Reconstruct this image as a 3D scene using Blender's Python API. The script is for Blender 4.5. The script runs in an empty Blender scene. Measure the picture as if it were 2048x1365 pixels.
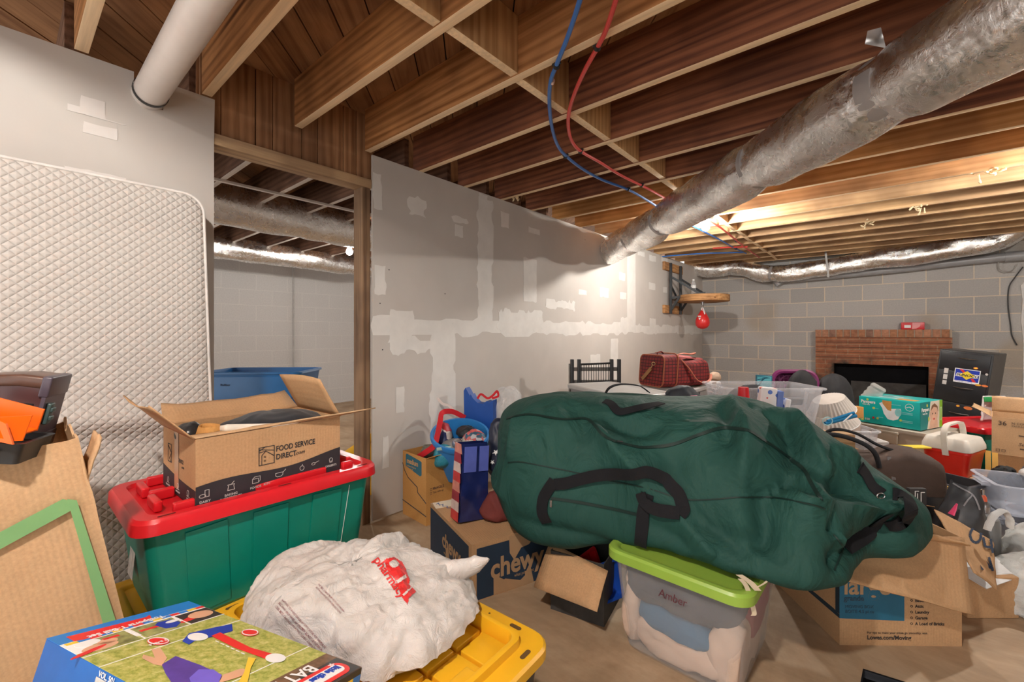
import bpy, bmesh, math, random
from math import sin, cos, pi, radians, sqrt, atan2
from mathutils import Vector, Matrix, noise
from mathutils.bvhtree import BVHTree
SC = bpy.context.scene
C = SC.collection
# ---------------------------------------------------------------- camera, world, exposure
CAMH = 1.107; FP = 870.0; CX = 1024.0; CY = 665.0; TH = radians(40.4)
FW = Vector((-sin(TH), cos(TH), 0)); RT = Vector((cos(TH), sin(TH), 0)); CAM = Vector((0, 0, CAMH))
cd = bpy.data.cameras.new('camera'); cam_o = bpy.data.objects.new('camera', cd); C.objects.link(cam_o)
cam_o.location = CAM; cam_o.rotation_euler = (pi/2, 0, TH)
cd.sensor_width = 36.0; cd.lens = 36.0*FP/2048.0; cd.shift_y = -(682.5-CY)/2048.0; cd.clip_start = 0.02
SC.camera = cam_o
SC.view_settings.view_transform = 'Standard'; SC.view_settings.look = 'None'
SC.view_settings.gamma = 1.0; SC.view_settings.use_curve_mapping = False
SC.view_settings.exposure = 1.0
W = bpy.data.worlds.new('world'); SC.world = W; W.use_nodes = True
W.node_tree.nodes['Background'].inputs[0].default_value = (1.0, 0.97, 0.94, 1)
W.node_tree.nodes['Background'].inputs[1].default_value = 1.05
PA, PB, PC, PD = 74.0, 36.0, 24.0, 70.0       # bulb powers (W): behind the camera, by the duct, next room
JB = 2.135                           # underside of the joists
XW, YW, XF = -2.246, 7.457, -6.5     # partition plane, back wall plane, next room's far wall
R_ = random.Random(7)

# ---------------------------------------------------------------- geometry of the picture -> places
def ray(u, v): return FW + RT*((u-CX)/FP) + Vector((0, 0, (CY-v)/FP))
def pd(u, v, d): return CAM + ray(u, v)*d
def pz(u, v, z): r = ray(u, v); return CAM + r*((z-CAMH)/r.z)
def px(u, v, x=XW): r = ray(u, v); return CAM + r*(x/r.x)
def py(u, v, y=YW): r = ray(u, v); return CAM + r*(y/r.y)
def cam(lat, d, z=0.0): return RT*lat + FW*d + Vector((0, 0, z))
def catmull(P, n=8, closed=False):
    P = [Vector(p) for p in P]; out = []; m = len(P)
    for i in range(m if closed else m-1):
        if closed: a, b, c, d = P[i-1], P[i], P[(i+1) % m], P[(i+2) % m]
        else: a, b, c, d = P[max(i-1, 0)], P[i], P[i+1], P[min(i+2, m-1)]
        for k in range(n):
            t = k/n
            out.append(0.5*((2*b)+(c-a)*t+(2*a-5*b+4*c-d)*t*t+(3*b-a-3*c+d)*t**3))
    if not closed: out.append(P[-1])
    return out

# ---------------------------------------------------------------- mesh builder
class MB:
    def __init__(s): s.v = []; s.f = []; s.m = []
    def add(s, vs, fs, mi=0):
        o = len(s.v); s.v += [Vector(p) for p in vs]; s.f += [tuple(i+o for i in f) for f in fs]; s.m += [mi]*len(fs); return s
    def box(s, a, b, bev=0.0, mi=0, M=None):
        a = Vector(a); b = Vector(b)
        if bev <= 0:
            vs = [(x, y, z) for z in (a.z, b.z) for y in (a.y, b.y) for x in (a.x, b.x)]
            fs = [(0, 2, 3, 1), (4, 5, 7, 6), (0, 1, 5, 4), (2, 6, 7, 3), (0, 4, 6, 2), (1, 3, 7, 5)]
        else:
            bm = bmesh.new(); bmesh.ops.create_cube(bm, size=1)
            for v in bm.verts: v.co = Vector([(a[i]+b[i])/2+v.co[i]*(b[i]-a[i]) for i in range(3)])
            bmesh.ops.bevel(bm, geom=bm.edges[:], offset=min(bev, 0.49*min(abs(b[i]-a[i]) for i in range(3))), segments=3, affect='EDGES', profile=0.5)
            bm.verts.index_update(); vs = [v.co.copy() for v in bm.verts]; fs = [tuple(v.index for v in f.verts) for f in bm.faces]; bm.free()
        if M is not None: vs = [M @ Vector(p) for p in vs]
        return s.add(vs, fs, mi)
    def loft(s, rings, cap0=True, cap1=True, mi=0, closed=True):
        n = len(rings[0]); vs = [p for r in rings for p in r]; fs = []
        for i in range(len(rings)-1):
            for j in range(n if closed else n-1):
                k = (j+1) % n; fs.append((i*n+j, i*n+k, (i+1)*n+k, (i+1)*n+j))
        if cap0: fs.append(tuple(range(n-1, -1, -1)))
        if cap1: fs.append(tuple((len(rings)-1)*n+j for j in range(n)))
        return s.add(vs, fs, mi)
    def tube(s, pts, r, n=12, mi=0, caps=True, flat=1.0):
        P = [Vector(p) for p in pts]; m = len(P); rr = r if hasattr(r, '__len__') else [r]*m
        up = Vector((0, 0, 1)); rings = []; prev = None
        for i in range(m):
            t = (P[min(i+1, m-1)]-P[max(i-1, 0)])
            if t.length < 1e-9: t = Vector((1, 0, 0))
            t.normalize()
            if prev is None: a = up.cross(t) if abs(t.z) < 0.95 else Vector((1, 0, 0)).cross(t)
            else: a = prev - t*prev.dot(t)
            if a.length < 1e-6: a = Vector((1, 0, 0)).cross(t)
            a.normalize(); b = t.cross(a); prev = a
            rings.append([P[i]+(a*cos(2*pi*k/n)+b*sin(2*pi*k/n)*flat)*rr[i] for k in range(n)])
        return s.loft(rings, caps, caps, mi)
    def lathe(s, prof, c=(0, 0, 0), n=28, mi=0, M=None, cap=True):
        c = Vector(c); rings = [[c+Vector((r*cos(2*pi*k/n), r*sin(2*pi*k/n), z)) for k in range(n)] for r, z in prof]
        if M is not None: rings = [[M @ p for p in r] for r in rings]
        return s.loft(rings, cap, cap, mi)
    def prism(s, poly, ext, mi=0):   # poly: 3-D points in one plane, ext: vector
        n = len(poly); P = [Vector(p) for p in poly]; e = Vector(ext)
        vs = P+[p+e for p in P]; fs = [tuple(range(n-1, -1, -1)), tuple(range(n, 2*n))]+[(i, (i+1) % n, (i+1) % n+n, i+n) for i in range(n)]
        return s.add(vs, fs, mi)
    def bar(s, a, b, w, h, mi=0, up=(0, 0, 1)):
        a = Vector(a); b = Vector(b); t = (b-a).normalized(); x = t.cross(Vector(up))
        if x.length < 1e-5: x = Vector((1, 0, 0))
        x.normalize(); y = x.cross(t)
        q = [x*(-w/2)+y*(-h/2), x*(w/2)+y*(-h/2), x*(w/2)+y*(h/2), x*(-w/2)+y*(h/2)]
        return s.loft([[a+k for k in q], [b+k for k in q]], True, True, mi)
    def grid(s, fn, nu, nv, mi=0, wu=False, wv=False):
        vs = [fn(i/(nu if wu else nu-1), j/(nv if wv else nv-1)) for i in range(nu) for j in range(nv)]; fs = []
        for i in range(nu if wu else nu-1):
            for j in range(nv if wv else nv-1):
                a = i*nv+j; b = ((i+1) % nu)*nv+j; c = ((i+1) % nu)*nv+(j+1) % nv; d = i*nv+(j+1) % nv; fs.append((a, b, c, d))
        return s.add(vs, fs, mi)
    def ball(s, c, r, n=12, sc=(1, 1, 1), mi=0, fn=None):
        c = Vector(c)
        def f(a, b):
            th = pi*a; ph = 2*pi*b; d = Vector((sin(th)*cos(ph), sin(th)*sin(ph), cos(th))); k = r*(fn(d) if fn else 1)
            return c+Vector((d.x*sc[0], d.y*sc[1], d.z*sc[2]))*k
        return s.grid(f, n, n*2, mi, False, True)
    def xf(s, M): s.v = [M @ p for p in s.v]; return s

def part(name, mb, mats, parent=None, world=False, smooth=35, solid=0.0, stuff=False, label=None, fixn=True, weld=False):
    if isinstance(mb, MB) and not mb.v: return None
    if isinstance(mb, bpy.types.Mesh): me = mb
    else:
        me = bpy.data.meshes.new(name); me.from_pydata([tuple(p) for p in mb.v], [], mb.f)
        me.polygons.foreach_set('material_index', mb.m); me.update()
    if not isinstance(mats, (list, tuple)): mats = [mats]
    for m in mats: me.materials.append(m)
    if fixn or weld:
        bm = bmesh.new(); bm.from_mesh(me)
        if weld: bmesh.ops.remove_doubles(bm, verts=bm.verts[:], dist=1e-5)
        if fixn: bmesh.ops.recalc_face_normals(bm, faces=bm.faces[:])
        bm.to_mesh(me); bm.free()
    if smooth:
        me.polygons.foreach_set('use_smooth', [True]*len(me.polygons)); me.set_sharp_from_angle(angle=radians(smooth))
    o = bpy.data.objects.new(name, me); C.objects.link(o)
    if parent is not None:
        o.parent = parent
        if world: o.matrix_parent_inverse = pmat(parent).inverted()
    if solid:
        md = o.modifiers.new('thick', 'SOLIDIFY'); md.thickness = solid; md.offset = 0
    if stuff: o['kind'] = 'stuff'
    if label: o['label'] = label
    return o
def pmat(o):
    M = Matrix.LocRotScale(o.location, o.rotation_euler, o.scale)
    if o.parent: M = pmat(o.parent) @ o.matrix_parent_inverse @ M
    return M
def thing(name, label, cat, loc=(0, 0, 0), rotz=0.0, group=None, rot=None):
    o = bpy.data.objects.new(name, None); C.objects.link(o); o.empty_display_size = 0.05
    o.location = loc; o.rotation_euler = rot if rot else (0, 0, rotz); o['label'] = label; o['category'] = cat
    if group: o['group'] = group
    return o
def tag(o, label, cat, group=None, kind=None):
    o['label'] = label; o['category'] = cat
    if group: o['group'] = group
    if kind: o['kind'] = kind
    return o
def struct(o): o['kind'] = 'structure'; return o

# ---------------------------------------------------------------- materials
MATS = {}
def nodes(name):
    m = bpy.data.materials.new(name); m.use_nodes = True; nt = m.node_tree; b = nt.nodes['Principled BSDF']; return m, nt, b
def N(nt, t, **k):
    n = nt.nodes.new('ShaderNode'+t)
    for a, v in k.items():
        if a in n.inputs and not hasattr(n, a): n.inputs[a].default_value = v
        else: setattr(n, a, v)
    return n
def ramp(nt, stops):
    r = nt.nodes.new('ShaderNodeValToRGB'); e = r.color_ramp.elements
    while len(e) > 1: e.remove(e[-1])
    e[0].position = stops[0][0]; e[0].color = (*stops[0][1], 1)
    for p, c in stops[1:]: x = e.new(p); x.color = (*c, 1)
    return r
def mul(c, k): return tuple(min(1, x*k) for x in c)
def coords(nt, scale=(1, 1, 1), obj=True, rot=(0, 0, 0), loc=(0, 0, 0)):
    tc = N(nt, 'TexCoord'); mp = nt.nodes.new('ShaderNodeMapping'); mp.inputs['Scale'].default_value = scale; mp.inputs['Rotation'].default_value = rot; mp.inputs['Location'].default_value = loc
    nt.links.new(tc.outputs['Object' if obj else 'Generated'], mp.inputs['Vector']); return mp.outputs[0]
def noi(nt, vec, scale=5, detail=4, rough=0.55, dist=0.0):
    n = nt.nodes.new('ShaderNodeTexNoise'); n.inputs['Scale'].default_value = scale; n.inputs['Detail'].default_value = detail; n.inputs['Roughness'].default_value = rough; n.inputs['Distortion'].default_value = dist
    nt.links.new(vec, n.inputs['Vector']); return n.outputs['Fac']
def bump(nt, b, h, strength=0.3, dist=0.01):
    bp = nt.nodes.new('ShaderNodeBump'); bp.inputs['Strength'].default_value = strength; bp.inputs['Distance'].default_value = dist
    nt.links.new(h, bp.inputs['Height']); nt.links.new(bp.outputs[0], b.inputs['Normal']); return bp
def mixc(nt, f, a, b, mode='MIX'):
    n = nt.nodes.new('ShaderNodeMix'); n.data_type = 'RGBA'; n.blend_type = mode
    for i, x in ((6, a), (7, b)):
        if isinstance(x, tuple): n.inputs[i].default_value = (*x, 1)
        else: nt.links.new(x, n.inputs[i])
    if isinstance(f, (int, float)): n.inputs[0].default_value = f
    else: nt.links.new(f, n.inputs[0])
    return n.outputs[2]
def plain(name, col, rough=0.5, metal=0.0, var=0.12, nscale=12, bs=0.0, bscale=60, spec=0.5, trans=0.0, alpha=1.0, coat=0.0, sheen=0.0, sub=0.0):
    if name in MATS: return MATS[name]
    m, nt, b = nodes(name); v = coords(nt); f = noi(nt, v, nscale, 3)
    r = ramp(nt, [(0.3, mul(col, 1-var)), (0.7, mul(col, 1+var))]); nt.links.new(f, r.inputs[0]); nt.links.new(r.outputs[0], b.inputs['Base Color'])
    b.inputs['Roughness'].default_value = rough; b.inputs['Metallic'].default_value = metal; b.inputs['Specular IOR Level'].default_value = spec
    if trans: b.inputs['Transmission Weight'].default_value = trans
    if alpha < 1: b.inputs['Alpha'].default_value = alpha
    if coat: b.inputs['Coat Weight'].default_value = coat
    if sheen: b.inputs['Sheen Weight'].default_value = sheen
    if sub:
        b.inputs['Subsurface Weight'].default_value = sub; b.inputs['Subsurface Radius'].default_value = (0.02, 0.02, 0.02)
    if bs: bump(nt, b, noi(nt, v, bscale, 4), bs, 0.004)
    MATS[name] = m; return m
def wood(name, dark, light, axis=0, edge=None, rough=0.7):
    if name in MATS: return MATS[name]
    m, nt, b = nodes(name); sc = [30, 30, 30]; sc[axis] = 1.5
    v = coords(nt, tuple(sc)); info = N(nt, 'ObjectInfo')
    ad = nt.nodes.new('ShaderNodeVectorMath'); ad.operation = 'ADD'; nt.links.new(v, ad.inputs[0])
    cb = nt.nodes.new('ShaderNodeCombineXYZ'); ml = N(nt, 'Math', operation='MULTIPLY'); nt.links.new(info.outputs['Random'], ml.inputs[0]); ml.inputs[1].default_value = 50
    for i in range(3): nt.links.new(ml.outputs[0], cb.inputs[i])
    nt.links.new(cb.outputs[0], ad.inputs[1]); v2 = ad.outputs[0]
    f = noi(nt, v2, 0.9, 3, 0.6, 1.2); wv = nt.nodes.new('ShaderNodeTexWave'); wv.wave_type = 'BANDS'; wv.bands_direction = 'XYZ'[(axis+2) % 3]
    wv.inputs['Scale'].default_value = 0.26; wv.inputs['Distortion'].default_value = 11; wv.inputs['Detail'].default_value = 3.5; wv.inputs['Detail Scale'].default_value = 0.45; nt.links.new(v2, wv.inputs[0])
    g = N(nt, 'Math', operation='MULTIPLY_ADD'); nt.links.new(wv.outputs['Fac'], g.inputs[0]); g.inputs[1].default_value = 0.26
    nt.links.new(f, g.inputs[2]); r = ramp(nt, [(0.34, dark), (0.80, light)]); nt.links.new(g.outputs[0], r.inputs[0]); col = r.outputs[0]
    st = noi(nt, coords(nt, (1, 1, 1)), 2.2, 3); rs = ramp(nt, [(0.38, (0.55, 0.5, 0.5)), (0.6, (1.05, 1.02, 1.0))]); nt.links.new(st, rs.inputs[0]); col = mixc(nt, 0.85, col, rs.outputs[0], 'MULTIPLY')
    kn = nt.nodes.new('ShaderNodeTexVoronoi'); kn.inputs['Scale'].default_value = 0.20; nt.links.new(v2, kn.inputs['Vector'])
    rk = ramp(nt, [(0.03, (0.25, 0.13, 0.08)), (0.09, (1, 1, 1))]); nt.links.new(kn.outputs['Distance'], rk.inputs[0]); col = mixc(nt, 0.9, col, rk.outputs[0], 'MULTIPLY')
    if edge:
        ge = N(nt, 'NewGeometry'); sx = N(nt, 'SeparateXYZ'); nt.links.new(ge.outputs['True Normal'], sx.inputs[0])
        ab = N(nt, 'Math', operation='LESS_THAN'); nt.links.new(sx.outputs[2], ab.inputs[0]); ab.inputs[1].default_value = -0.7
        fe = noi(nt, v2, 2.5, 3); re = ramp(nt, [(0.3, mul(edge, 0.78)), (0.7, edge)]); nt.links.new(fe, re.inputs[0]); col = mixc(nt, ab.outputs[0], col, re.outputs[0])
    nt.links.new(col, b.inputs['Base Color']); b.inputs['Roughness'].default_value = rough; b.inputs['Specular IOR Level'].default_value = 0.3
    bump(nt, b, g.outputs[0], 0.25, 0.003); MATS[name] = m; return m
def card(name, col=(0.50, 0.30, 0.155), var=0.1, rough=0.8):
    if name in MATS: return MATS[name]
    m, nt, b = nodes(name); v = coords(nt); f = noi(nt, v, 3.5, 4, 0.6); f2 = noi(nt, v, 160, 2, 0.7)
    r = ramp(nt, [(0.3, mul(col, 1-var)), (0.7, mul(col, 1+var))]); nt.links.new(f, r.inputs[0])
    r2 = ramp(nt, [(0.3, (0.9, 0.9, 0.9)), (0.7, (1.06, 1.06, 1.06))]); nt.links.new(f2, r2.inputs[0])
    nt.links.new(mixc(nt, 1.0, r.outputs[0], r2.outputs[0], 'MULTIPLY'), b.inputs['Base Color']); b.inputs['Roughness'].default_value = rough; b.inputs['Specular IOR Level'].default_value = 0.25
    wv = nt.nodes.new('ShaderNodeTexWave'); wv.inputs['Scale'].default_value = 32; wv.inputs['Distortion'].default_value = 0.6; nt.links.new(v, wv.inputs[0])
    ad = N(nt, 'Math', operation='MULTIPLY_ADD'); nt.links.new(wv.outputs['Fac'], ad.inputs[0]); ad.inputs[1].default_value = 0.12; nt.links.new(noi(nt, v, 9, 3), ad.inputs[2])
    bump(nt, b, ad.outputs[0], 0.35, 0.006); MATS[name] = m; return m
def fabric(name, col, rough=0.9, weave=420, var=0.15, sheen=0.0, bs=0.25, fold=0.0, fscale=6):
    if name in MATS: return MATS[name]
    m, nt, b = nodes(name); v = coords(nt); f = noi(nt, v, 7, 4)
    r = ramp(nt, [(0.3, mul(col, 1-var)), (0.7, mul(col, 1+var))]); nt.links.new(f, r.inputs[0]); nt.links.new(r.outputs[0], b.inputs['Base Color'])
    b.inputs['Roughness'].default_value = rough; b.inputs['Sheen Weight'].default_value = sheen; b.inputs['Specular IOR Level'].default_value = 0.3
    w = noi(nt, v, weave, 2, 0.7)
    bp = bump(nt, b, w, bs, 0.002)
    if fold:
        b2 = nt.nodes.new('ShaderNodeBump'); b2.inputs['Strength'].default_value = fold; b2.inputs['Distance'].default_value = 0.03
        nt.links.new(noi(nt, v, fscale, 3, 0.5, 1.5), b2.inputs['Height']); nt.links.new(b2.outputs[0], bp.inputs['Normal'])
    MATS[name] = m; return m
def foil(name, col=(0.93, 0.92, 0.91), rough=0.26):
    if name in MATS: return MATS[name]
    m, nt, b = nodes(name); b.inputs['Base Color'].default_value = (*col, 1); b.inputs['Metallic'].default_value = 0.97
    v = coords(nt); f = noi(nt, v, 10, 4, 0.6, 1.5); r = ramp(nt, [(0.3, (rough*0.6,)*3), (0.7, (rough*1.5,)*3)]); nt.links.new(f, r.inputs[0]); nt.links.new(r.outputs[0], b.inputs['Roughness'])
    a = noi(nt, v, 34, 5, 0.66, 2.5); c = noi(nt, v, 9, 3, 0.5, 1.5); ad = N(nt, 'Math', operation='MULTIPLY_ADD'); nt.links.new(c, ad.inputs[0]); ad.inputs[1].default_value = 1.05; nt.links.new(a, ad.inputs[2])
    bump(nt, b, ad.outputs[0], 0.4, 0.010); MATS[name] = m; return m
def emit(name, col, s):
    if name in MATS: return MATS[name]
    m, nt, b = nodes(name); b.inputs['Base Color'].default_value = (*col, 1); b.inputs['Emission Color'].default_value = (*col, 1); b.inputs['Emission Strength'].default_value = s; MATS[name] = m; return m
def clearp(name, col=(0.9, 0.93, 0.95), alpha=0.28, rough=0.25):   # thin milky plastic
    if name in MATS: return MATS[name]
    m, nt, b = nodes(name); b.inputs['Base Color'].default_value = (*col, 1); b.inputs['Roughness'].default_value = rough
    f = noi(nt, coords(nt), 8, 3); r = ramp(nt, [(0.3, (alpha*0.8,)*3), (0.7, (alpha*1.2,)*3)]); nt.links.new(f, r.inputs[0])
    lw = N(nt, 'LayerWeight'); lw.inputs[0].default_value = 0.35; mx = N(nt, 'Math', operation='ADD', use_clamp=True); mm = N(nt, 'Math', operation='MULTIPLY'); nt.links.new(lw.outputs['Facing'], mm.inputs[0]); mm.inputs[1].default_value = 0.28
    nt.links.new(r.outputs[0], mx.inputs[0]); nt.links.new(mm.outputs[0], mx.inputs[1]); nt.links.new(mx.outputs[0], b.inputs['Alpha']); MATS[name] = m; return m

CARD = card('cardboard'); CARD_D = card('cardboard_inside', (0.40, 0.22, 0.10)); CARD_L = card('cardboard_light', (0.56, 0.36, 0.20)); CARD_O = card('cardboard_orange', (0.56, 0.28, 0.085))
INK = plain('black_ink', (0.03, 0.028, 0.03), 0.7, var=0.05); NAVY = plain('navy_print', (0.012, 0.03, 0.07), 0.6, var=0.08); WHITE = plain('white_print', (0.85, 0.85, 0.84), 0.6, var=0.03)
TAPE = plain('grey_tape', (0.36, 0.33, 0.32), 0.45, var=0.06); FOIL = foil('foil'); BLACKP = plain('black_plastic', (0.018, 0.018, 0.02), 0.4); WEB = fabric('black_webbing', (0.009, 0.009, 0.011), 0.95, 300)
REDI = plain('red_print', (0.62, 0.02, 0.02), 0.5, var=0.04); STEEL = plain('steel', (0.55, 0.55, 0.56), 0.25, 1.0)

# ---------------------------------------------------------------- flat print: decals and lettering on a plane
def frame(o, ux, uy):   # plane frame -> matrix
    ux = Vector(ux).normalized(); uy = Vector(uy); uy = (uy-ux*uy.dot(ux)).normalized(); n = ux.cross(uy)
    return Matrix(((ux.x, uy.x, n.x, o[0]), (ux.y, uy.y, n.y, o[1]), (ux.z, uy.z, n.z, o[2]), (0, 0, 0, 1)))
def dec(mb, poly, lift=0.0008, mi=0, thick=0.0006):   # polygon given in x,y; +z outwards
    return mb.prism([(p[0], p[1], lift-thick) for p in poly], (0, 0, thick), mi)
def rect(x0, y0, x1, y1): return [(x0, y0), (x1, y0), (x1, y1), (x0, y1)]
def rrect(x0, y0, x1, y1, r, n=5):
    out = []
    for cx, cy, a in ((x1-r, y0+r, -90), (x1-r, y1-r, 0), (x0+r, y1-r, 90), (x0+r, y0+r, 180)):
        for k in range(n+1): t = radians(a+90*k/n); out.append((cx+r*cos(t), cy+r*sin(t)))
    return out
def ell(cx, cy, a, b, n=24, rot=0): return [(cx+a*cos(2*pi*k/n)*cos(rot)-b*sin(2*pi*k/n)*sin(rot), cy+a*cos(2*pi*k/n)*sin(rot)+b*sin(2*pi*k/n)*cos(rot)) for k in range(n)]
def words(mb, s, x, y, h, lift=0.0012, align='LEFT', bold=0.0, shear=0.0, sx=1.0, rot=0.0, mi=0, track=1.0):
    cu = bpy.data.curves.new('t', 'FONT'); cu.body = s; cu.size = h/0.70; cu.align_x = align; cu.extrude = 0.0002; cu.offset = bold*h; cu.shear = shear; cu.resolution_u = 3; cu.space_character = track
    ob = bpy.data.objects.new('t', cu); C.objects.link(ob)
    bpy.context.view_layer.update()
    me = bpy.data.meshes.new_from_object(ob.evaluated_get(bpy.context.evaluated_depsgraph_get()))
    M = Matrix.Translation((x, y, lift)) @ Matrix.Rotation(rot, 4, 'Z') @ Matrix.Diagonal((sx, 1, 1, 1))
    mb.add([M @ v.co for v in me.vertices], [tuple(p.vertices) for p in me.polygons], mi)
    bpy.data.objects.remove(ob); bpy.data.curves.remove(cu); bpy.data.meshes.remove(me); return mb
def stroke(mb, pts, w, lift=0.0012, mi=0, closed=False):   # 2-D line of width w
    P = [Vector((p[0], p[1])) for p in pts]
    if closed: P.append(P[0])
    for a, b in zip(P, P[1:]):
        t = b-a
        if t.length < 1e-7: continue
        t.normalize(); n = Vector((-t.y, t.x))*w/2; a2 = a-t*w/3; b2 = b+t*w/3
        dec(mb, [(a2-n), (b2-n), (b2+n), (a2+n)], lift, mi)
    return mb
# ---------------------------------------------------------------- lamps
def bulb(loc, power, label, z_top, group=None, stem=True, r=0.034):
    t = thing('light_bulb', label, 'light bulb', (loc[0], loc[1], loc[2]), group=group)
    area = 4*pi*r**2
    m = MB(); m.ball((0, 0, 0), r, 12); m.lathe([(0.03, 0.015), (0.021, 0.038), (0.014, 0.055)], n=16)
    part('glass_globe', m, emit('bulb_glow_%d' % int(power), (1.0, 0.95, 0.88), power/(area*pi)), t)
    m = MB(); m.lathe([(0.016, 0.05), (0.022, 0.06), (0.024, 0.085)], n=16)
    part('bulb_socket', m, plain('socket_white', (0.7, 0.7, 0.68), 0.4), t)
    m = MB(); h = z_top-loc[2]; m.lathe([(0.055, h-0.03), (0.058, h-0.006), (0.05, h)], n=24)
    if stem: m.lathe([(0.006, 0.08), (0.006, h-0.02)], n=8)
    part('ceiling_plate', m, plain('socket_white', (0.7, 0.7, 0.68), 0.4), t); return t
bulb((-1.20, 4.075, 2.045), PB, 'glowing bare bulb in a white socket under the joists beside the silver duct', JB, stem=False)
bulb((-4.31, 2.40, 1.96), PC, 'glowing bare bulb in the next room beyond the doorway', 2.36)
bulb((1.05, 3.95, 2.10), PD, 'bare bulb under the joists to the right of the picture', JB, stem=False)
bulb((-0.30, -0.40, 2.205), PA, 'bare bulb between the joists behind the camera', 2.368, stem=False, r=0.045)

# ---------------------------------------------------------------- floor
def concrete():
    m, nt, b = nodes('concrete'); v = coords(nt)
    r = ramp(nt, [(0.30, (0.27, 0.17, 0.095)), (0.5, (0.44, 0.315, 0.20)), (0.70, (0.56, 0.44, 0.31))]); nt.links.new(noi(nt, v, 1.6, 6, 0.65, 0.6), r.inputs[0])
    r2 = ramp(nt, [(0.35, (0.72, 0.70, 0.68)), (0.6, (1.05, 1.05, 1.05))]); nt.links.new(noi(nt, coords(nt, (2, 9, 1), rot=(0, 0, 0.5)), 2.2, 5, 0.7), r2.inputs[0])
    nt.links.new(mixc(nt, 0.4, r.outputs[0], r2.outputs[0], 'MULTIPLY'), b.inputs['Base Color'])
    rr = ramp(nt, [(0.3, (0.55,)*3), (0.7, (0.8,)*3)]); nt.links.new(noi(nt, v, 3, 4), rr.inputs[0]); nt.links.new(rr.outputs[0], b.inputs['Roughness'])
    bump(nt, b, noi(nt, v, 18, 6, 0.7), 0.2, 0.004); return m
m = MB(); m.box((-6.7, -2.0, -0.08), (4.5, 7.7, 0.0)); struct(part('floor', m, concrete(), smooth=0))

# ---------------------------------------------------------------- block walls
def blocks(name, col, mortar, axis, x0, z0, stain=None, bs=0.5, bw=0.411, rh=0.2075, ms=0.006, cv=0.11):
    m, nt, b = nodes(name); tc = N(nt, 'TexCoord'); sx = N(nt, 'SeparateXYZ'); nt.links.new(tc.outputs['Object'], sx.inputs[0]); cb = N(nt, 'CombineXYZ')
    a1 = N(nt, 'Math', operation='SUBTRACT'); nt.links.new(sx.outputs[axis], a1.inputs[0]); a1.inputs[1].default_value = x0-41.1
    a2 = N(nt, 'Math', operation='SUBTRACT'); nt.links.new(sx.outputs[2], a2.inputs[0]); a2.inputs[1].default_value = z0-rh*20
    nt.links.new(a1.outputs[0], cb.inputs[0]); nt.links.new(a2.outputs[0], cb.inputs[1])
    br = nt.nodes.new('ShaderNodeTexBrick'); nt.links.new(cb.outputs[0], br.inputs['Vector']); br.offset = 0.5
    for k, v in (('Scale', 1.0), ('Mortar Size', ms), ('Mortar Smooth', 0.3), ('Brick Width', bw), ('Row Height', rh), ('Bias', 0.0)): br.inputs[k].default_value = v
    br.inputs['Color1'].default_value = (*mul(col, 1-cv), 1); br.inputs['Color2'].default_value = (*mul(col, 1+cv), 1); br.inputs['Mortar'].default_value = (*mortar, 1)
    v = coords(nt); c = br.outputs['Color']
    r2 = ramp(nt, [(0.3, (0.9, 0.9, 0.9)), (0.7, (1.06, 1.05, 1.04))]); nt.links.new(noi(nt, v, 70, 4, 0.7), r2.inputs[0]); c = mixc(nt, 1.0, c, r2.outputs[0], 'MULTIPLY')
    if stain:
        r3 = ramp(nt, [(0.56, (0, 0, 0)), (0.70, (1, 1, 1))]); nt.links.new(noi(nt, v, 1.4, 2), r3.inputs[0]); c = mixc(nt, mixc(nt, 0.5, (0, 0, 0), r3.outputs[0]), c, stain)
    nt.links.new(c, b.inputs['Base Color']); b.inputs['Roughness'].default_value = 0.85; b.inputs['Specular IOR Level'].default_value = 0.25
    f = N(nt, 'Math', operation='MULTIPLY_ADD'); nt.links.new(br.outputs['Fac'], f.inputs[0]); f.inputs[1].default_value = -0.5; nt.links.new(noi(nt, v, 60, 3), f.inputs[2])
    bump(nt, b, f.outputs[0], bs, 0.012); return m
BLK = blocks('grey_blocks', (0.45, 0.435, 0.42), (0.72, 0.62, 0.49), 0, -2.051, 1.115, (0.40, 0.31, 0.21))
m = MB(); m.box((-2.36, YW, 0), (4.5, YW+0.2, 2.6)); struct(part('wall_back', m, BLK, smooth=0))
BLKW = blocks('painted_blocks', (0.60, 0.585, 0.57), (0.68, 0.66, 0.63), 1, 0.2, 1.06, None, 0.25, ms=0.004, cv=0.01)
m = MB(); m.box((XF-0.2, -2.0, 0), (XF, 7.7, 2.6)); struct(part('wall_far', m, BLKW, smooth=0))
m = MB(); m.box((4.5, -2.0, 0), (4.7, 7.7, 2.6)); struct(part('wall_right', m, BLK, smooth=0))

# ---------------------------------------------------------------- partition of drywall with a doorway
DRY = plain('drywall', (0.56, 0.525, 0.49), 0.9, var=0.05, nscale=2.5, spec=0.2, bs=0.05)
MUD = plain('joint_compound', (0.72, 0.70, 0.67), 0.85, var=0.05, nscale=9, spec=0.2)
YE = px(428, 300).y; YP = px(745, 300).y
wl = MB(); t_ = 0.013
def wpoly(mb, poly, x0=XW-t_, x1=XW, mi=0): return mb.prism([(x0, p[0], p[1]) for p in poly], (x1-x0, 0, 0), mi)
a = px(268, 145); b = px(327, 168); zc = px(300, 213).z
wpoly(wl, [(-2.0, 0), (YE, 0), (YE, px(428, 290).z), (YE+0.003, JB), (b.y, JB), (b.y, zc), (a.y, zc+0.006), (a.y, JB), (-2.0, JB)])
wall_l = struct(part('wall_left', wl, DRY, smooth=0))
wl = MB(); wpoly(wl, [(YP, 0.012), (YW, 0.012), (YW, JB), (YP, JB)])
wall_m = struct(part('wall_center', wl, DRY, smooth=0))
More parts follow.
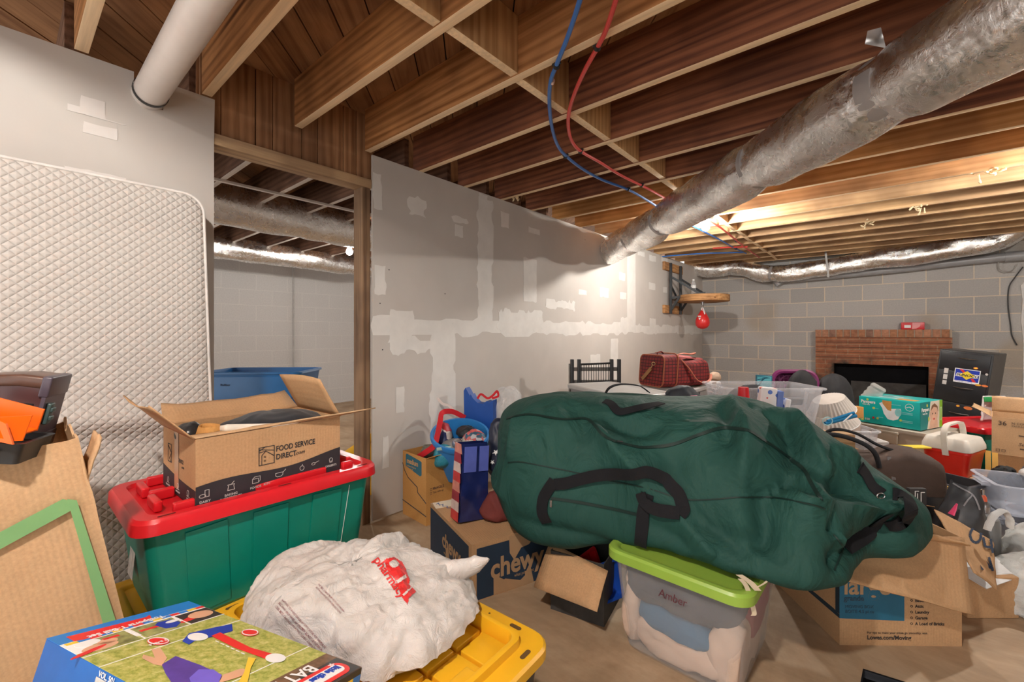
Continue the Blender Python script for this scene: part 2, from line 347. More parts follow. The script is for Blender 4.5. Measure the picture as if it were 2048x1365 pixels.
def ragged(x0, y0, x1, y1, amp=0.012, step=0.03, seed=1):
    rr = random.Random(seed); out = []
    def side(ax, ay, bx, by):
        L = math.hypot(bx-ax, by-ay); n = max(2, int(L/step)); nx, ny = (by-ay)/L, -(bx-ax)/L; o = 0
        for k in range(n):
            if rr.random() < 0.45: o = rr.uniform(-1, 1)*amp
            out.append((ax+(bx-ax)*k/n+nx*o, ay+(by-ay)*k/n+ny*o))
    side(x0, y0, x1, y0); side(x1, y0, x1, y1); side(x1, y1, x0, y1); side(x0, y1, x0, y0); return out
mud = MB()
def patch_px(u0, v0, u1, v1, seed, amp=0.01, step=0.03):
    a = px(u0, v0); b = px(u1, v1); z0, z1 = sorted((a.z, b.z)); y0, y1 = sorted((a.y, b.y)); z0 = max(z0, 0.02); z1 = min(z1, JB-0.005)
    mud.prism([(XW+0.00015+0.000013*seed, p[0], min(p[1], JB-0.004)) for p in ragged(y0, z0, y1, z1, amp, step, seed)], (0.0008, 0, 0))
Z = lambda v, u: px(u, v).z
# horizontal tape seam, vertical seams, spot patches
mud.prism([(XW+0.0001, p[0], p[1]) for p in ragged(YP+0.003, 1.09, YW-0.02, 1.20, 0.022, 0.05, 5)], (0.0009, 0, 0))
for i, (u0, u1, vt, vb, am) in enumerate([(955, 985, 392, 655, .012), (1254, 1271, 490, 662, .0035), (862, 908, 660, 880, .02), (1221, 1236, 678, 760, .006), (748, 762, 345, 420, .01), (958, 975, 380, 500, .01)]): patch_px(u0, vt, u1, vb, 11+i, am)
for i, (u, v, w, h) in enumerate([(835, 415, 34, 44), (920, 440, 34, 14), (918, 462, 16, 28), (1068, 462, 22, 18), (1010, 440, 16, 36), (1208, 508, 14, 14), (1240, 508, 12, 14), (1282, 508, 14, 14), (1305, 517, 14, 16), (1208, 585, 18, 22), (1165, 585, 16, 12), (1244, 553, 12, 18), (1246, 592, 13, 14), (1304, 573, 13, 16), (1305, 646, 12, 18), (1277, 657, 12, 13), (1331, 655, 9, 10), (1355, 657, 10, 10), (1329, 520, 12, 14), (1330, 580, 8, 12), (1374, 662, 8, 10), (1250, 645, 18, 20), (760, 560, 22, 60), (800, 800, 16, 50), (770, 905, 12, 60), (1120, 610, 60, 22), (1040, 640, 90, 40), (830, 690, 90, 26), (1060, 560, 26, 90), (1190, 725, 20, 30), (800, 655, 50, 60)]):
    patch_px(u-w/2, v-h/2, u+w/2, v+h/2, 40+i, 0.006 if w < 30 else 0.02, 0.02)
part('joint_compound', mud, MUD, wall_m, smooth=0)
mud = MB()
for i, (u, v, w, h) in enumerate([(192, 235, 120, 34), (185, 215, 50, 50), (200, 262, 70, 40), (190, 347, 124, 20), (165, 222, 60, 30)]): patch_px(u-w/2, v-h/2, u+w/2, v+h/2, 80+i, 0.004, 0.02)
part('joint_compound', mud, plain('joint_compound_thin', (0.70, 0.66, 0.63), 0.85, var=0.04, spec=0.2), wall_l, smooth=0)
screws = MB()
for u, v in [(760, 607), (778, 540), (765, 700), (890, 588), (905, 648), (893, 676), (1170, 480)]:
    p = px(u, v); screws.lathe([(0.004, 0), (0.004, 0.001)], (0, 0, 0), 8, M=Matrix.Translation((XW, p.y, p.z)) @ Matrix.Rotation(pi/2, 4, 'Y'))
part('screw_head', screws, INK, wall_m)

WJ = wood('stud_wood', (0.13, 0.075, 0.045), (0.30, 0.19, 0.11), 2)
m = MB(); yb = px(729, 600).y; m.box((XW-0.11, YP-0.055, 0.0), (XW-0.016, YP-0.004, 1.94), 0.002)
struct(part('trim_1', m, WJ))
m = MB(); m.box((XW-0.11, YE-0.09, 0), (XW-0.02, YE-0.045, 1.94), 0.002); struct(part('trim_2', m, WJ))
HDR = wood('header_wood', (0.42, 0.28, 0.17), (0.70, 0.50, 0.29), 1)
m = MB(); m.box((XW-0.11, YE-0.10, 1.94), (XW-0.004, YP-0.002, 1.99), 0.003); struct(part('trim_3', m, HDR))
# vertical boards closing the gap above the doorway
PAN = wood('panel_boards', (0.24, 0.115, 0.05), (0.46, 0.25, 0.125), 2)
m = MB(); y = YE-0.05; i = 0
for u0, u1 in [(400, 441), (442, 510), (512, 545), (546, 603), (604, 635), (636, 686), (687, 712), (713, 745)]:
    y0 = px(u0, 250, XW-0.035).y; y1 = px(u1, 250, XW-0.035).y; m.box((XW-0.055, y0+0.001, 1.99), (XW-0.035, y1, 2.37), 0.0015)
m.box((XW-0.06, px(395, 250, XW-0.035).y, 1.99), (XW-0.056, YP, 2.37)); struct(part('trim_4', m, PAN))

# ---------------------------------------------------------------- ceiling: planks, joists, blocking
PLK = wood('sub_floor_planks', (0.20, 0.09, 0.04), (0.46, 0.25, 0.12), 0)
m = MB(); wv = 0.142; n = Vector((1, 1, 0)).normalized(); dr = Vector((-1, 1, 0)).normalized()
for k in range(-40, 75):
    c0 = n*(k*wv); j = R_.uniform(-0.002, 0.002)
    q = [c0+n*0.003-dr*11, c0+n*(wv-0.003)-dr*11, c0+n*(wv-0.003)+dr*11, c0+n*0.003+dr*11]
    m.prism([(p.x, p.y, 2.37+j) for p in q], (0, 0, 0.018))
m2 = MB(); m2.box((-6.8, -2.2, 2.385), (4.7, 7.8, 2.5))
bm = bmesh.new()
me = bpy.data.meshes.new('x'); me.from_pydata([tuple(p) for p in m.v], [], m.f); bm.from_mesh(me)
for co, no in (((-6.7, 0, 0), (-1, 0, 0)), ((4.7, 0, 0), (1, 0, 0)), ((0, -2, 0), (0, -1, 0)), ((0, 7.7, 0), (0, 1, 0))):
    g = bm.verts[:]+bm.edges[:]+bm.faces[:]; bmesh.ops.bisect_plane(bm, geom=g, plane_co=co, plane_no=no, clear_outer=True)
bm.verts.index_update(); m = MB(); m.add([v.co.copy() for v in bm.verts], [tuple(v.index for v in f.verts) for f in bm.faces]); bm.free()
# planks run diagonally: grain along the planks
PLKd = PLK
for nd in PLKd.node_tree.nodes:
    if nd.type == 'MAPPING': nd.vector_type = 'POINT'
m.v = [Matrix.Rotation(pi/4, 4, 'Z') @ p for p in m.v]
ceil = part('ceiling', m, PLKd, smooth=0); ceil.rotation_euler = (0, 0, -pi/4); struct(ceil)
m2.v = [Matrix.Rotation(pi/4, 4, 'Z') @ p for p in m2.v]
part('ceiling_backing', m2, plain('dark_gap', (0.02, 0.015, 0.01), 0.9), ceil, smooth=0)
EDG_LIT = (0.95, 0.72, 0.46)  # pale sawn undersides, with bounce light from the floor in the colour
JM = [wood('joist_amber', (0.27, 0.11, 0.032), (0.60, 0.29, 0.11), 0, EDG_LIT), wood('joist_dark', (0.10, 0.032, 0.018), (0.30, 0.115, 0.055), 0, EDG_LIT), wood('joist_orange', (0.42, 0.18, 0.045), (0.66, 0.33, 0.115), 0, EDG_LIT), wood('joist_pale', (0.48, 0.29, 0.13), (0.68, 0.46, 0.25), 0, EDG_LIT)]
JY = [0.598+0.388*k for k in range(-3, 18)]
def jmesh(x0, x1, y, t=0.038, z0=JB, z1=2.369):
    m = MB(); m.box((x0, y-t, z0), (x1, y, z1), 0.0015); return m
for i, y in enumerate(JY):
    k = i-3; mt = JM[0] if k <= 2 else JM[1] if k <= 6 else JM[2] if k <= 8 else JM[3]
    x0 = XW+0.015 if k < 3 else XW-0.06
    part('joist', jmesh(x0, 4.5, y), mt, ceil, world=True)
    if i+1 < len(JY):
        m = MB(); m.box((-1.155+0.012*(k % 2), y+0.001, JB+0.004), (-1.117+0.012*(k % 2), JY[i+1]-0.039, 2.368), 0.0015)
        part('blocking', m, wood('blocking_wood_y', (0.46, 0.25, 0.10), (0.72, 0.46, 0.22), 2, EDG_LIT), ceil, world=True)
# joists and girder of the next room
NJ = wood('next_room_joist', (0.10, 0.05, 0.03), (0.24, 0.13, 0.08), 0, (0.7, 0.62, 0.55))  # light on the bottom faces is put into the pale underside colour
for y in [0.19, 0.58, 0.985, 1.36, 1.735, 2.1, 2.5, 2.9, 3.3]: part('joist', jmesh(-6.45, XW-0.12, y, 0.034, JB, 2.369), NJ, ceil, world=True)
m = MB(); m.box((-3.40, -0.5, JB-0.016), (-3.37, 4.5, JB-0.001)); part('furring_strip', m, plain('strip_white', (0.66, 0.60, 0.55), 0.8), ceil, world=True, smooth=0)
# cross board near the top left corner
m = MB(); a = pz(100, -10, 2.34); b = pz(142, 100, 2.34)
# ---------------------------------------------------------------- foil ducts
def duct(name, label, pts, rad, pinches, seed=1, wrinkle=0.010, nseg=40, nper=26, group=None, tapes=(), tape_mat=TAPE, sag=0.0):
    P = catmull(pts, nseg); m = len(P); cum = [0.0]
    for a, b in zip(P, P[1:]): cum.append(cum[-1]+(b-a).length)
    Ltot = cum[-1]; t = thing(name, label, 'duct', tuple(P[0]), group=group)
    def pin(s):
        k = 1.0
        for ps, w, dp in pinches: k -= dp*math.exp(-((s-ps)/w)**2)
        return k
    def ringpts(i, extra=0.0, smooth=False):
        tdir = (P[min(i+1, m-1)]-P[max(i-1, 0)]).normalized(); a = Vector((0, 0, 1)).cross(tdir).normalized(); b = tdir.cross(a)
        out = []; s = cum[i]; k = pin(s)
        for j in range(nper):
            th = 2*pi*j/nper; r = rad*k+extra
            if not smooth:
                w = noise.noise(Vector((s*5, cos(th)*1.6+seed, sin(th)*1.6)))*wrinkle*1.3
                rd = 1-abs(noise.noise(Vector((s*3+seed*3, cos(th)*6, sin(th)*6))))*2
                w += rd*wrinkle*0.6*(0.22+2.2*(1-k)/0.2)
                w += sag*max(0, -sin(th))*(1-4*(1-k))
                r += w
            out.append(P[i]+a*cos(th)*r+b*sin(th)*r)
        return out
    mb = MB(); mb.loft([ringpts(i) for i in range(m)])
    part('foil_sleeve', mb, FOIL, t, world=True, smooth=60)
    for ts, tw in tapes:
        idx = [i for i in range(m) if abs(cum[i]-ts) <= tw/2]
        if len(idx) < 2: i0 = min(range(m), key=lambda i: abs(cum[i]-ts)); idx = [max(i0-1, 0), i0]
        k = min(pin(cum[i]) for i in idx)
        nw = 72 if False else nper
        mb = MB(); rg = []
        for q, i in ((0, idx[0]), (1, idx[0]), (2, idx[-1]), (3, idx[-1])):
            ex = (rad*k-rad*pin(cum[i]))+(0.014 if q in (1, 2) else 0.003)
            rg.append(ringpts(i, ex, True))
        mb.loft(rg, False, False); part('tape_band', mb, tape_mat, t, world=True, smooth=60)
    return t, P, cum
def dline(lat, d, z): return cam(lat, d, z)
# the big duct: from right of the camera to the top of the partition
q = lambda d, z=1.975: cam(1.03+0.0965*(4.67-d)+0.005, d, z)
big, BP, bc = duct('foil_duct', 'big shiny silver insulated duct running under the joists into the drywall top', [q(0.2, 1.99), q(0.9, 1.99), q(1.35), q(1.8), q(2.4, 1.972), q(3.0, 1.975), q(3.6, 1.97), q(4.2, 1.975), q(4.655, 1.985)], 0.132,
     [(1.34, .07, .20), (2.05, .06, .18), (3.16, .10, .22), (3.8, .08, .2)], 3, 0.010, 20, 48, tapes=[(1.34, .075), (2.05, .055), (3.16, .05), (3.8, .03)], sag=0.016)
# hanging tape end stuck to the joist by the first band
m = MB(); p = [pz(1735, 62, JB-0.004), pz(1762, 55, JB-0.004), pz(1772, 96, JB-0.006), pz(1730, 88, JB-0.006)]
p2 = [cam(*x) for x in ((1.325, 1.66, 2.115), (1.365, 1.65, 2.11))]
m.add([p[0], p[1], p[2], p[3]], [(0, 1, 2, 3)]); part('tape_tail', m, TAPE, big, world=True, solid=0.001)
# duct along the back wall
bp = [py(1375, 533, YW-0.30), py(1420, 540, YW-0.26), py(1480, 535, YW-0.24), py(1545, 548, YW-0.24), py(1650, 535, YW-0.26), py(1760, 518, YW-0.3), py(1840, 508, YW-0.34), py(1930, 492, YW-0.4), py(2005, 476, YW-0.45), py(2060, 430, YW-0.5)]
duct('foil_duct', 'silver insulated duct hung along the top of the grey block wall above the drain pipe', bp, 0.112, [(0.62, .07, .18), (1.22, .05, .15), (3.4, .08, .22), (2.0, .03, .06)], 9, 0.013, 16, 28, tapes=[(0.62, .04), (1.22, .05), (3.4, .04)], sag=0.01)
m = MB(); a = py(1650, 495, YW-0.42); b = py(1657, 555, YW-0.42); m.bar(a, b, 0.022, 0.002, up=(0, 1, 0)); tag(part('strap', m, plain('strap_grey', (0.3, 0.29, 0.28), 0.5, 0.6), smooth=0), 'perforated metal hanger strap in front of the silver duct on the back wall', 'strap')
# next room ducts
duct('foil_duct', 'large dark silver duct nearest the doorway in the next room', [(-3.9, -0.3, 2.10), (-3.9, 0.6, 2.10), (-3.9, 1.5, 2.10), (-3.9, 2.5, 2.09), (-3.9, 3.4, 2.10), (-3.9, 4.2, 2.10)], 0.165, [(0.5, .1, .12), (2.0, .05, .06)], 15, 0.012, 14, 30)
duct('foil_duct', 'thinner silver duct pinched by a strap along the far block wall of the next room', [(-5.7, -0.5, 2.07), (-5.7, 0.5, 2.07), (-5.7, 1.22, 2.06), (-5.7, 2.0, 2.06), (-5.7, 3.0, 2.05), (-5.7, 4.4, 2.05)], 0.125, [(1.62, .07, .25)], 21, 0.016, 14, 30, tapes=[(1.62, .05)])
# white pipe through the notch in the drywall
m = MB(); c = px(297, 196); d0 = Vector((1, 0, 0)); c = Vector((XW, c.y, 2.058)); o = thing('drain_pipe', 'thick white plastic pipe running under the joists through a notch in the drywall', 'pipe', (XW, c.y, 2.058))
m.tube([(0.02-0.10, 0, 0), (0.06, 0, 0), (3.6, -0.02, 0.0)], 0.054, 28); part('pipe_barrel', m, plain('white_pvc', (0.72, 0.66, 0.62), 0.28, var=0.04, spec=0.5), o)
m = MB(); m.lathe([(0.056, -0.008), (0.0575, -0.008), (0.0575, 0.008), (0.056, 0.008)], M=Matrix.Translation((0.045, 0, 0)) @ Matrix.Rotation(pi/2, 4, 'Y'), cap=False); part('cable_tie', m, BLACKP, o)
# red and blue water tubes stapled to the joists
def pex(name, label, pts, col, mat2=None):
    P = catmull([pz(u, v, JB-0.012) for u, v in pts], 10); t = thing('water_tube', label, 'tube', tuple(P[0]))
    m = MB(); m.tube(P, 0.0085, 10); part('tube_wall', m, plain('tube_'+name, col, 0.35, var=0.05), t, world=True); return t, P
BL = [(1300, -700), (1215, -260), (1175, -60), (1160, 0), (1135, 75), (1113, 130), (1101, 165), (1099, 210), (1104, 255), (1115, 290), (1132, 312), (1165, 338), (1205, 360), (1255, 379), (1290, 398), (1345, 432), (1395, 457), (1440, 480), (1470, 497), (1492, 507)]
RD = [(1400, -700), (1300, -260), (1250, -60), (1232, 0), (1212, 60), (1195, 95), (1170, 140), (1150, 185), (1138, 225), (1137, 258), (1145, 285), (1162, 303), (1200, 325), (1240, 350), (1300, 380), (1345, 405), (1400, 433), (1440, 455), (1475, 483), (1492, 497), (1518, 515)]
tb, Pb = pex('blue', 'blue plastic water tube curving across the undersides of the joists', BL, (0.04, 0.16, 0.50))
tr, Pr = pex('red', 'red plastic water tube curving across the joists beside the blue one', RD, (0.62, 0.06, 0.05))
for t, lst in ((tb, [(1113, 132), (1131, 313), (1256, 379), (1472, 498)]), (tr, [(1195, 95), (1161, 303), (1283, 371), (1473, 483)])):
    for u, v in lst:
        p = pz(u, v, JB-0.012); m = MB(); m.lathe([(0.0095, -0.007), (0.0125, -0.007), (0.0125, 0.007), (0.0095, 0.007)], M=Matrix.Translation(p) @ Matrix.Rotation(TH, 4, 'Z') @ Matrix.Rotation(pi/2-0.3, 4, 'X'), n=14); m.box(p+Vector((-0.017, -0.006, 0.004)), p+Vector((0.017, 0.006, 0.012)))
        part('clip', m, BLACKP, t, world=True)
p = pz(1106, 163, JB-0.012); m = MB(); m.tube([pz(1105.5, 161, JB-0.012), pz(1104.5, 166, JB-0.012)], 0.0092, 12); part('crimp_ring', m, plain('copper', (0.75, 0.5, 0.4), 0.3, 0.6), tb, world=True)
m = MB(); P = catmull([pz(u, v, JB-0.012) for u, v in [(1488, 505), (1450, 506), (1410, 507), (1340, 512), (1290, 517)]], 6); m.tube(P, 0.0085, 8); tag(part('water_tube', m, plain('tube_blue', (0.04, 0.16, 0.50))), 'short blue water tube branch running left along a far joist', 'tube')
m = MB(); P = catmull([pz(u, v, JB-0.012) for u, v in [(1495, 494), (1460, 495), (1425, 497)]], 6); m.tube(P, 0.0085, 8); tag(part('water_tube', m, plain('tube_red', (0.62, 0.06, 0.05))), 'short red water tube branch along a far joist', 'tube')
# grey drain pipe along the back wall
P = [py(1555, 561, YW-0.10), py(1640, 554, YW-0.10), py(1800, 538, YW-0.10), py(1925, 523, YW-0.10), py(2060, 509, YW-0.10)]
t = thing('drain_pipe', 'grey plastic drain pipe sloping along the block wall under the silver duct', 'pipe', tuple(P[0]))
m = MB(); m.tube(P, 0.048, 20); part('pipe_barrel', m, plain('grey_pvc', (0.33, 0.33, 0.34), 0.35, var=0.1), t, world=True)
m = MB(); d0 = (P[1]-P[0]).normalized(); m.tube([P[0]-d0*0.03, P[0]+d0*0.02], 0.056, 20); m.tube([P[0]-d0*0.02+Vector((0, 0, -0.0)), P[0]-d0*0.02+Vector((0.05, 0.0, -0.07))], 0.05, 16); part('elbow', m, plain('grey_pvc', (0.33, 0.33, 0.34)), t, world=True)
m = MB(); c = py(2028, 513, YW-0.10); m.tube([c-d0*0.07, c+d0*0.09], 0.056, 20); part('coupling', m, plain('grey_pvc', (0.33, 0.33, 0.34)), t, world=True)
# painted pipe and vertical conduit on the next room's wall
m = MB(); m.tube([px(530, 524, XF+0.06), px(640, 534, XF+0.06), px(800, 552, XF+0.06)], 0.036, 14); tag(part('wall_pipe', m, plain('tan_pipe', (0.55, 0.42, 0.32), 0.5)), 'tan painted pipe with an open end high on the next room block wall', 'pipe')
m = MB(); a = px(587, 534, XF+0.02); m.tube([a, (a.x, a.y, 0.05)], 0.011, 10); tag(part('conduit', m, plain('conduit_grey', (0.42, 0.40, 0.38), 0.5)), 'thin vertical conduit down the white block wall of the next room', 'conduit')
# loose cable at the right end of the back wall and white foam trim
P = catmull([py(u, v, YW-0.02) for u, v in [(2046, 534), (2030, 555), (2018, 575), (2016, 610), (2021, 650), (2024, 672), (2034, 691)]], 6); m = MB(); m.tube(P, 0.006, 8); tag(part('cable', m, plain('cable_black', (0.05, 0.05, 0.05), 0.5)), 'loose dark cable dangling down the right end of the block wall', 'cable')
P = catmull([py(u, v, YW-0.07) for u, v in [(1997, 524), (1998, 538), (2010, 544), (2025, 541), (2034, 528)]], 5); m = MB(); m.tube(P, 0.006, 8); tag(part('cable', m, plain('cable_grey', (0.35, 0.33, 0.3), 0.5)), 'grey cable looping under the drain pipe at the far right', 'cable')
m = MB(); p = [py(u, v, YW) for u, v in [(2040, 572), (2047, 565), (2070, 565), (2070, 790), (2044, 790), (2046, 690), (2041, 640), (2044, 600)]]; m.prism([x+Vector((0, -0.03, 0)) for x in p], (0, 0.029, 0)); struct(part('trim_5', m, plain('white_foam', (0.72, 0.70, 0.67), 0.8)))
# splintered knots and torn insulation on the joists
def tuft(u, v, s, seed, label, col=(0.72, 0.58, 0.36)):
    rr = random.Random(seed); c = pz(u, v, JB-0.01); c.y = min(JY, key=lambda y: abs(y-0.019-c.y))-0.019; m = MB()
    m.tube([c, c+Vector((0, 0, 0.03))], 0.002, 6)
    for k in range(9):
        a = c+Vector((rr.uniform(-1, 1)*s, rr.uniform(-1, 1)*s*0.4, rr.uniform(-0.3, 0.4)*s)); b = a+Vector((rr.uniform(-1, 1)*s, rr.uniform(-1, 1)*s*0.5, rr.uniform(-1, 0.4)*s)); mid = (a+b)/2+Vector((0, 0, rr.uniform(-1, 1)*s*0.4))
        m.tube(catmull([a, mid, b], 4), [s*0.10]*4+[s*0.16]*4+[s*0.03], 7)
    tag(part('splinter_tuft', m, plain('pale_fibre', col, 0.9, var=0.2)), label, 'splinters')
tuft(1975, 338, 0.055, 3, 'torn pale fibre tuft hanging from a joist at the upper right')
tuft(1840, 410, 0.05, 4, 'small splintered tuft on a joist below the larger one')
tuft(1735, 440, 0.045, 5, 'splintered tuft on the pale joists nearest the back wall duct')
tuft(1000, 383, 0.03, 6, 'small tuft of debris on top of the drywall edge', (0.5, 0.36, 0.2))
# cut joist end hanging at top left + hanging board
m = MB(); y0 = 0.21
# ---------------------------------------------------------------- mattress
t = thing('mattress', 'white quilted mattress standing on its side against the left drywall', 'mattress', (-2.1, -0.3, 0.0))
mq = MB()
mm_, nt, b_ = nodes('quilted_white'); tc = N(nt, 'TexCoord'); sx = N(nt, 'SeparateXYZ'); nt.links.new(tc.outputs['Object'], sx.inputs[0])
def diag(sgn):
    ml = N(nt, 'Math', operation='MULTIPLY'); nt.links.new(sx.outputs[1], ml.inputs[0]); ml.inputs[1].default_value = sgn
    ad = N(nt, 'Math', operation='ADD'); nt.links.new(sx.outputs[2], ad.inputs[0]); nt.links.new(ml.outputs[0], ad.inputs[1])
    sc = N(nt, 'Math', operation='MULTIPLY'); nt.links.new(ad.outputs[0], sc.inputs[0]); sc.inputs[1].default_value = pi/0.030
    sn = N(nt, 'Math', operation='SINE'); nt.links.new(sc.outputs[0], sn.inputs[0]); ab = N(nt, 'Math', operation='ABSOLUTE'); nt.links.new(sn.outputs[0], ab.inputs[0]); return ab.outputs[0]
mn = N(nt, 'Math', operation='MINIMUM'); nt.links.new(diag(0.95), mn.inputs[0]); nt.links.new(diag(-0.95), mn.inputs[1])
pw = N(nt, 'Math', operation='POWER'); nt.links.new(mn.outputs[0], pw.inputs[0]); pw.inputs[1].default_value = 0.6
bump(nt, b_, pw.outputs[0], 0.75, 0.006); b_.inputs['Base Color'].default_value = (0.56, 0.52, 0.485, 1); b_.inputs['Roughness'].default_value = 0.85
def mat_fn(face):
    # face: front surface of the mattress as a bulging sheet with a soft fold below the middle
    pass
y0, y1, z0, z1, x0, x1 = -1.45, 0.535, 0.10, 1.66, -2.225, -2.09
def front(a, c, off=0):
    y = y0+(y1-y0)*a; z = z0+(z1-z0)*c
    fold = 0.022*math.exp(-((z-0.80+0.10*(y-0.2))/0.05)**2)-0.02*math.exp(-((z-0.70+0.12*(y-0.2))/0.05)**2)+0.018*math.exp(-((z-0.52+0.2*(y-0.2))/0.06)**2)
    lean = 0.10*(1-c)**1.5; slump = -0.0
    e = min(1, min(a, 1-a)*16)*min(1, min(c, 1-c)*14); e = (1-(1-min(e, 1))**2)
    return Vector((x0+(x1-x0)*e+(lean+fold*e)*e, y+0.03*(1-c), z))
nu, nv = 60, 60
def roundc(a, c, r=0.055):
    return a, c
rings = []
def outline(k, n=120):
    P = rrect(y0, z0, y1, z1, 0.07, 8); return P
base = outline(0); cx0, cz0 = (y0+y1)/2, (z0+z1)/2
prof = [(0.0, 1.0, 0), (0.35, 1.012, 0), (0.7, 1.012, 0), (0.93, 1.0, 0), (1.0, 0.985, 0)]
def mp(p, dx, ins):
    c = (p[1]-z0)/(z1-z0); y = p[0]; z = p[1]; y += (cx0-y)*ins/abs(y1-cx0); z += (cz0-z)*ins/abs(z1-cz0)
    fold = 0.020*math.exp(-((z-0.80+0.10*(y-0.2))/0.045)**2)-0.020*math.exp(-((z-0.72+0.12*(y-0.2))/0.045)**2)+0.020*math.exp(-((z-0.52+0.2*(y-0.2))/0.06)**2)-0.02*math.exp(-((z-0.43+0.2*(y-0.2))/0.05)**2)
    return Vector((x0+dx+(0.05*(1-c)**1.3+fold)*(dx/(x1-x0)), y+0.035*(1-c), z))
# resample the outline densely
dense = []
for i in range(len(base)):
    a = base[i]; b = base[(i+1) % len(base)]; L = math.hypot(a[0]-b[0], a[1]-b[1]); n = max(1, int(L/0.03))
    for k in range(n): dense.append((a[0]+(b[0]-a[0])*k/n, a[1]+(b[1]-a[1])*k/n))
T = x1-x0
rings = [[mp(p, 0.002, 0.02) for p in dense], [mp(p, 0.012, 0.004) for p in dense], [mp(p, T*0.5, -0.004) for p in dense], [mp(p, T*0.85, 0.0) for p in dense], [mp(p, T*0.95, 0.008) for p in dense], [mp(p, T*0.99, 0.022) for p in dense]]
for q in (0.06, 0.12, 0.2, 0.3, 0.4, 0.5, 0.6, 0.7): rings.append([mp(p, T*(1.0+0.05*min(1, q*3)), q) for p in dense])
mb = MB(); mb.loft(rings); part('quilted_cover', mb, mm_, t, world=True, smooth=60)
m = MB(); m.tube([mp(p, T*0.93, 0.002) for p in dense]+[mp(dense[0], T*0.93, 0.002)], 0.005, 8); part('piping', m, plain('piping_white', (0.72, 0.68, 0.65), 0.8), t, world=True)
import numpy as np
# ---------------------------------------------------------------- containers
def rr3(L, W, z, r, n=5, ox=0, oy=0): return [Vector((x+ox, y+oy, z)) for x, y in rrect(-L/2, -W/2, L/2, W/2, min(r, L/2-0.001, W/2-0.001), n)]
def tote_body(L, W, H, taper=0.88, r=0.035, th=0.004, rim=0.012, ribs=0, solid=False):
    m = MB(); LB, WB = L*taper, W*taper
    lerp = lambda a, b, t: a+(b-a)*t
    rg = [rr3(LB-0.02, WB-0.02, 0.0, r), rr3(LB, WB, 0.012, r)]
    for t in (0.3, 0.6, 0.9): rg.append(rr3(lerp(LB, L, t), lerp(WB, W, t), H*t, r))
    rg += [rr3(L, W, H*0.955, r), rr3(L+2*rim, W+2*rim, H*0.96, r+rim), rr3(L+2*rim, W+2*rim, H-0.003, r+rim), rr3(L+2*rim-0.006, W+2*rim-0.006, H, r+rim)]
    if not solid: rg += [rr3(L-2*th, W-2*th, H, r), rr3(LB-2*th, WB-2*th, 0.012+th, r-0.005), rr3(LB-0.03, WB-0.03, th, r-0.01)]
    m.loft(rg)
    if ribs:
        for sgn in (-1, 1):
            for k in range(ribs):
                x = (k-(ribs-1)/2)*L/(ribs)*0.92; y0 = sgn*WB/2; y1 = sgn*W/2
                q = [(x*taper-0.012, y0, 0.03), (x*taper+0.012, y0, 0.03), (x+0.012, y1, H*0.93), (x-0.012, y1, H*0.93)]
                m.prism([Vector(p) for p in q], (0, sgn*0.006, 0))
    return m
def tote_lid(L, W, z, r=0.045, h=0.035, ridge=0.05, drop=0.014, over=0.018, pads=None):
    m = MB(); Lo, Wo = L+2*over, W+2*over
    i = lambda k, zz: rr3(Lo-2*k, Wo-2*k, z+zz, max(0.006, r-k*0.6))
    m.loft([i(0.006, 0.002), i(0.0, 0.0), i(0.0, h*0.75), i(0.006, h*0.96), i(0.014, h), i(ridge-0.008, h), i(ridge, h-0.004), i(ridge+0.006, h-drop), i(ridge+0.02, h-drop)], True, True)
    if pads:
        nx, ny = pads; Li, Wi = Lo-2*ridge-0.05, Wo-2*ridge-0.05
        for a in range(nx):
            for b in range(ny):
                x0 = -Li/2+a*Li/nx+0.006; y0 = -Wi/2+b*Wi/ny+0.006
                m.box((x0, y0, z+h-drop-0.002), (x0+Li/nx-0.012, y0+Wi/ny-0.012, z+h-drop+0.006), 0.003)
    return m
def tote(name, label, cat, loc, rotz, L, W, H, bm_, lm=None, taper=0.88, ribs=3, pads=None, group=None, handles=True, lid_kw={}, r=0.035, th=0.004, solid=False, rot=None, lidname='lid', rim=0.012):
    t = thing(name, label, cat, loc, rotz, group, rot)
    part('tub', tote_body(L, W, H, taper, r, th, ribs=ribs, solid=solid, rim=rim), bm_, t)
    if lm is not None: part(lidname, tote_lid(L, W, H-0.006, pads=pads, **lid_kw), lm, t)
    if handles:
        for s in (-1, 1):
            m = MB(); m.box((s*(L/2-0.004), -W*0.16, H*0.80), (s*(L/2+0.022), W*0.16, H*0.90), 0.006); part('handle', m, bm_, t)
    return t
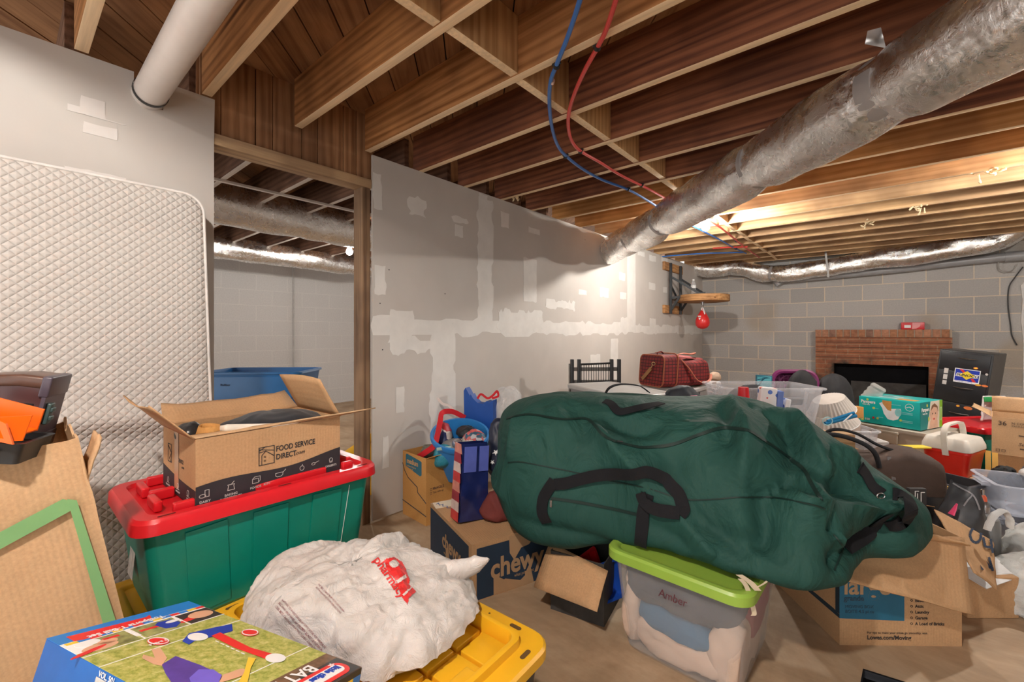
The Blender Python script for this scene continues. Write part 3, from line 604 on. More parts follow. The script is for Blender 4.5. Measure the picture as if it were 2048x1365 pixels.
def carton(name, label, loc, rotz, L, W, H, mat=None, flaps={}, cat='box', rot=None, th=0.004, inner=None, top=False, group=None, bulge=0.0):
    """open cardboard box: flaps[side] = (angle from straight up, outwards positive, length, skew0, skew1)"""
    mat = mat or CARD; inner = inner or CARD_D
    t = thing(name, label, cat, loc, rotz, group, rot); m = MB()
    m.box((-L/2, -W/2, 0), (L/2, W/2, th)); zt = H
    m.box((-L/2, -W/2, th), (L/2, -W/2+th, H)); m.box((-L/2, W/2-th, th), (L/2, W/2, H)); m.box((-L/2, -W/2+th, th), (-L/2+th, W/2-th, H)); m.box((L/2-th, -W/2+th, th), (L/2, W/2-th, H))
    part('carton_body', m, mat, t, smooth=0)
    if top:
        m = MB(); m.box((-L/2, -W/2, H), (L/2, -0.0015, H+th), 0.0008); part('top_flap', m, mat, t, smooth=0)
        m = MB(); m.box((-L/2, 0.0015, H), (L/2, W/2, H+th), 0.0008); part('top_flap', m, mat, t, smooth=0)
    for side, sp in flaps.items():
        ang, ln = sp[0], sp[1]; s0 = sp[2] if len(sp) > 2 else 0.0; s1 = sp[3] if len(sp) > 3 else 0.0; jag = sp[4] if len(sp) > 4 else 0.0
        a, b, out = {'front': ((-L/2, -W/2), (L/2, -W/2), (0, -1)), 'back': ((L/2, W/2), (-L/2, W/2), (0, 1)), 'left': ((-L/2, W/2), (-L/2, -W/2), (-1, 0)), 'right': ((L/2, -W/2), (L/2, W/2), (1, 0))}[side]
        A = Vector((*a, H)); B = Vector((*b, H)); e = (B-A).normalized(); o = Vector((*out, 0))
        dirv = o*sin(radians(ang))+Vector((0, 0, 1))*cos(radians(ang)); nn = e.cross(dirv).normalized(); rj = random.Random(int(ang*7+ln*1000))
        n = 9; top_ = []
        Lf = (B-A).length
        for k in range(n+1):
            f = k/n; x = s0+(Lf-s0-s1)*f; yy = ln*(1-(rj.uniform(0, jag) if 0 < k < n else 0)); top_.append((x, yy))
        def P(x, y): # gentle curl
            return A+e*x+dirv*y+nn*(0.012*sin(pi*x/Lf)*(y/ln)**2)+o*(0.002)
        rows = 6; vs = []
        for r in range(rows+1):
            f = r/rows
            for k in range(n+1):
                xb = Lf*k/n; xt, yt = top_[k]; vs.append(P(xb+(xt-xb)*f, yt*f))
        fs = [(r*(n+1)+k, r*(n+1)+k+1, (r+1)*(n+1)+k+1, (r+1)*(n+1)+k) for r in range(rows) for k in range(n)]
        m = MB(); m.add(vs, fs); part('flap', m, mat, t, solid=th*0.9, smooth=30)
    return t
def front_face(t, L, W, H, side='front'):   # frame of a side face: x to the right, y up, origin bottom left
    if side == 'front': return frame((-L/2, -W/2, 0), (1, 0, 0), (0, 0, 1))
    if side == 'left': return frame((-L/2, W/2, 0), (0, -1, 0), (0, 0, 1))
    if side == 'right': return frame((L/2, -W/2, 0), (0, 1, 0), (0, 0, 1))
    if side == 'top': return frame((-L/2, -W/2, H), (1, 0, 0), (0, 1, 0))
def printed(name, t, M, items, solidname=None):
    """items: list of (material, function(mb)) ; one mesh per printed part"""
    mats = []; mb = MB()
    for mat, fn in items:
        if mat not in mats: mats.append(mat)
        k = mats.index(mat); b = MB(); fn(b); mb.add([M @ p for p in b.v], b.f, k)
    return part(name, mb, mats, t, smooth=0, fixn=False)
# ---------------------------------------------------------------- things printed on or strapped to a soft surface
class Surf:
    def __init__(s, mb): s.t = BVHTree.FromPolygons([tuple(p) for p in mb.v], mb.f)
    def hit(s, u, v):
        r = ray(u, v).normalized(); h = s.t.ray_cast(CAM, r, 20)
        if h[0] is None: return None, None
        n = h[1]
        if n.dot(r) > 0: n = -n
        return h[0], n
def ribbon(sf, pts, w, lift=0.004, n=8, twist=None, th=0.0015, lifts=None, mb=None, curve=True):
    """band of width w following the surface seen along the picture polyline pts"""
    U = catmull([(p[0], p[1], 0) for p in pts], n) if curve else [Vector((p[0], p[1], 0)) for p in pts]
    C0 = []; m0 = len(U)
    for i, q in enumerate(U):
        p, nn = sf.hit(q.x, q.y)
        if p is None: continue
        f = i/(m0-1); lf = lift
        if lifts:
            x = f*(len(lifts)-1); k = min(int(x), len(lifts)-2); lf = lifts[k]+(lifts[k+1]-lifts[k])*(x-k)
        C0.append([p, nn, lf])
    if len(C0) < 3: return mb or MB()
    for _ in range(2):
        D = [list(x) for x in C0]
        for i in range(1, len(C0)-1): D[i][0] = (C0[i-1][0]+C0[i][0]*2+C0[i+1][0])/4; D[i][1] = (C0[i-1][1]+C0[i][1]+C0[i+1][1]).normalized()
        C0 = D
    mb = mb or MB(); R = []
    for i, (p, nn, lf) in enumerate(C0):
        t = (C0[min(i+1, len(C0)-1)][0]-C0[max(i-1, 0)][0]).normalized(); s = t.cross(nn).normalized(); n2 = s.cross(t).normalized()
        if n2.dot(nn) < 0: n2 = -n2
        c = p+nn*lf; R.append([c-s*w/2, c+s*w/2, c+s*w/2+n2*th, c-s*w/2+n2*th])
    mb.loft(R); return mb
def words_on(sf, s, u, v, h, rot=0, bold=0.0, lift=0.002, mb=None, sx=1.0, cuts=1, shear=0.0):
    """print text on a soft surface; u,v,h in picture pixels, rot in degrees (clockwise positive)"""
    t = MB(); words(t, s, 0, 0, h, bold=bold, sx=sx, shear=shear); bm = bmesh.new(); me = bpy.data.meshes.new('x'); me.from_pydata([tuple(p) for p in t.v], [], t.f); bm.from_mesh(me)
    bmesh.ops.delete(bm, geom=[f for f in bm.faces if f.normal.z < 0.5], context='FACES'); bmesh.ops.triangulate(bm, faces=bm.faces[:])
    for _ in range(cuts): bmesh.ops.subdivide_edges(bm, edges=[e for e in bm.edges if e.calc_length() > h*0.12], cuts=1, use_grid_fill=False); bmesh.ops.triangulate(bm, faces=bm.faces[:])
    bm.verts.index_update(); ca, sa = cos(radians(rot)), sin(radians(rot)); vs = []; ok = []
    for q in bm.verts:
        x, y = q.co.x, -q.co.y; p, n = sf.hit(u+x*ca-y*sa, v+x*sa+y*ca); ok.append(p is not None); vs.append(p+n*lift if p else Vector((0, 0, 0)))
    fs = [tuple(q.index for q in f.verts) for f in bm.faces if all(ok[q.index] for q in f.verts)]
    used = sorted({i for f in fs for i in f}); mp_ = {a: b for b, a in enumerate(used)}
    mb = mb or MB(); mb.add([vs[i] for i in used], [tuple(mp_[i] for i in f) for f in fs]); bm.free(); bpy.data.meshes.remove(me); return mb
def poly_on(sf, poly, lift=0.002, mb=None, step=6):
    """fill a picture-space polygon with small quads lying on the surface"""
    mb = mb or MB(); us = [p[0] for p in poly]; vs_ = [p[1] for p in poly]
    def inside(x, y):
        c = False; j = len(poly)-1
        for i in range(len(poly)):
            if ((poly[i][1] > y) != (poly[j][1] > y)) and (x < (poly[j][0]-poly[i][0])*(y-poly[i][1])/(poly[j][1]-poly[i][1])+poly[i][0]): c = not c
            j = i
        return c
    idx = {}; vs = []; fs = []
    def vid(a, b):
        if (a, b) not in idx:
            p, n = sf.hit(a, b)
            if p is None: return None
            idx[(a, b)] = len(vs); vs.append(p+n*lift)
        return idx[(a, b)]
    x = min(us)
    while x < max(us):
        y = min(vs_)
        while y < max(vs_):
            if inside(x+step/2, y+step/2):
                q = [vid(x, y), vid(x+step, y), vid(x+step, y+step), vid(x, y+step)]
                if None not in q: fs.append(tuple(q))
            y += step
        x += step
    mb.add(vs, fs); return mb
def crumple(mb, amp=0.01, scale=6, seed=0, fine=0.3, ax=(1, 1, 1), ridge=True, up=None):
    """fold a surface like thin plastic or paper: displace along smooth vertex normals"""
    me = bpy.data.meshes.new('x'); me.from_pydata([tuple(p) for p in mb.v], [], mb.f); me.update(); nr = [v.normal.copy() for v in me.vertices]; bpy.data.meshes.remove(me)
    cg = sum(mb.v, Vector())/len(mb.v)
    if sum((p-cg).normalized().dot(n) for p, n in zip(mb.v, nr)) < 0: nr = [-n for n in nr]
    o = Vector((seed*3.1, seed*1.7, seed*0.9))
    for i, p in enumerate(mb.v):
        q = Vector((p.x*ax[0], p.y*ax[1], p.z*ax[2]))*scale+o
        w = Vector((noise.noise(q*0.5), noise.noise(q*0.5+Vector((9, 0, 0))), noise.noise(q*0.5+Vector((0, 9, 0)))))
        q2 = q+w*0.9
        if ridge: d = (1-2*abs(noise.noise(q2)))*1.0+fine*(1-2*abs(noise.noise(q2*2.7)))+fine*0.4*noise.noise(q2*6)
        else: d = noise.noise(q2)+fine*noise.noise(q2*2.5)
        k = 1.0
        if up is not None: k = up(p)
        mb.v[i] = p+nr[i]*(d*amp*k)
    return mb
def blob(c, rx, ry, rz, rot=0, n=48, e=2.4, flat=0.35, fn=None):
    """soft heap: superellipsoid with a flattened underside, centre of the base at c"""
    m = MB(); c = Vector(c); Mr = Matrix.Rotation(rot, 4, 'Z')
    def sg(x, p): return math.copysign(abs(x)**p, x)
    def f(a, b):
        th = pi*a; ph = 2*pi*b; x = sg(sin(th), 2/e)*sg(cos(ph), 2/e); y = sg(sin(th), 2/e)*sg(sin(ph), 2/e); z = cos(th)
        z = z if z > 0 else z*flat
        p = Vector((x*rx, y*ry, z*rz))
        if fn: p = fn(p, x, y, z)
        return c+Mr @ (p+Vector((0, 0, rz*flat)))
    m.grid(f, n, n*2, 0, False, True); return m
# ================================================================ stack at the left: yellow-lidded totes, green tote, food carton
YEL = plain('yellow_plastic', (0.78, 0.42, 0.015), 0.38, var=0.04, spec=0.5); GRN = plain('green_plastic', (0.0, 0.21, 0.155), 0.35, var=0.06, spec=0.5); RED = plain('red_plastic', (0.62, 0.012, 0.02), 0.32, var=0.05, spec=0.5)
# front tote under the shopping bag
fx, fa = cam(0.103, 1.041), -37.9
ex = Vector((cos(TH+radians(fa)), sin(TH+radians(fa)), 0)); ey = Vector((-ex.y, ex.x, 0))
Lt, Wt = 0.735, 0.475
fc = fx-ex*(Lt/2+0.018)-ey*(Wt/2+0.018)
yt = thing('storage_tote', 'black tote with a yellow lid under the crumpled white shopping bag', 'storage tote', (fc.x, fc.y, 0), TH+radians(fa))
part('tub', tote_body(Lt, Wt, 0.352, 0.86, ribs=5), BLACKP, yt)
m = MB(); z = 0.345; Lo, Wo = Lt+0.036, Wt+0.036
i_ = lambda k, zz, r: rr3(Lo-2*k, Wo-2*k, z+zz, r)
m.loft([i_(0.008, 0.0, .05), i_(0.0, 0.0, .055), i_(0.0, 0.022, .055), i_(0.006, 0.028, .05), i_(0.05, 0.028, .035), i_(0.052, 0.045, .033), i_(0.060, 0.047, .03), i_(0.066, 0.045, .028), i_(0.070, 0.010, .025), i_(0.09, 0.010, .02)])
Li, Wi = Lo-0.15, Wo-0.15
for a in range(7):
    for b in range(4):
        x0 = -Li/2+a*Li/7; y0 = -Wi/2+b*Wi/4; m.box((x0+0.005, y0+0.005, z+0.004), (x0+Li/7-0.005, y0+Wi/4-0.005, z+0.022), 0.003)
for s in (-1, 1):
    m.box((s*(Lo/2-0.075)-0.02, -0.05, z+0.02), (s*(Lo/2-0.075)+0.02, 0.05, z+0.044), 0.004)
part('lid', m, YEL, yt)
m = MB()
for sx_ in (-1, 1):
    for sy_ in (-1, 1):
        M = Matrix.Translation((sx_*(Lo/2-0.026), sy_*(Wo/2-0.085), z+0.0285)); m.add([M @ Vector((x, y, 0)) for x, y in rrect(-0.006, -0.017, 0.006, 0.017, 0.0059, 4)], [tuple(range(20))])
        M = Matrix.Translation((sx_*(Lo/2-0.10), sy_*(Wo/2-0.025), z+0.0285)); m.add([M @ Vector((x, y, 0)) for x, y in rrect(-0.017, -0.006, 0.017, 0.006, 0.006, 4)], [tuple(range(20))])
for x in (-0.2, 0, 0.2): m.lathe([(0.003, z+0.0282), (0.003, z+0.0286)], (x, Wo/2-0.025, 0), 8)
part('lock_hole', m, plain('hole_dark', (0.10, 0.05, 0.01), 0.9), yt, smooth=0)
# green tote on a low yellow-lidded tote
gx = -1.42; gy0, gy1 = 0.215, 0.915; gc = (gx-0.225, (gy0+gy1)/2)
lw = thing('storage_tote', 'low black tote with a yellow lid under the green tote by the mattress', 'storage tote', (gc[0], gc[1]-0.01, 0), pi/2)
part('tub', tote_body(0.66, 0.44, 0.272, 0.88, ribs=4), BLACKP, lw); part('lid', tote_lid(0.68, 0.45, 0.264, h=0.034, drop=0.012), YEL, lw)
g = thing('storage_tote', 'dark green tote with a red lid carrying the open food service carton', 'storage tote', (gc[0], gc[1], 0.300), pi/2)
L, Wd, Hb = 0.655, 0.40, 0.292
part('tub', tote_body(L, Wd, Hb, 0.9, ribs=0), GRN, g)
for s in (-1, 1):   # vertical grooves on the long sides
    for k, x in enumerate((-0.19, -0.02, 0.16)):
        m = MB(); m.bar((x*0.92, s*(Wd*0.45+0.001), 0.02), (x, s*(Wd/2+0.001), Hb*0.9), 0.10, 0.004, up=(0, 1, 0)); part('side_rib', m, GRN, g)
m = MB(); z = Hb-0.01; Lo, Wo = L+0.05, Wd+0.05
i_ = lambda k, zz, r: rr3(Lo-2*k, Wo-2*k, z+zz, r)
m.loft([i_(0.006, 0.0, .05), i_(0.0, 0.0, .055), i_(0.002, 0.030, .055), i_(0.010, 0.040, .05), i_(0.040, 0.040, .04), i_(0.046, 0.028, .036), i_(0.07, 0.024, .03)])
part('lid', m, RED, g)
m = MB()
for y in (-1, 1):
    for x0, x1 in ((-0.26, -0.13), (-0.06, 0.17), (0.23, 0.27)): m.box((x0, y*(Wo/2-0.062)-0.010, z+0.026), (x1, y*(Wo/2-0.062)+0.010, z+0.056), 0.005)
for x in (-1, 1):
    m.box((x*(Lo/2-0.07)-0.010, -0.12, z+0.026), (x*(Lo/2-0.07)+0.010, -0.03, z+0.056), 0.005); m.box((x*(Lo/2-0.07)-0.010, 0.04, z+0.026), (x*(Lo/2-0.07)+0.010, 0.13, z+0.056), 0.005)
    m.box((x*(Lo/2-0.10)-0.03, -0.012, z+0.026), (x*(Lo/2-0.10)+0.03, 0.012, z+0.056), 0.005)
part('lid_ridge', m, RED, g)
m = MB()
for x in (-0.28, 0.02, 0.29): m.prism([(p[0]+x, p[1]-Wo/2+0.026, z+0.0402) for p in rrect(-0.02, -0.004, 0.02, 0.004, 0.004, 3)], (0, 0, 0.0004))
part('lock_hole', m, plain('hole_red', (0.12, 0.0, 0.0), 0.9), g, smooth=0)
m = MB(); M = frame((-L/2*0.965-0.0035, 0.07, 0.09), (0, -1, 0), (0.09, 0, 1)); dec(m, rect(0, 0, 0.07, 0.15)); m.v = [M @ p for p in m.v]; part('paper_label', m, plain('label_paper', (0.50, 0.48, 0.45), 0.8, nscale=60, var=0.25), g, smooth=0)
m = MB(); m.tube([(0.24, -Wd/2-0.0, Hb*0.9), (0.212, -Wd/2*0.93, 0.05)], 0.0009, 6); part('loose_thread', m, WHITE, g)
# food service carton, long side towards the camera
bL, bW, bH = 0.435, 0.315, 0.195
zl = 0.300+z+0.028
fb = carton('cardboard_box', 'open brown food service carton on the red lid with flaps spread', (-1.475-bW/2, 0.566, zl), pi/2+radians(2), bL, bW, bH, CARD,
     {'left': (42, 0.145, 0.0, 0.015, 0.12), 'right': (-28, 0.155, 0.01, 0.0), 'back': (64, 0.13, 0.0, 0.02, 0.1)})
# front flap: folded out flat, seen edge-on, warped down to the left
m = MB(); A = Vector((-bL/2, -bW/2, bH)); vs = []
for i in range(13):
    f = i/12; x = -bL/2+bL*1.0*f
    for j in range(4):
        g_ = j/3; vs.append(Vector((x+0.10*g_*f*f, -bW/2+0.002-(-0.10+0.055*f)*g_*(1) if False else -bW/2+0.08*g_*(1-f)**1.2-0.07*g_*f, bH+0.004-0.006*g_*(1-f)+0.020*g_*f)))
m.add(vs, [(i*4+j, (i+1)*4+j, (i+1)*4+j+1, i*4+j+1) for i in range(12) for j in range(3)]); part('flap', m, CARD_L, fb, solid=0.004)
FF = front_face(fb, bL, bW, bH)
def band(mb):
    top = [(bL*i/20, 0.056+0.022*(i/20)+0.008*sin(2.2*pi*i/20+0.6)) for i in range(21)]
    dec(mb, [(0, 0.001), (bL, 0.001)]+top[::-1])
def logo(mb):
    x, y = 0.165, 0.082
    stroke(mb, [(x, y), (x+0.045, y), (x+0.045, y+0.055), (x, y+0.055)], 0.0022, closed=True)
    for a, b in (((x, y+0.05), (x+0.045, y+0.04)), ((x, y+0.04), (x+0.02, y+0.042)), ((x+0.02, y+0.042), (x+0.045, y+0.022)), ((x+0.018, y+0.055), (x, y+0.045))): stroke(mb, [a, b], 0.0022)
    stroke(mb, [(x+0.008, y), (x+0.008, y+0.03), (x+0.02, y+0.042)], 0.0018)
    for cy in (0.012, 0.024): stroke(mb, ell(x+0.017, y+cy, 0.0025, 0.0025, 10), 0.001, closed=True)
    words(mb, 'FOOD SERVICE', x+0.05, y+0.034, 0.017, sx=0.78, bold=0.03); words(mb, 'DIRECT', x+0.05, y+0.008, 0.017, sx=0.78, bold=0.03); words(mb, '.com', x+0.108, y+0.010, 0.012, shear=0.4)
def icons(mb):
    names = [('DAIRY', 0.022), ('BAKING\nINGREDIENTS', 0.088), ('FOODS', 0.155), ('KITCHEN EQUIPMENT', 0.225), ('FRUITS', 0.298), ('SPICES &\nCONDIMENTS', 0.342), ('DESSERTS', 0.400)]
    for i, (s, x) in enumerate(names):
        up = 0.000+0.0; yb = 0.012+0.002*i
        words(mb, s, x, yb, 0.0066, align='CENTER', bold=0.03, lift=0.0022)
        y = yb+0.020; k = 0.0016
        if i == 0: stroke(mb, rect(x, y-0.004, x+0.010, y+0.015), k, 0.0022, closed=True); stroke(mb, ell(x-0.006, y, 0.008, 0.005, 12), k, 0.0022, closed=True)
        elif i == 1: stroke(mb, [(x-0.009, y-0.004), (x+0.009, y-0.004), (x+0.007, y+0.008), (x+0.009, y+0.012), (x-0.009, y+0.012), (x-0.007, y+0.008)], k, 0.0022, closed=True); stroke(mb, [(x, y+0.012), (x+0.008, y+0.02)], k, 0.0022)
        elif i == 2: stroke(mb, rect(x-0.009, y-0.004, x+0.008, y+0.009), k, 0.0022, closed=True); stroke(mb, [(x-0.009, y+0.009), (x-0.003, y+0.015), (x+0.013, y+0.015), (x+0.013, y+0.002), (x+0.008, y-0.004)], k, 0.0022)
        elif i == 3: stroke(mb, [(x-0.011, y+0.008), (x-0.011, y), (x-0.006, y-0.004), (x+0.006, y-0.004), (x+0.011, y), (x+0.011, y+0.008)], k, 0.0022, closed=True); stroke(mb, [(x+0.011, y+0.006), (x+0.020, y+0.015)], k, 0.0022)
        elif i == 4: stroke(mb, ell(x, y+0.003, 0.007, 0.0075, 14), k, 0.0022, closed=True); stroke(mb, [(x, y+0.01), (x+0.002, y+0.015)], k, 0.0022)
        elif i == 5: stroke(mb, ell(x-0.005, y+0.006, 0.006, 0.004, 10), k, 0.0022, closed=True); stroke(mb, [(x+0.001, y+0.008), (x+0.014, y+0.012)], k, 0.0022)
        else: stroke(mb, ell(x, y+0.004, 0.006, 0.006, 10), k, 0.0022, closed=True); stroke(mb, [(x-0.006, y+0.002), (x-0.004, y-0.005), (x+0.004, y-0.005), (x+0.006, y+0.002)], k, 0.0022)
BANDM = plain('dark_band_print', (0.025, 0.022, 0.028), 0.6)
printed('printed_band', fb, FF, [(BANDM, band)]); printed('lettering', fb, FF, [(INK, logo), (plain('white_print_dull', (0.5, 0.48, 0.46), 0.7), icons)])
FL = front_face(fb, bL, bW, bH, 'left')
def bandl(mb): dec(mb, [(0, 0.001), (bW, 0.001)]+[(bW*(1-i/12), 0.050+0.022*(i/12)*(i/12)) for i in range(13)])
def lft(mb):
    words(mb, 'SERVICE', 0.16, 0.105, 0.012, sx=0.8); words(mb, '.com', 0.19, 0.092, 0.009, shear=0.4); stroke(mb, rect(0.055, 0.09, 0.09, 0.145), 0.002, closed=True); stroke(mb, [(0.055, 0.14), (0.09, 0.12), (0.07, 0.10), (0.09, 0.09)], 0.002)
def lic(mb):
    for x, s in ((0.06, 'VEGETABLES'), (0.16, 'BEVERAGES'), (0.255, 'MEATS')):
        words(mb, s, x, 0.012, 0.0055, align='CENTER', lift=0.0022); stroke(mb, ell(x, 0.032, 0.008, 0.008, 12), 0.0014, 0.0022, closed=True); stroke(mb, [(x-0.012, 0.022), (x+0.012, 0.022)], 0.0014, 0.0022)
printed('printed_band', fb, FL, [(BANDM, bandl)]); printed('lettering', fb, FL, [(INK, lft), (plain('white_print_dull', (0.5, 0.48, 0.46), 0.7), lic)])
m = MB(); dec(m, rect(0.125, 0.02, 0.165, bH), 0.0018); m.v = [FL @ p for p in m.v]; part('packing_tape', m, plain('brown_tape', (0.50, 0.32, 0.19), 0.25, var=0.04), fb, smooth=0)
# contents of the carton
def inbox(x, y, z): return pmat(fb) @ Vector((x, y, z))
c = inbox(0.05, 0.0, 0.145); m = crumple(blob(c, 0.17, 0.09, 0.05, TH+radians(50), 30), 0.008, 9, 2, 0.4); tag(part('folded_cloth', m, fabric('black_cloth', (0.02, 0.022, 0.028), 0.9, sheen=0.2), smooth=70), 'black cloth lying crumpled inside the food service carton', 'cloth')
m = MB(); Mx = pmat(fb) @ Matrix.Translation((-0.01, -0.09, 0.183)) @ Matrix.Rotation(radians(8), 4, 'Y') @ Matrix.Rotation(radians(-12), 4, 'X')
m.box((-0.13, -0.045, -0.01), (0.14, 0.05, 0.012), 0.008, M=Mx); pb = tag(part('board_game', m, plain('cream_print', (0.70, 0.64, 0.55), 0.6)), 'cream patterned folder with black swirls inside the food service carton', 'folder')
m = MB()
for cx, cy, a, b in ((-0.07, 0.0, 0.03, 0.018), (0.04, 0.01, 0.045, 0.02), (0.11, -0.01, 0.02, 0.03)): m.prism([Mx @ Vector((p[0], p[1], 0.0122)) for p in ell(cx, cy, a, b)], (0, 0, 0.0006))
part('swirl_print', m, INK, pb, world=True, smooth=0)
m = MB(); m.prism([Mx @ Vector((p[0], p[1], 0.0126)) for p in ell(0.055, 0.028, 0.045, 0.012)], (0, 0, 0.001)); part('pink_label', m, plain('pink', (0.75, 0.25, 0.27), 0.6), pb, world=True, smooth=0)
c = inbox(-0.155, -0.06, 0.15); m = MB(); m.loft([[c+Vector((cos(a)*r, sin(a)*r*0.6, 0))+Vector((0, 0, zz)) for a in [2*pi*k/14 for k in range(14)]] for r, zz in ((0.02, -0.02), (0.045, 0.0), (0.05, 0.03), (0.035, 0.06))], True, False)
tag(part('paper_bag', crumple(m, 0.006, 14, 4), CARD_O, solid=0.0015), 'crumpled brown paper bag at the left end inside the food service carton', 'paper bag')
c = inbox(-0.185, 0.02, 0.165); m = crumple(blob(c, 0.035, 0.03, 0.035, 0, 20), 0.006, 22, 3); tag(part('plastic_bag', m, plain('black_bag', (0.02, 0.02, 0.022), 0.3), smooth=60), 'crumpled black plastic bag beside the brown paper in the food service carton', 'bag')
m = MB()
for k in range(12): a = inbox(-0.12+0.010*k, -0.115, 0.168+0.0005*k); m.tube([a+Vector((-0.004, 0, -0.012)), a, a+Vector((0.008, 0, 0.001))], 0.0022, 6)
a = inbox(-0.125, -0.12, 0.176); b = inbox(0.0, -0.12, 0.186); m.tube([a, b], 0.004, 8); tag(part('wooden_comb', m, plain('tan_comb', (0.55, 0.38, 0.2), 0.6)), 'tan ribbed coil brush at the front edge inside the food service carton', 'brush')

# blue tote pile in the doorway of the next room
BLU = plain('blue_plastic', (0.012, 0.13, 0.36), 0.35, var=0.05)
bx = pd(528, 745, 3.35)
for z0, lb in ((0.0, 'blue tote at the bottom of the pair seen through the doorway'), (0.42, 'open blue tote on top of the pair seen through the doorway')):
    t = thing('storage_tote', lb, 'storage tote', (bx.x, bx.y, z0), TH+radians(3), group=None)
    part('tub', tote_body(0.70, 0.42, 0.40, 0.86, rim=0.016), BLU, t)
    m = MB(); m.box((-0.27, -0.205, 0.30), (-0.02, -0.2, 0.34), 0.004); m.box((-0.30, -0.2085, 0.10), (0.30, -0.190, 0.365), 0.004)
    part('side_panel', m, BLU, t)
    if z0: m = MB(); Mf = frame((-0.20, -0.2098, 0.30), (1, 0, 0), (0, 0, 1)); words(m, 'Rubber', 0, 0, 0.016, bold=0.02); m.v = [Mf @ p for p in m.v]; part('lettering', m, NAVY, t, smooth=0)
# yellow lid leaning in the doorway
t = thing('storage_cover', 'yellow tote lid leaning on edge behind the doorway post', 'lid', tuple(pd(748, 940, 3.0)), 0, rot=(radians(80), radians(-34), TH+radians(8)))
m = tote_lid(0.60, 0.40, 0.0, h=0.03, drop=0.014, pads=(4, 3)); part('lid_panel', m, YEL, t)

# ================================================================ toy box lying on the front tote
Bc = cam(-0.746*0.985, 0.985, 1.107-0.618*0.985); Ac = cam(-0.835*0.985, 0.78*0.985, 1.107-0.55*0.985); Cc = cam(-0.2806*0.985, 0.803*0.985, 1.107-0.618*0.985)
uy_ = (Bc-Ac); ux_ = (Cc-Bc); TL, TW, TT = ux_.length, uy_.length, 0.105
Mt = frame(Ac, ux_, uy_)   # x along the long side, y towards the back, z up; origin at A
tb_ = thing('toy_box', 'bright toy sports set box with a grass picture on top lying tilted in front', 'box', tuple(Ac)); tb_.matrix_world = Mt; tb_.rotation_euler = Mt.to_euler()
m = MB(); m.box((0, 0, -TT), (TL, TW, 0), 0.0015); part('carton_body', m, [plain('toy_blue', (0.0, 0.11, 0.42), 0.35)], tb_)
GRASS = None
def grassm():
    m, nt, b = nodes('printed_grass'); v = coords(nt); r = ramp(nt, [(0.35, (0.22, 0.27, 0.04)), (0.5, (0.40, 0.42, 0.10)), (0.65, (0.58, 0.56, 0.22))]); nt.links.new(noi(nt, v, 70, 5, 0.75), r.inputs[0]); nt.links.new(r.outputs[0], b.inputs['Base Color']); b.inputs['Roughness'].default_value = 0.35; return m
GRASS = grassm(); TBLUE = plain('print_blue', (0.01, 0.20, 0.62), 0.35, var=0.03); TRED = plain('print_red', (0.72, 0.03, 0.03), 0.35, var=0.03); TYEL = plain('print_yellow', (0.80, 0.55, 0.05), 0.35, var=0.03); PWH = plain('print_white', (0.82, 0.82, 0.82), 0.35, var=0.02)
SKIN = plain('print_skin', (0.66, 0.38, 0.24), 0.4, var=0.08); PPUR = plain('print_purple', (0.09, 0.05, 0.32), 0.4, var=0.15, nscale=40); PBLK = plain('print_black', (0.03, 0.03, 0.03), 0.4); PBRN = plain('print_brown', (0.16, 0.09, 0.05), 0.5, var=0.3, nscale=90); PDB = plain('print_deepblue', (0.01, 0.05, 0.40), 0.4)
pr = lambda name, items: printed(name, tb_, Matrix.Identity(4), items)
x0 = 0.0
def S(fn): return fn
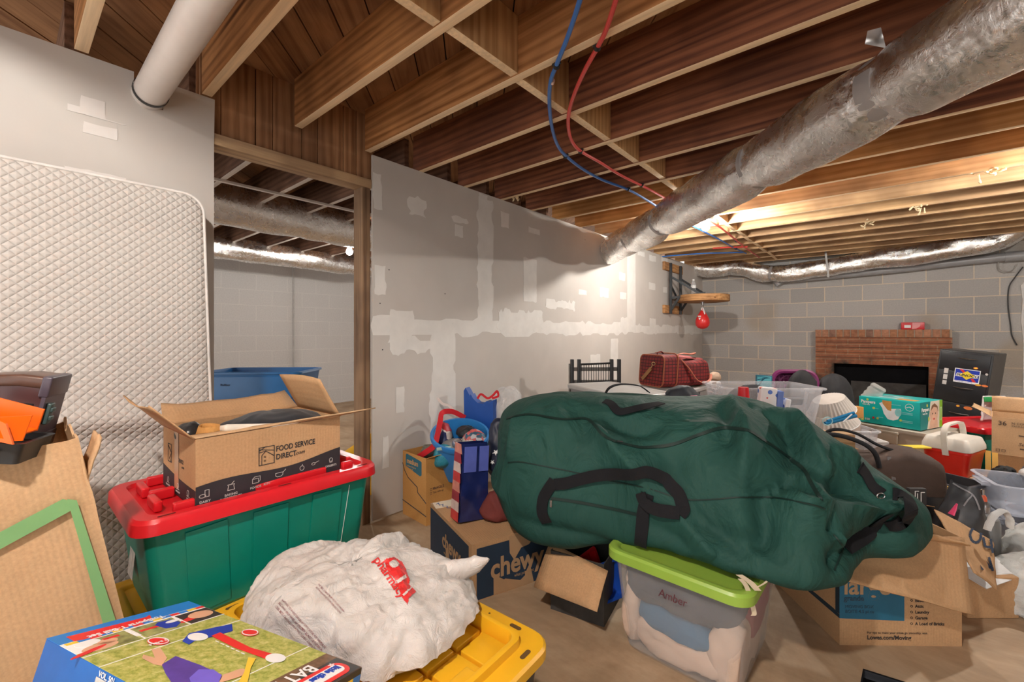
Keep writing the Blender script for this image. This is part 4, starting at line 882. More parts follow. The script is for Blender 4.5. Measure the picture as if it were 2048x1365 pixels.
pr('printed_picture', [
  (TBLUE, lambda q: dec(q, rect(0.0, 0.0, 0.045, TW))),
  (GRASS, lambda q: dec(q, rect(0.10, 0.0, TL-0.085, TW))),
  (PBRN, lambda q: dec(q, rect(TL-0.085, 0.0, TL, TW))),
  (TRED, lambda q: dec(q, [(0.018, 0.02), (0.045, 0.02), (0.050, 0.03), (0.048, TW-0.10), (0.02, TW-0.09), (0.026, TW-0.1)], 0.0014)),
  (PWH, lambda q: dec(q, rect(0.045, 0.0, 0.10, TW), 0.0009)),
  (TYEL, lambda q: [dec(q, rect(0.047, a*TW, 0.056, (a+0.07)*TW), 0.0013) for a in (0.02, 0.30, 0.58, 0.86)]),
  (TRED, lambda q: [dec(q, rect(0.047, a*TW, 0.056, (a+0.07)*TW), 0.0013) for a in (0.16, 0.44, 0.72, 0.93)]),
  (TBLUE, lambda q: [dec(q, rect(0.047, a*TW, 0.056, (a+0.07)*TW), 0.0013) for a in (0.09, 0.23, 0.37, 0.51, 0.65, 0.79)]),
  (plain('print_olive', (0.25, 0.27, 0.10), 0.4, var=0.5, nscale=50), lambda q: [dec(q, rect(0.060, 0.03, 0.115, TW*0.36), 0.0014), dec(q, rect(0.062, TW*0.40, 0.12, TW*0.70), 0.0014)]),
  (PBLK, lambda q: dec(q, rect(0.062, TW*0.73, 0.12, TW*0.995), 0.0014)),
  (SKIN, lambda q: [dec(q, ell(0.098, TW*0.14, 0.014, 0.026), 0.0017), dec(q, ell(0.088, TW*0.88, 0.018, 0.024), 0.0017), dec(q, ell(0.085, 0.05, 0.012, 0.015), 0.0017)]),
  (TRED, lambda q: [dec(q, ell(0.092, TW*0.80, 0.008, 0.03, rot=0.3), 0.0016), dec(q, ell(0.105, TW*0.06, 0.005, 0.03, rot=0.3), 0.002), dec(q, rect(0.080, TW*0.42, 0.088, TW*0.56), 0.0017), dec(q, rect(0.070, TW*0.20, 0.078, TW*0.30), 0.0017)]),
  (PDB, lambda q: [dec(q, [(0.078, TW*0.54), (0.105, TW*0.56), (0.112, TW*0.62), (0.098, TW*0.69), (0.07, TW*0.67), (0.068, TW*0.58)], 0.0018)]),
  (PWH, lambda q: [dec(q, ell(0.082, TW*0.66, 0.006, 0.012), 0.0021), dec(q, ell(0.070, 0.028, 0.012, 0.018), 0.0018), stroke(q, [(0.12, 0), (0.12, TW)], 0.002, 0.0016), stroke(q, [(0.06, TW*0.38), (0.12, TW*0.38)], 0.002, 0.0019), stroke(q, [(0.06, TW*0.715), (0.12, TW*0.715)], 0.002, 0.0019), stroke(q, [(0.17, 0.0), (0.17, TW)], 0.002, 0.0012), stroke(q, [(TL-0.13, 0.02), (TL-0.13, TW)], 0.002, 0.0012)]),
])
def tpos(u, v):   # picture point on the box top -> its local x, y
    r = ray(u, v); n = Mt.to_3x3() @ Vector((0, 0, 1)); k = (Vector(Ac)-CAM).dot(n)/r.dot(n); p = Mt.inverted() @ (CAM+r*k); return (p.x, p.y)
def tp(pts): return [tpos(*p) for p in pts]
c6 = lambda x, y: (60+x/2.926, 1080+y/2.926)
pr('printed_figure', [
  (PPUR, lambda q: dec(q, tp([c6(*p) for p in [(770, 740), (850, 690), (1000, 745), (1120, 800), (1100, 850), (830, 850), (790, 790)]]), 0.0022)),
  (SKIN, lambda q: [dec(q, tp([c6(*p) for p in [(710, 650), (760, 640), (800, 700), (770, 745), (720, 735), (655, 700), (660, 680), (730, 700)]]), 0.002), dec(q, tp([c6(*p) for p in [(1100, 850), (1130, 800), (1230, 765), (1290, 770), (1280, 790), (1200, 820)]]), 0.0024)]),
  (plain('print_lav', (0.16, 0.12, 0.62), 0.4), lambda q: dec(q, tp([c6(*p) for p in [(985, 770), (1070, 770), (1120, 805), (1100, 850), (940, 850), (930, 820)]]), 0.0026)),
  (TRED, lambda q: dec(q, tp([c6(*p) for p in [(1060, 570), (1110, 550), (1290, 640), (1430, 680), (1380, 705), (1200, 640)]]), 0.0022)),
  (PDB, lambda q: [dec(q, tp([c6(*p) for p in [(890, 600), (930, 555), (1080, 520), (1180, 500), (1185, 540), (1060, 575), (960, 600), (930, 620)]]), 0.0020)]),
  (PWH, lambda q: [dec(q, tp([c6(980+60*cos(a), 577+22*sin(a)) for a in [2*pi*k/20 for k in range(20)]]), 0.0026), dec(q, tp([c6(1435+60*cos(a), 702+26*sin(a)) for a in [2*pi*k/20 for k in range(20)]]), 0.0026)]+[stroke(q, tp([c6(1085+30*k, 600+14*k), c6(1103+30*k, 608+14*k)]), 0.0015, 0.0024) for k in range(6)]),
  (TYEL, lambda q: dec(q, tp([c6(*p) for p in [(1275, 700), (1320, 705), (1290, 760), (1270, 850), (1215, 850), (1250, 790)]]), 0.0030)),
  (TRED, lambda q: [dec(q, tp([c6(748+66*cos(a), 603+22*sin(a)) for a in [2*pi*k/22 for k in range(22)]]), 0.0028), dec(q, tp([c6(1285+52*cos(a), 552+20*sin(a)) for a in [2*pi*k/22 for k in range(22)]]), 0.0028)]),
  (PWH, lambda q: [stroke(q, tp([c6(748+60*cos(a), 603+19*sin(a)) for a in [2*pi*k/22 for k in range(22)]]), 0.0018, 0.0034, closed=True), stroke(q, tp([c6(1285+46*cos(a), 552+17*sin(a)) for a in [2*pi*k/22 for k in range(22)]]), 0.0018, 0.0034, closed=True), words(q, '3 BALLS', *tpos(*c6(792, 595)), 0.006, lift=0.0034, rot=-pi/2, align='LEFT')]),
])
# lettering runs along the short side, upside down for the camera
def lt(q, s, x, y, h, **k): words(q, s, x, y, h, rot=-pi/2, **k)
pr('lettering', [
  (PWH, lambda q: lt(q, 'TotSports T-Ball Set', 0.026, TW-0.11, 0.011, lift=0.002, bold=0.03, sx=0.95) if False else words(q, 'TotSports T-Ball Set', 0.041, 0.165, 0.0125, lift=0.002, bold=0.03, rot=-pi/2, sx=0.85)),
  (PWH, lambda q: words(q, 'BATTER UP!', TL-0.076, TW-0.05, 0.026, lift=0.002, bold=0.02, rot=-pi/2, sx=0.9)),
  (PWH, lambda q: stroke(q, [(TL-0.045+0.006*cos(a), TW-0.028+0.006*sin(a)) for a in [pi/2+k*4*pi/5 for k in range(5)]], 0.0012, 0.002, closed=True)),
])
def pill(q, g_, lift): dec(q, rrect(TL-0.050+g_, TW-0.135+g_, TL-0.006-g_, TW-0.012-g_, 0.02-g_, 6), lift)
pr('brand_badge', [(PBLK, lambda q: dec(q, rect(TL-0.058, 0, TL-0.001, TW-0.002), 0.0012)), (TRED, lambda q: pill(q, 0, 0.0018)), (PWH, lambda q: pill(q, 0.009, 0.0024)), (PDB, lambda q: words(q, 'little tikes', TL-0.037, TW-0.026, 0.013, lift=0.003, bold=0.06, rot=-pi/2, sx=0.85))])
# side faces
def sidestripes(q):
    pass
m = MB(); Ms = frame((TL, 0, -TT), (0, 1, 0), (0, 0, 1)); cols = []
printed('side_stripes', tb_, Ms, [(PBLK, lambda q: dec(q, rect(0, TT-0.02, TW, TT))), (TRED, lambda q: dec(q, rect(TW-0.13, 0, TW-0.08, TT-0.012), 0.0012)), (TYEL, lambda q: dec(q, rect(TW-0.06, 0, TW-0.02, TT-0.01), 0.0012)), (TBLUE, lambda q: dec(q, rect(TW-0.02, 0, TW-0.001, TT-0.01), 0.0012))])
Ms = frame((0, 0, -TT), (1, 0, 0), (0, 0, 1)); m = MB(); dec(m, rect(0.17, TT-0.07, 0.23, TT-0.012)); m.v = [Ms @ p for p in m.v]; part('paper_label', m, plain('label_paper', (0.5, 0.48, 0.45), 0.8), tb_, smooth=0)
m = MB(); words(m, 'VOL. 501', 0.175, TT-0.010, 0.008, bold=0.02); m.v = [Ms @ p for p in m.v]; part('lettering', m, PWH, tb_, smooth=0)

# ================================================================ leaning tall carton at far left with things on top
bc = thing('cardboard_box', 'tall leaning brown carton edged with green tape at the far left', 'box', (-1.463, -0.012, 0.046), rot=(0, radians(-9.8), TH+radians(50)))
BLn, BWn, BHn = 0.52, 0.27, 0.80
m = MB(); n = 26
def wall(x0, y0, x1, y1, zt=BHn, seed=0, th=0.004, amp=0.006):
    dx, dy = x1-x0, y1-y0; Lw = math.hypot(dx, dy); nx, ny = dy/Lw, -dx/Lw; rr = []
    for sgn in (0, 1):
        for j in range(n+1):
            for i in range(n+1):
                f = i/n; g_ = j/n; z = (zt-0.012*noise.noise(Vector((f*6, seed, 0)))*3)*g_; w = amp*noise.noise(Vector((f*3+seed*7, g_*4, 1)))+amp*1.6*max(0, g_-0.75)*4*noise.noise(Vector((f*6, g_*14, seed)))
                rr.append(Vector((x0+dx*f+nx*(w-sgn*th), y0+dy*f+ny*(w-sgn*th), z)))
    N_ = (n+1)*(n+1); fs = []
    for j in range(n):
        for i in range(n):
            a = j*(n+1)+i; fs.append((a, a+1, a+n+2, a+n+1)); fs.append((a+N_, a+n+1+N_, a+n+2+N_, a+1+N_))
    for i in range(n):
        a = n*(n+1)+i; fs.append((a, a+1, a+1+N_, a+N_)); fs.append((i, i+N_, i+1+N_, i+1)); a = i*(n+1); b = (i+1)*(n+1); fs.append((a, b, b+N_, a+N_)); a += n; b += n; fs.append((a, a+N_, b+N_, b))
    m.add(rr, fs)
wall(-BLn/2, -BWn/2, BLn/2, -BWn/2, seed=1); wall(BLn/2, -BWn/2, BLn/2, BWn/2, seed=2); wall(BLn/2, BWn/2, -BLn/2, BWn/2, seed=3); wall(-BLn/2, BWn/2, -BLn/2, -BWn/2, seed=4)
part('carton_body', m, CARD_L, bc, smooth=50)
GTP = plain('green_tape', (0.20, 0.41, 0.17), 0.4, var=0.04)
M_ = frame((-BLn/2, -BWn/2-0.006, 0), (1, 0, 0), (0, 0, 1)); iv = pmat(bc).inverted()
def onface(u, v):
    r = ray(u, v); Mw = pmat(bc) @ M_; nn = Mw.to_3x3() @ Vector((0, 0, 1)); k = (Mw.translation-CAM).dot(nn)/r.dot(nn); p = Mw.inverted() @ (CAM+r*k); return (p.x, p.y)
q = [onface(*p) for p in [(-40, 1075), (128, 998), (150, 1000), (150, 1020), (130, 1020), (-40, 1108)]]
m = MB(); dec(m, [onface(*p) for p in [(-40, 1085), (125, 998), (146, 1002), (140, 1022), (-40, 1120)]], 0.004); m.v = [M_ @ p for p in m.v]; part('green_tape', m, GTP, bc, smooth=0)
m = MB(); dec(m, [onface(*p) for p in [(134, 998), (153, 1000), (234, 1250), (255, 1320), (225, 1320), (202, 1235)]], 0.0045); m.v = [M_ @ p for p in m.v]; part('green_tape', m, GTP, bc, smooth=0)
m = MB(); dec(m, [(0.3, 0.0), (0.52, 0.0), (0.50, 0.05), (0.34, 0.05)], 0.004); m.v = [M_ @ p for p in m.v]
# torn flap end at the top right corner
m = MB(); A = Vector((BLn/2, -BWn/2, BHn-0.05)); vs = []
for i in range(9):
    for j in range(7): f = i/8; g_ = j/6; vs.append(Vector((BLn/2-0.02+0.055*f, -BWn/2+0.01+0.10*g_, BHn-0.14+0.125*f+0.006*sin(9*g_)+0.014*noise.noise(Vector((f*3, g_*5, 2))))))
m.add(vs, [(i*7+j, (i+1)*7+j, (i+1)*7+j+1, i*7+j+1) for i in range(8) for j in range(6)]); part('torn_flap', m, CARD_L, bc, solid=0.004, smooth=60)
# dark tool case, orange crate and black tray on top of the tall carton
PUR = plain('dark_case_plastic', (0.055, 0.022, 0.022), 0.28, var=0.35, nscale=5, spec=0.5); PUR2 = plain('grey_case_trim', (0.07, 0.055, 0.075), 0.35, var=0.15)
cc = pd(44, 822, 1.02); t = thing('tool_case', 'dark translucent tool case tipped on its side above the tall carton', 'case', tuple(cc), rot=(0, radians(12), TH+radians(28)))
t.scale = (0.72, 0.8, 0.98)
m = MB(); rg = []
for i, (x, h0, h1) in enumerate([(-0.085, 0.050, 0.072), (-0.078, 0.062, 0.080), (-0.04, 0.074, 0.086), (0.03, 0.078, 0.086), (0.058, 0.078, 0.086), (0.066, 0.070, 0.080)]):
    rg.append([Vector((x, p[0], p[1])) for p in rrect(-0.06, -h0, 0.06, h1, 0.018, 4)])
m.loft(rg); part('shell', m, PUR, t)
m = MB(); m.loft([[Vector((x, p[0], p[1])) for p in rrect(-0.064, zl_, 0.064, zh_, 0.01, 3)] for x, zl_, zh_ in ((-0.088, 0.052, 0.080), (0.0, 0.063, 0.093), (0.066, 0.062, 0.093))]); part('edge_rib', m, plain('case_rib', (0.10, 0.05, 0.035), 0.3), t)
m = MB(); m.loft([[Vector((x, p[0], p[1])) for p in rrect(-0.066, -0.080, 0.066, 0.092, 0.02, 4)] for x in (0.060, 0.070)]); m.box((0.050, -0.068, 0.045), (0.074, 0.068, 0.094), 0.004); m.box((0.050, -0.068, -0.084), (0.074, 0.068, -0.045), 0.004); part('end_cap', m, PUR2, t)
m = MB()
for z in (-0.012, 0.022): m.box((0.010, -0.0625, z-0.005), (0.045, -0.055, z+0.006), 0.002)
part('vent_slot', m, plain('hole_black', (0.004, 0.004, 0.004), 0.9), t)
m = MB(); m.box((0.068, -0.05, -0.02), (0.082, -0.02, 0.03), 0.003); m.box((0.078, -0.046, -0.01), (0.088, -0.024, 0.0), 0.002); m.box((0.078, -0.046, 0.01), (0.088, -0.024, 0.02), 0.002); part('latch', m, plain('latch_green', (0.05, 0.09, 0.09), 0.4), t)
ORG = plain('orange_plastic', (0.85, 0.12, 0.0), 0.35, var=0.04)
cc = pd(16, 846, 0.86); t = thing('plastic_crate', 'bright orange plastic basket jutting out above the tall carton', 'basket', tuple(cc), rot=(radians(4), radians(19), TH+radians(12)))
t.scale = (0.85, 0.85, 0.85)
m = MB(); m.box((-0.14, -0.05, -0.026), (0.030, 0.05, -0.020), 0.002)
m.prism([(-0.14, -0.052, -0.026), (0.058, -0.052, -0.020), (0.032, -0.052, 0.022), (0.0, -0.052, 0.030), (-0.002, -0.052, 0.024), (0.022, -0.052, 0.012), (0.038, -0.052, -0.012), (-0.14, -0.052, -0.020)], (0, 0.004, 0))
for a, b in (((-0.14, 0.030), (0.0, 0.028)), ((-0.1, 0.03), (-0.05, -0.022)), ((-0.05, 0.03), (-0.05, -0.022)), ((-0.05, 0.028), (0.005, -0.018)), ((0.0, 0.026), (-0.02, -0.02))): m.bar((a[0], -0.050, a[1]), (b[0], -0.050, b[1]), 0.004, 0.006, up=(0, 1, 0))
m.prism([(0.03, -0.052, -0.022), (0.058, -0.03, -0.018), (0.040, 0.0, 0.030), (0.010, -0.052, 0.030)], (0, 0.003, 0)); m.box((-0.14, 0.046, -0.026), (0.03, 0.05, 0.030), 0.001)
part('basket_body', m, ORG, t, smooth=30)
cc = pd(-45, 880, 0.86); t = thing('tool_bag', 'black tool tray with a red tab on top of the tall carton', 'tray', tuple(cc), rot=(0, radians(9), TH+radians(20)))
t.scale = (0.8, 0.8, 0.8)
m = MB(); m.loft([rr3(0.22, 0.11, -0.04, 0.01), rr3(0.235, 0.125, 0.008, 0.012), rr3(0.24, 0.13, 0.012, 0.012), rr3(0.22, 0.11, 0.012, 0.01), rr3(0.20, 0.10, -0.005, 0.01)]); part('tray_body', m, plain('black_rubber', (0.02, 0.022, 0.024), 0.45, var=0.2), t)
m = MB(); m.box((0.045, -0.068, -0.014), (0.058, -0.062, 0.002), 0.002); part('red_tab', m, RED, t)
m = MB(); m.box((0.058, -0.068, -0.012), (0.078, -0.063, -0.004), 0.002); part('buckle', m, plain('grey_buckle', (0.3, 0.3, 0.31), 0.4), t)

# ================================================================ crumpled shopping bag
bgc = cam(-0.40, 1.135, 0.374)
def bagfn(p, x, y, z):
    p = p.copy(); k = max(0, z); p.x += -0.02*k; p.z *= 1+0.10*sin(3*x+1)-0.12*x; return p
m = blob(bgc, 0.275, 0.185, 0.104, TH+radians(-22), 96, 2.6, 0.10, bagfn)
def upk(p): return 1.0 if p.z > 0.395 else 0.15
crumple(m, 0.034, 3.4, 3, 0.12, up=upk, ax=(1, 1.6, 1)); crumple(m, 0.014, 9, 8, 0.4, up=upk, ax=(1.8, 0.8, 1)); crumple(m, 0.0034, 34, 9, 0.5, up=upk)
for i, p in enumerate(m.v):
    if p.z < 0.374: m.v[i] = Vector((p.x, p.y, 0.374))
# mouth and handle rising at the right
sh = MB()
def hnd(a, b):
    ax0 = cam(-0.24, 1.17, 0.425); tip = cam(-0.062, 1.17, 0.465); th_ = 2*pi*b; f = a
    c = ax0.lerp(tip, f)+Vector((0, 0, 0.030*sin(pi*f*0.5)*f)); r = 0.075*(1-f)**0.8+0.006
    o = RT*cos(th_)*r*0.35+Vector((0, 0, 1))*sin(th_)*r*0.75+FW*cos(th_)*r*0.45
    return c+o
sh.grid(hnd, 26, 44, 0, False, True); crumple(sh, 0.005, 14, 5, 0.4, ax=(1, 1, 0.4))
BAGM = None
def bagmat(name, col, tr):
    m_, nt, b = nodes(name); b.inputs['Base Color'].default_value = (*col, 1); b.inputs['Roughness'].default_value = 0.28; b.inputs['Specular IOR Level'].default_value = 0.6
    b.inputs['Subsurface Weight'].default_value = 0.25; b.inputs['Subsurface Radius'].default_value = (0.03, 0.025, 0.02)
    v = coords(nt); a = noi(nt, v, 22, 6, 0.68, 2.0); bump(nt, b, a, 0.8, 0.010); b.inputs['Alpha'].default_value = tr; return m_
BAGM = bagmat('bag_film', (0.68, 0.635, 0.60), 0.93); sfb = Surf(m)
bg = thing('shopping_bag', 'crumpled white plastic pharmacy bag with red print on the yellow lid', 'plastic bag', tuple(bgc))
part('bag_film', m, BAGM, bg, world=True, smooth=55); part('bag_handle', sh, BAGM, bg, world=True, smooth=55)
# red print
pm = words_on(sfb, 'CVS', 747, 1122, 66, rot=64, bold=0.05, cuts=3, sx=0.78) if False else MB()
hp = lambda x, y: (480+x/3.2, 1060+y/3.2)
for pol in ([(925, 195), (985, 180), (1035, 210), (1060, 260), (1040, 330), (985, 310), (940, 260)], [(985, 300), (1060, 270), (1085, 330), (1060, 400), (1020, 380)], [(1010, 370), (1075, 350), (1125, 400), (1080, 440), (1072, 480), (1040, 440)]): poly_on(sfb, [hp(*p) for p in pol], 0.0022, pm, 1.5)
part('printed_letters', pm, REDI, bg, world=True, smooth=0)
pm = MB(); poly_on(sfb, [hp(985+28*cos(a), 225+24*sin(a)) for a in [2*pi*k/16 for k in range(16)]], 0.0034, pm, 1.5); poly_on(sfb, [hp(*p) for p in [(1000, 330), (1055, 290), (1062, 310), (1015, 350)]], 0.0034, pm, 1.5); poly_on(sfb, [hp(*p) for p in [(1040, 420), (1090, 372), (1096, 380), (1050, 432)]], 0.0034, pm, 1.5)
part('printed_counter', pm, BAGM, bg, world=True, smooth=0)
pm = words_on(sfb, 'pharmacy', *hp(855, 198), 17, rot=55, cuts=1, bold=0.03); part('lettering', pm, REDI, bg, world=True, smooth=0)
pm = MB(); lines = ['WARNING: TO AVOID DANGER OF SUFFOCATION, KEEP THIS PLASTIC', 'BAG AWAY FROM BABIES AND CHILDREN. DO NOT USE THIS BAG IN', 'CRIBS, BEDS, CARRIAGES OR PLAYPENS. THIS BAG IS NOT A TOY.']
for k, s in enumerate(lines): words_on(sfb, s, hp(262-18*k, 455+10*k)[0], hp(262, 455+22*k)[1], 4.6, rot=47, cuts=0, mb=pm, sx=0.62)
words_on(sfb, 'THIS BAG IS MADE FROM RECYCLED MATERIAL', *hp(497, 355), 3.6, rot=47, cuts=0, mb=pm, sx=0.7); words_on(sfb, 'PLEASE RETURN TO STORE FOR RECYCLING', *hp(483, 375), 3.6, rot=47, cuts=0, mb=pm, sx=0.7)
part('lettering', pm, plain('maroon_print', (0.22, 0.03, 0.04), 0.6), bg, world=True, smooth=0)
# ================================================================ big green duffel across the middle
def fab2(name, col, sheen=0.4):
    m, nt, b = nodes(name); v = coords(nt); r = ramp(nt, [(0.3, mul(col, 0.82)), (0.7, mul(col, 1.15))]); nt.links.new(noi(nt, v, 4, 4), r.inputs[0]); nt.links.new(r.outputs[0], b.inputs['Base Color'])
    b.inputs['Roughness'].default_value = 0.72; b.inputs['Specular IOR Level'].default_value = 0.25
    bp = bump(nt, b, noi(nt, v, 500, 2, 0.7), 0.25, 0.0015)
    b2 = nt.nodes.new('ShaderNodeBump'); b2.inputs['Strength'].default_value = 0.8; b2.inputs['Distance'].default_value = 0.03; nt.links.new(noi(nt, coords(nt, (1, 1, 0.6)), 7, 4, 0.5, 1.2), b2.inputs['Height']); nt.links.new(b2.outputs[0], bp.inputs['Normal']); return m
DGRN = fab2('green_canvas', (0.014, 0.060, 0.048))
# station: lateral, depth of the top, half depth, bottom z, top z, front push of the lower edge
ST = [(-0.062, 2.03, 0.03, 0.50, 0.62, 0.0), (-0.058, 2.03, 0.12, 0.42, 0.68, 0.02), (-0.035, 2.02, 0.20, 0.34, 0.735, 0.04), (0.02, 2.02, 0.26, 0.28, 0.775, 0.06), (0.10, 2.0, 0.29, 0.262, 0.805, 0.08), (0.22, 1.98, 0.30, 0.262, 0.825, 0.10), (0.36, 1.95, 0.31, 0.30, 0.830, 0.10), (0.50, 1.92, 0.31, 0.357, 0.830, 0.22),
      (0.65, 1.86, 0.32, 0.359, 0.826, 0.29), (0.80, 1.79, 0.32, 0.359, 0.832, 0.32), (0.93, 1.73, 0.32, 0.359, 0.838, 0.24), (1.03, 1.69, 0.31, 0.362, 0.810, 0.13), (1.12, 1.66, 0.29, 0.374, 0.745, 0.05), (1.21, 1.62, 0.25, 0.382, 0.665, 0.05), (1.30, 1.60, 0.20, 0.395, 0.600, 0.04), (1.37, 1.57, 0.13, 0.435, 0.550, 0.02), (1.405, 1.56, 0.07, 0.455, 0.525, 0.01), (1.418, 1.56, 0.02, 0.48, 0.50, 0.0)]
NS, NP = 200, 120
SP = catmull([Vector((a, b, c)) for a, b, c, d, e, f in ST], 40); SQ = catmull([Vector((d, e, f)) for a, b, c, d, e, f in ST], 40)
# resample by length
cum = [0]
for a, b in zip(SP, SP[1:]): cum.append(cum[-1]+(b-a).length+0.5*abs(b.z-a.z))
def atl(s, A):
    s = min(max(s, 0), cum[-1]*0.99999); import bisect
    i = max(0, bisect.bisect_right(cum, s)-1); i = min(i, len(A)-2); f = (s-cum[i])/max(1e-9, cum[i+1]-cum[i]); return A[i].lerp(A[i+1], f)
V = np.zeros((NS, NP, 3))
for i in range(NS):
    s = cum[-1]*i/(NS-1); P = atl(s, SP); Q = atl(s, SQ); zb, zt, push = Q; hz = (zt-zb)/2; zc = (zt+zb)/2
    for j in range(NP):
        th = 2*pi*j/NP; c_, s_ = cos(th), sin(th); e = 2/2.7
        e = 2/2.7 if s_ > 0 else 2/4.4; y = math.copysign(abs(c_)**e, c_); z = math.copysign(abs(s_)**e, s_)
        # front (y<0) leans: lower part pushed to the camera; the top is pulled back
        lat = P.x; d = P.y+y*P.z-push*(0.5-z*0.5)*(1 if y < 0 else 0.2)
        p = cam(lat, d, zc+z*hz); V[i, j] = p
def vmesh():
    m = MB(); m.loft([[Vector(V[i, j]) for j in range(NP)] for i in range(NS)]); return m
def vnormals():
    dx = np.gradient(V, axis=0); dy = np.roll(V, -1, 1)-np.roll(V, 1, 1); n = np.cross(dx, dy); n /= (np.linalg.norm(n, axis=2, keepdims=True)+1e-12)
    c = V.mean(axis=1, keepdims=True); s = np.sign((n*(V-c)).sum(axis=2, keepdims=True)); return n*s
base_sf = Surf(vmesh()); NRM = vnormals()
q5 = lambda x, y: (980+x/2.327, 760+y/2.327)
def crease(pts, amp, w, sharp=1.0, asym=0.0):
    global V
    U = catmull([(*q5(*p), 0) for p in pts], 6); H_ = [base_sf.hit(q.x, q.y)[0] for q in U]; H_ = [np.array(h) for h in H_ if h is not None]
    if len(H_) < 2: return
    L_ = len(H_); D = np.full(V.shape[:2], 9.0); T = np.zeros(V.shape[:2])
    for k, (a, b) in enumerate(zip(H_, H_[1:])):
        ab = b-a; l2 = (ab*ab).sum()+1e-12; t = np.clip(((V0-a)*ab).sum(axis=2)/l2, 0, 1); d = np.linalg.norm(V0-a-ab*t[..., None], axis=2); m_ = d < D; D = np.where(m_, d, D); T = np.where(m_, (k+t)/(L_-1), T)
    env = np.sin(np.clip(T, 0.02, 0.98)*pi)**0.5
    V += NRM*(2.3*amp*env*np.exp(-(D/w)**sharp))[..., None]
V0 = V.copy()
# ridges (+) and valleys (-) of the cloth as seen in crop coordinates
for pts, amp, w, sh in [
    ([(1110, 90), (1150, 160), (1190, 260), (1185, 380), (1170, 540)], 0.030, 0.045, 1.3), ([(1060, 120), (1100, 200), (1120, 330)], -0.018, 0.035, 1.6), ([(1270, 130), (1380, 200), (1420, 330), (1400, 420)], -0.034, 0.04, 1.3), ([(1200, 60), (1350, 140), (1430, 200), (1500, 330), (1560, 480)], 0.030, 0.035, 1.2),
    ([(540, 280), (640, 370), (700, 430), (760, 500)], 0.028, 0.045, 1.2), ([(460, 190), (520, 250), (590, 300)], 0.014, 0.03, 1.2), ([(780, 330), (850, 380), (900, 460)], -0.012, 0.05, 1.8), ([(520, 150), (600, 210), (700, 230), (800, 190)], -0.022, 0.045, 1.7), ([(120, 170), (110, 260), (90, 380)], 0.012, 0.03, 1.2),
    ([(240, 90), (270, 200), (300, 350), (310, 450)], -0.010, 0.05, 1.8), ([(350, 90), (420, 170), (440, 300)], -0.012, 0.05, 1.8), ([(60, 390), (40, 470), (80, 560)], 0.014, 0.04, 1.4),
    ([(1200, 530), (1300, 530), (1420, 480), (1430, 540)], -0.035, 0.035, 1.2), ([(1370, 500), (1420, 550), (1500, 610), (1580, 660)], 0.034, 0.035, 1.1), ([(1230, 560), (1290, 680), (1240, 820)], -0.040, 0.045, 1.3), ([(1330, 560), (1380, 650), (1390, 760)], 0.016, 0.05, 1.6),
    ([(900, 600), (1000, 680), (1120, 760), (1190, 850)], -0.020, 0.045, 1.3), ([(870, 620), (960, 720), (1060, 830)], 0.014, 0.03, 1.2), ([(1480, 590), (1600, 590), (1740, 580), (1900, 580)], 0.042, 0.028, 1.1), ([(1500, 560), (1640, 560), (1760, 560)], -0.034, 0.03, 1.3), ([(1590, 690), (1610, 730), (1650, 780)], 0.020, 0.025, 1.0),
    ([(1580, 600), (1590, 680), (1560, 720)], -0.022, 0.022, 1.2), ([(1620, 840), (1680, 800), (1820, 700), (1960, 640)], -0.018, 0.03, 1.3), ([(1620, 770), (1610, 830), (1600, 890)], -0.018, 0.02, 1.1), ([(1480, 350), (1540, 430), (1620, 500), (1700, 560)], -0.026, 0.028, 1.2), ([(1560, 330), (1640, 350), (1700, 400)], 0.016, 0.03, 1.2),
    ([(1540, 380), (1560, 430), (1640, 540)], 0.014, 0.018, 1.0), ([(1440, 420), (1500, 520), (1560, 570)], 0.026, 0.028, 1.1), ([(1100, 560), (1180, 640), (1160, 720)], 0.014, 0.04, 1.4), ([(950, 260), (1060, 220), (1160, 240)], 0.012, 0.03, 1.4), ([(700, 660), (860, 740), (960, 850)], -0.010, 0.04, 1.5), ([(100, 640), (300, 700), (500, 740), (700, 790)], -0.010, 0.03, 1.3), ([(1190, 140), (1240, 90), (1300, 110)], -0.018, 0.02, 1.2), ([(1780, 470), (1850, 520), (1930, 590)], 0.012, 0.02, 1.2)]:
    crease(pts, amp, w, sh)
rough = np.zeros(V.shape[:2])
for i in range(NS):
    s = i/NS
    for j in range(0, NP):
        p = Vector(V0[i, j]); k = 0.35+1.1*max(0, s-0.45); rough[i, j] = (1-2*abs(noise.noise(p*5.5+Vector((3, 1, 7)))))*0.011*k+noise.noise(p*11)*0.003
V += NRM*rough[..., None]
LT = (V*np.array(RT)).sum(axis=2); DP = (V*np.array(FW)).sum(axis=2); V[..., 2] = np.where((LT > 1.14) & (LT < 1.62) & (DP > 1.50), np.maximum(V[..., 2], 0.389), V[..., 2])
# flatten where it lies on the boxes
for i in range(NS):
    zb = atl(cum[-1]*i/(NS-1), SQ)[0]
    V[i, :, 2] = np.maximum(V[i, :, 2], zb-0.002)
DM = vmesh(); sfd = Surf(DM); dc = cam(0.65, 1.85, 0.386)
df = thing('duffel_bag', 'huge dark green canvas duffel with black straps lying across totes and boxes', 'duffel bag', tuple(dc))
part('bag_body', DM, DGRN, df, world=True, smooth=80)
def P5(l): return [q5(*p) for p in l]
zipm = fabric('zip_tape', (0.006, 0.02, 0.016), 0.6, 200)
part('zipper', ribbon(sfd, P5([(80, 182), (140, 168), (200, 165), (340, 187), (440, 182), (480, 205), (520, 250), (570, 285), (640, 305), (720, 318), (860, 300), (980, 255), (1060, 228), (1130, 226), (1200, 238), (1260, 275), (1330, 322), (1400, 372), (1450, 410), (1490, 470), (1540, 560)]), 0.011, 0.003), zipm, df, world=True, smooth=60)
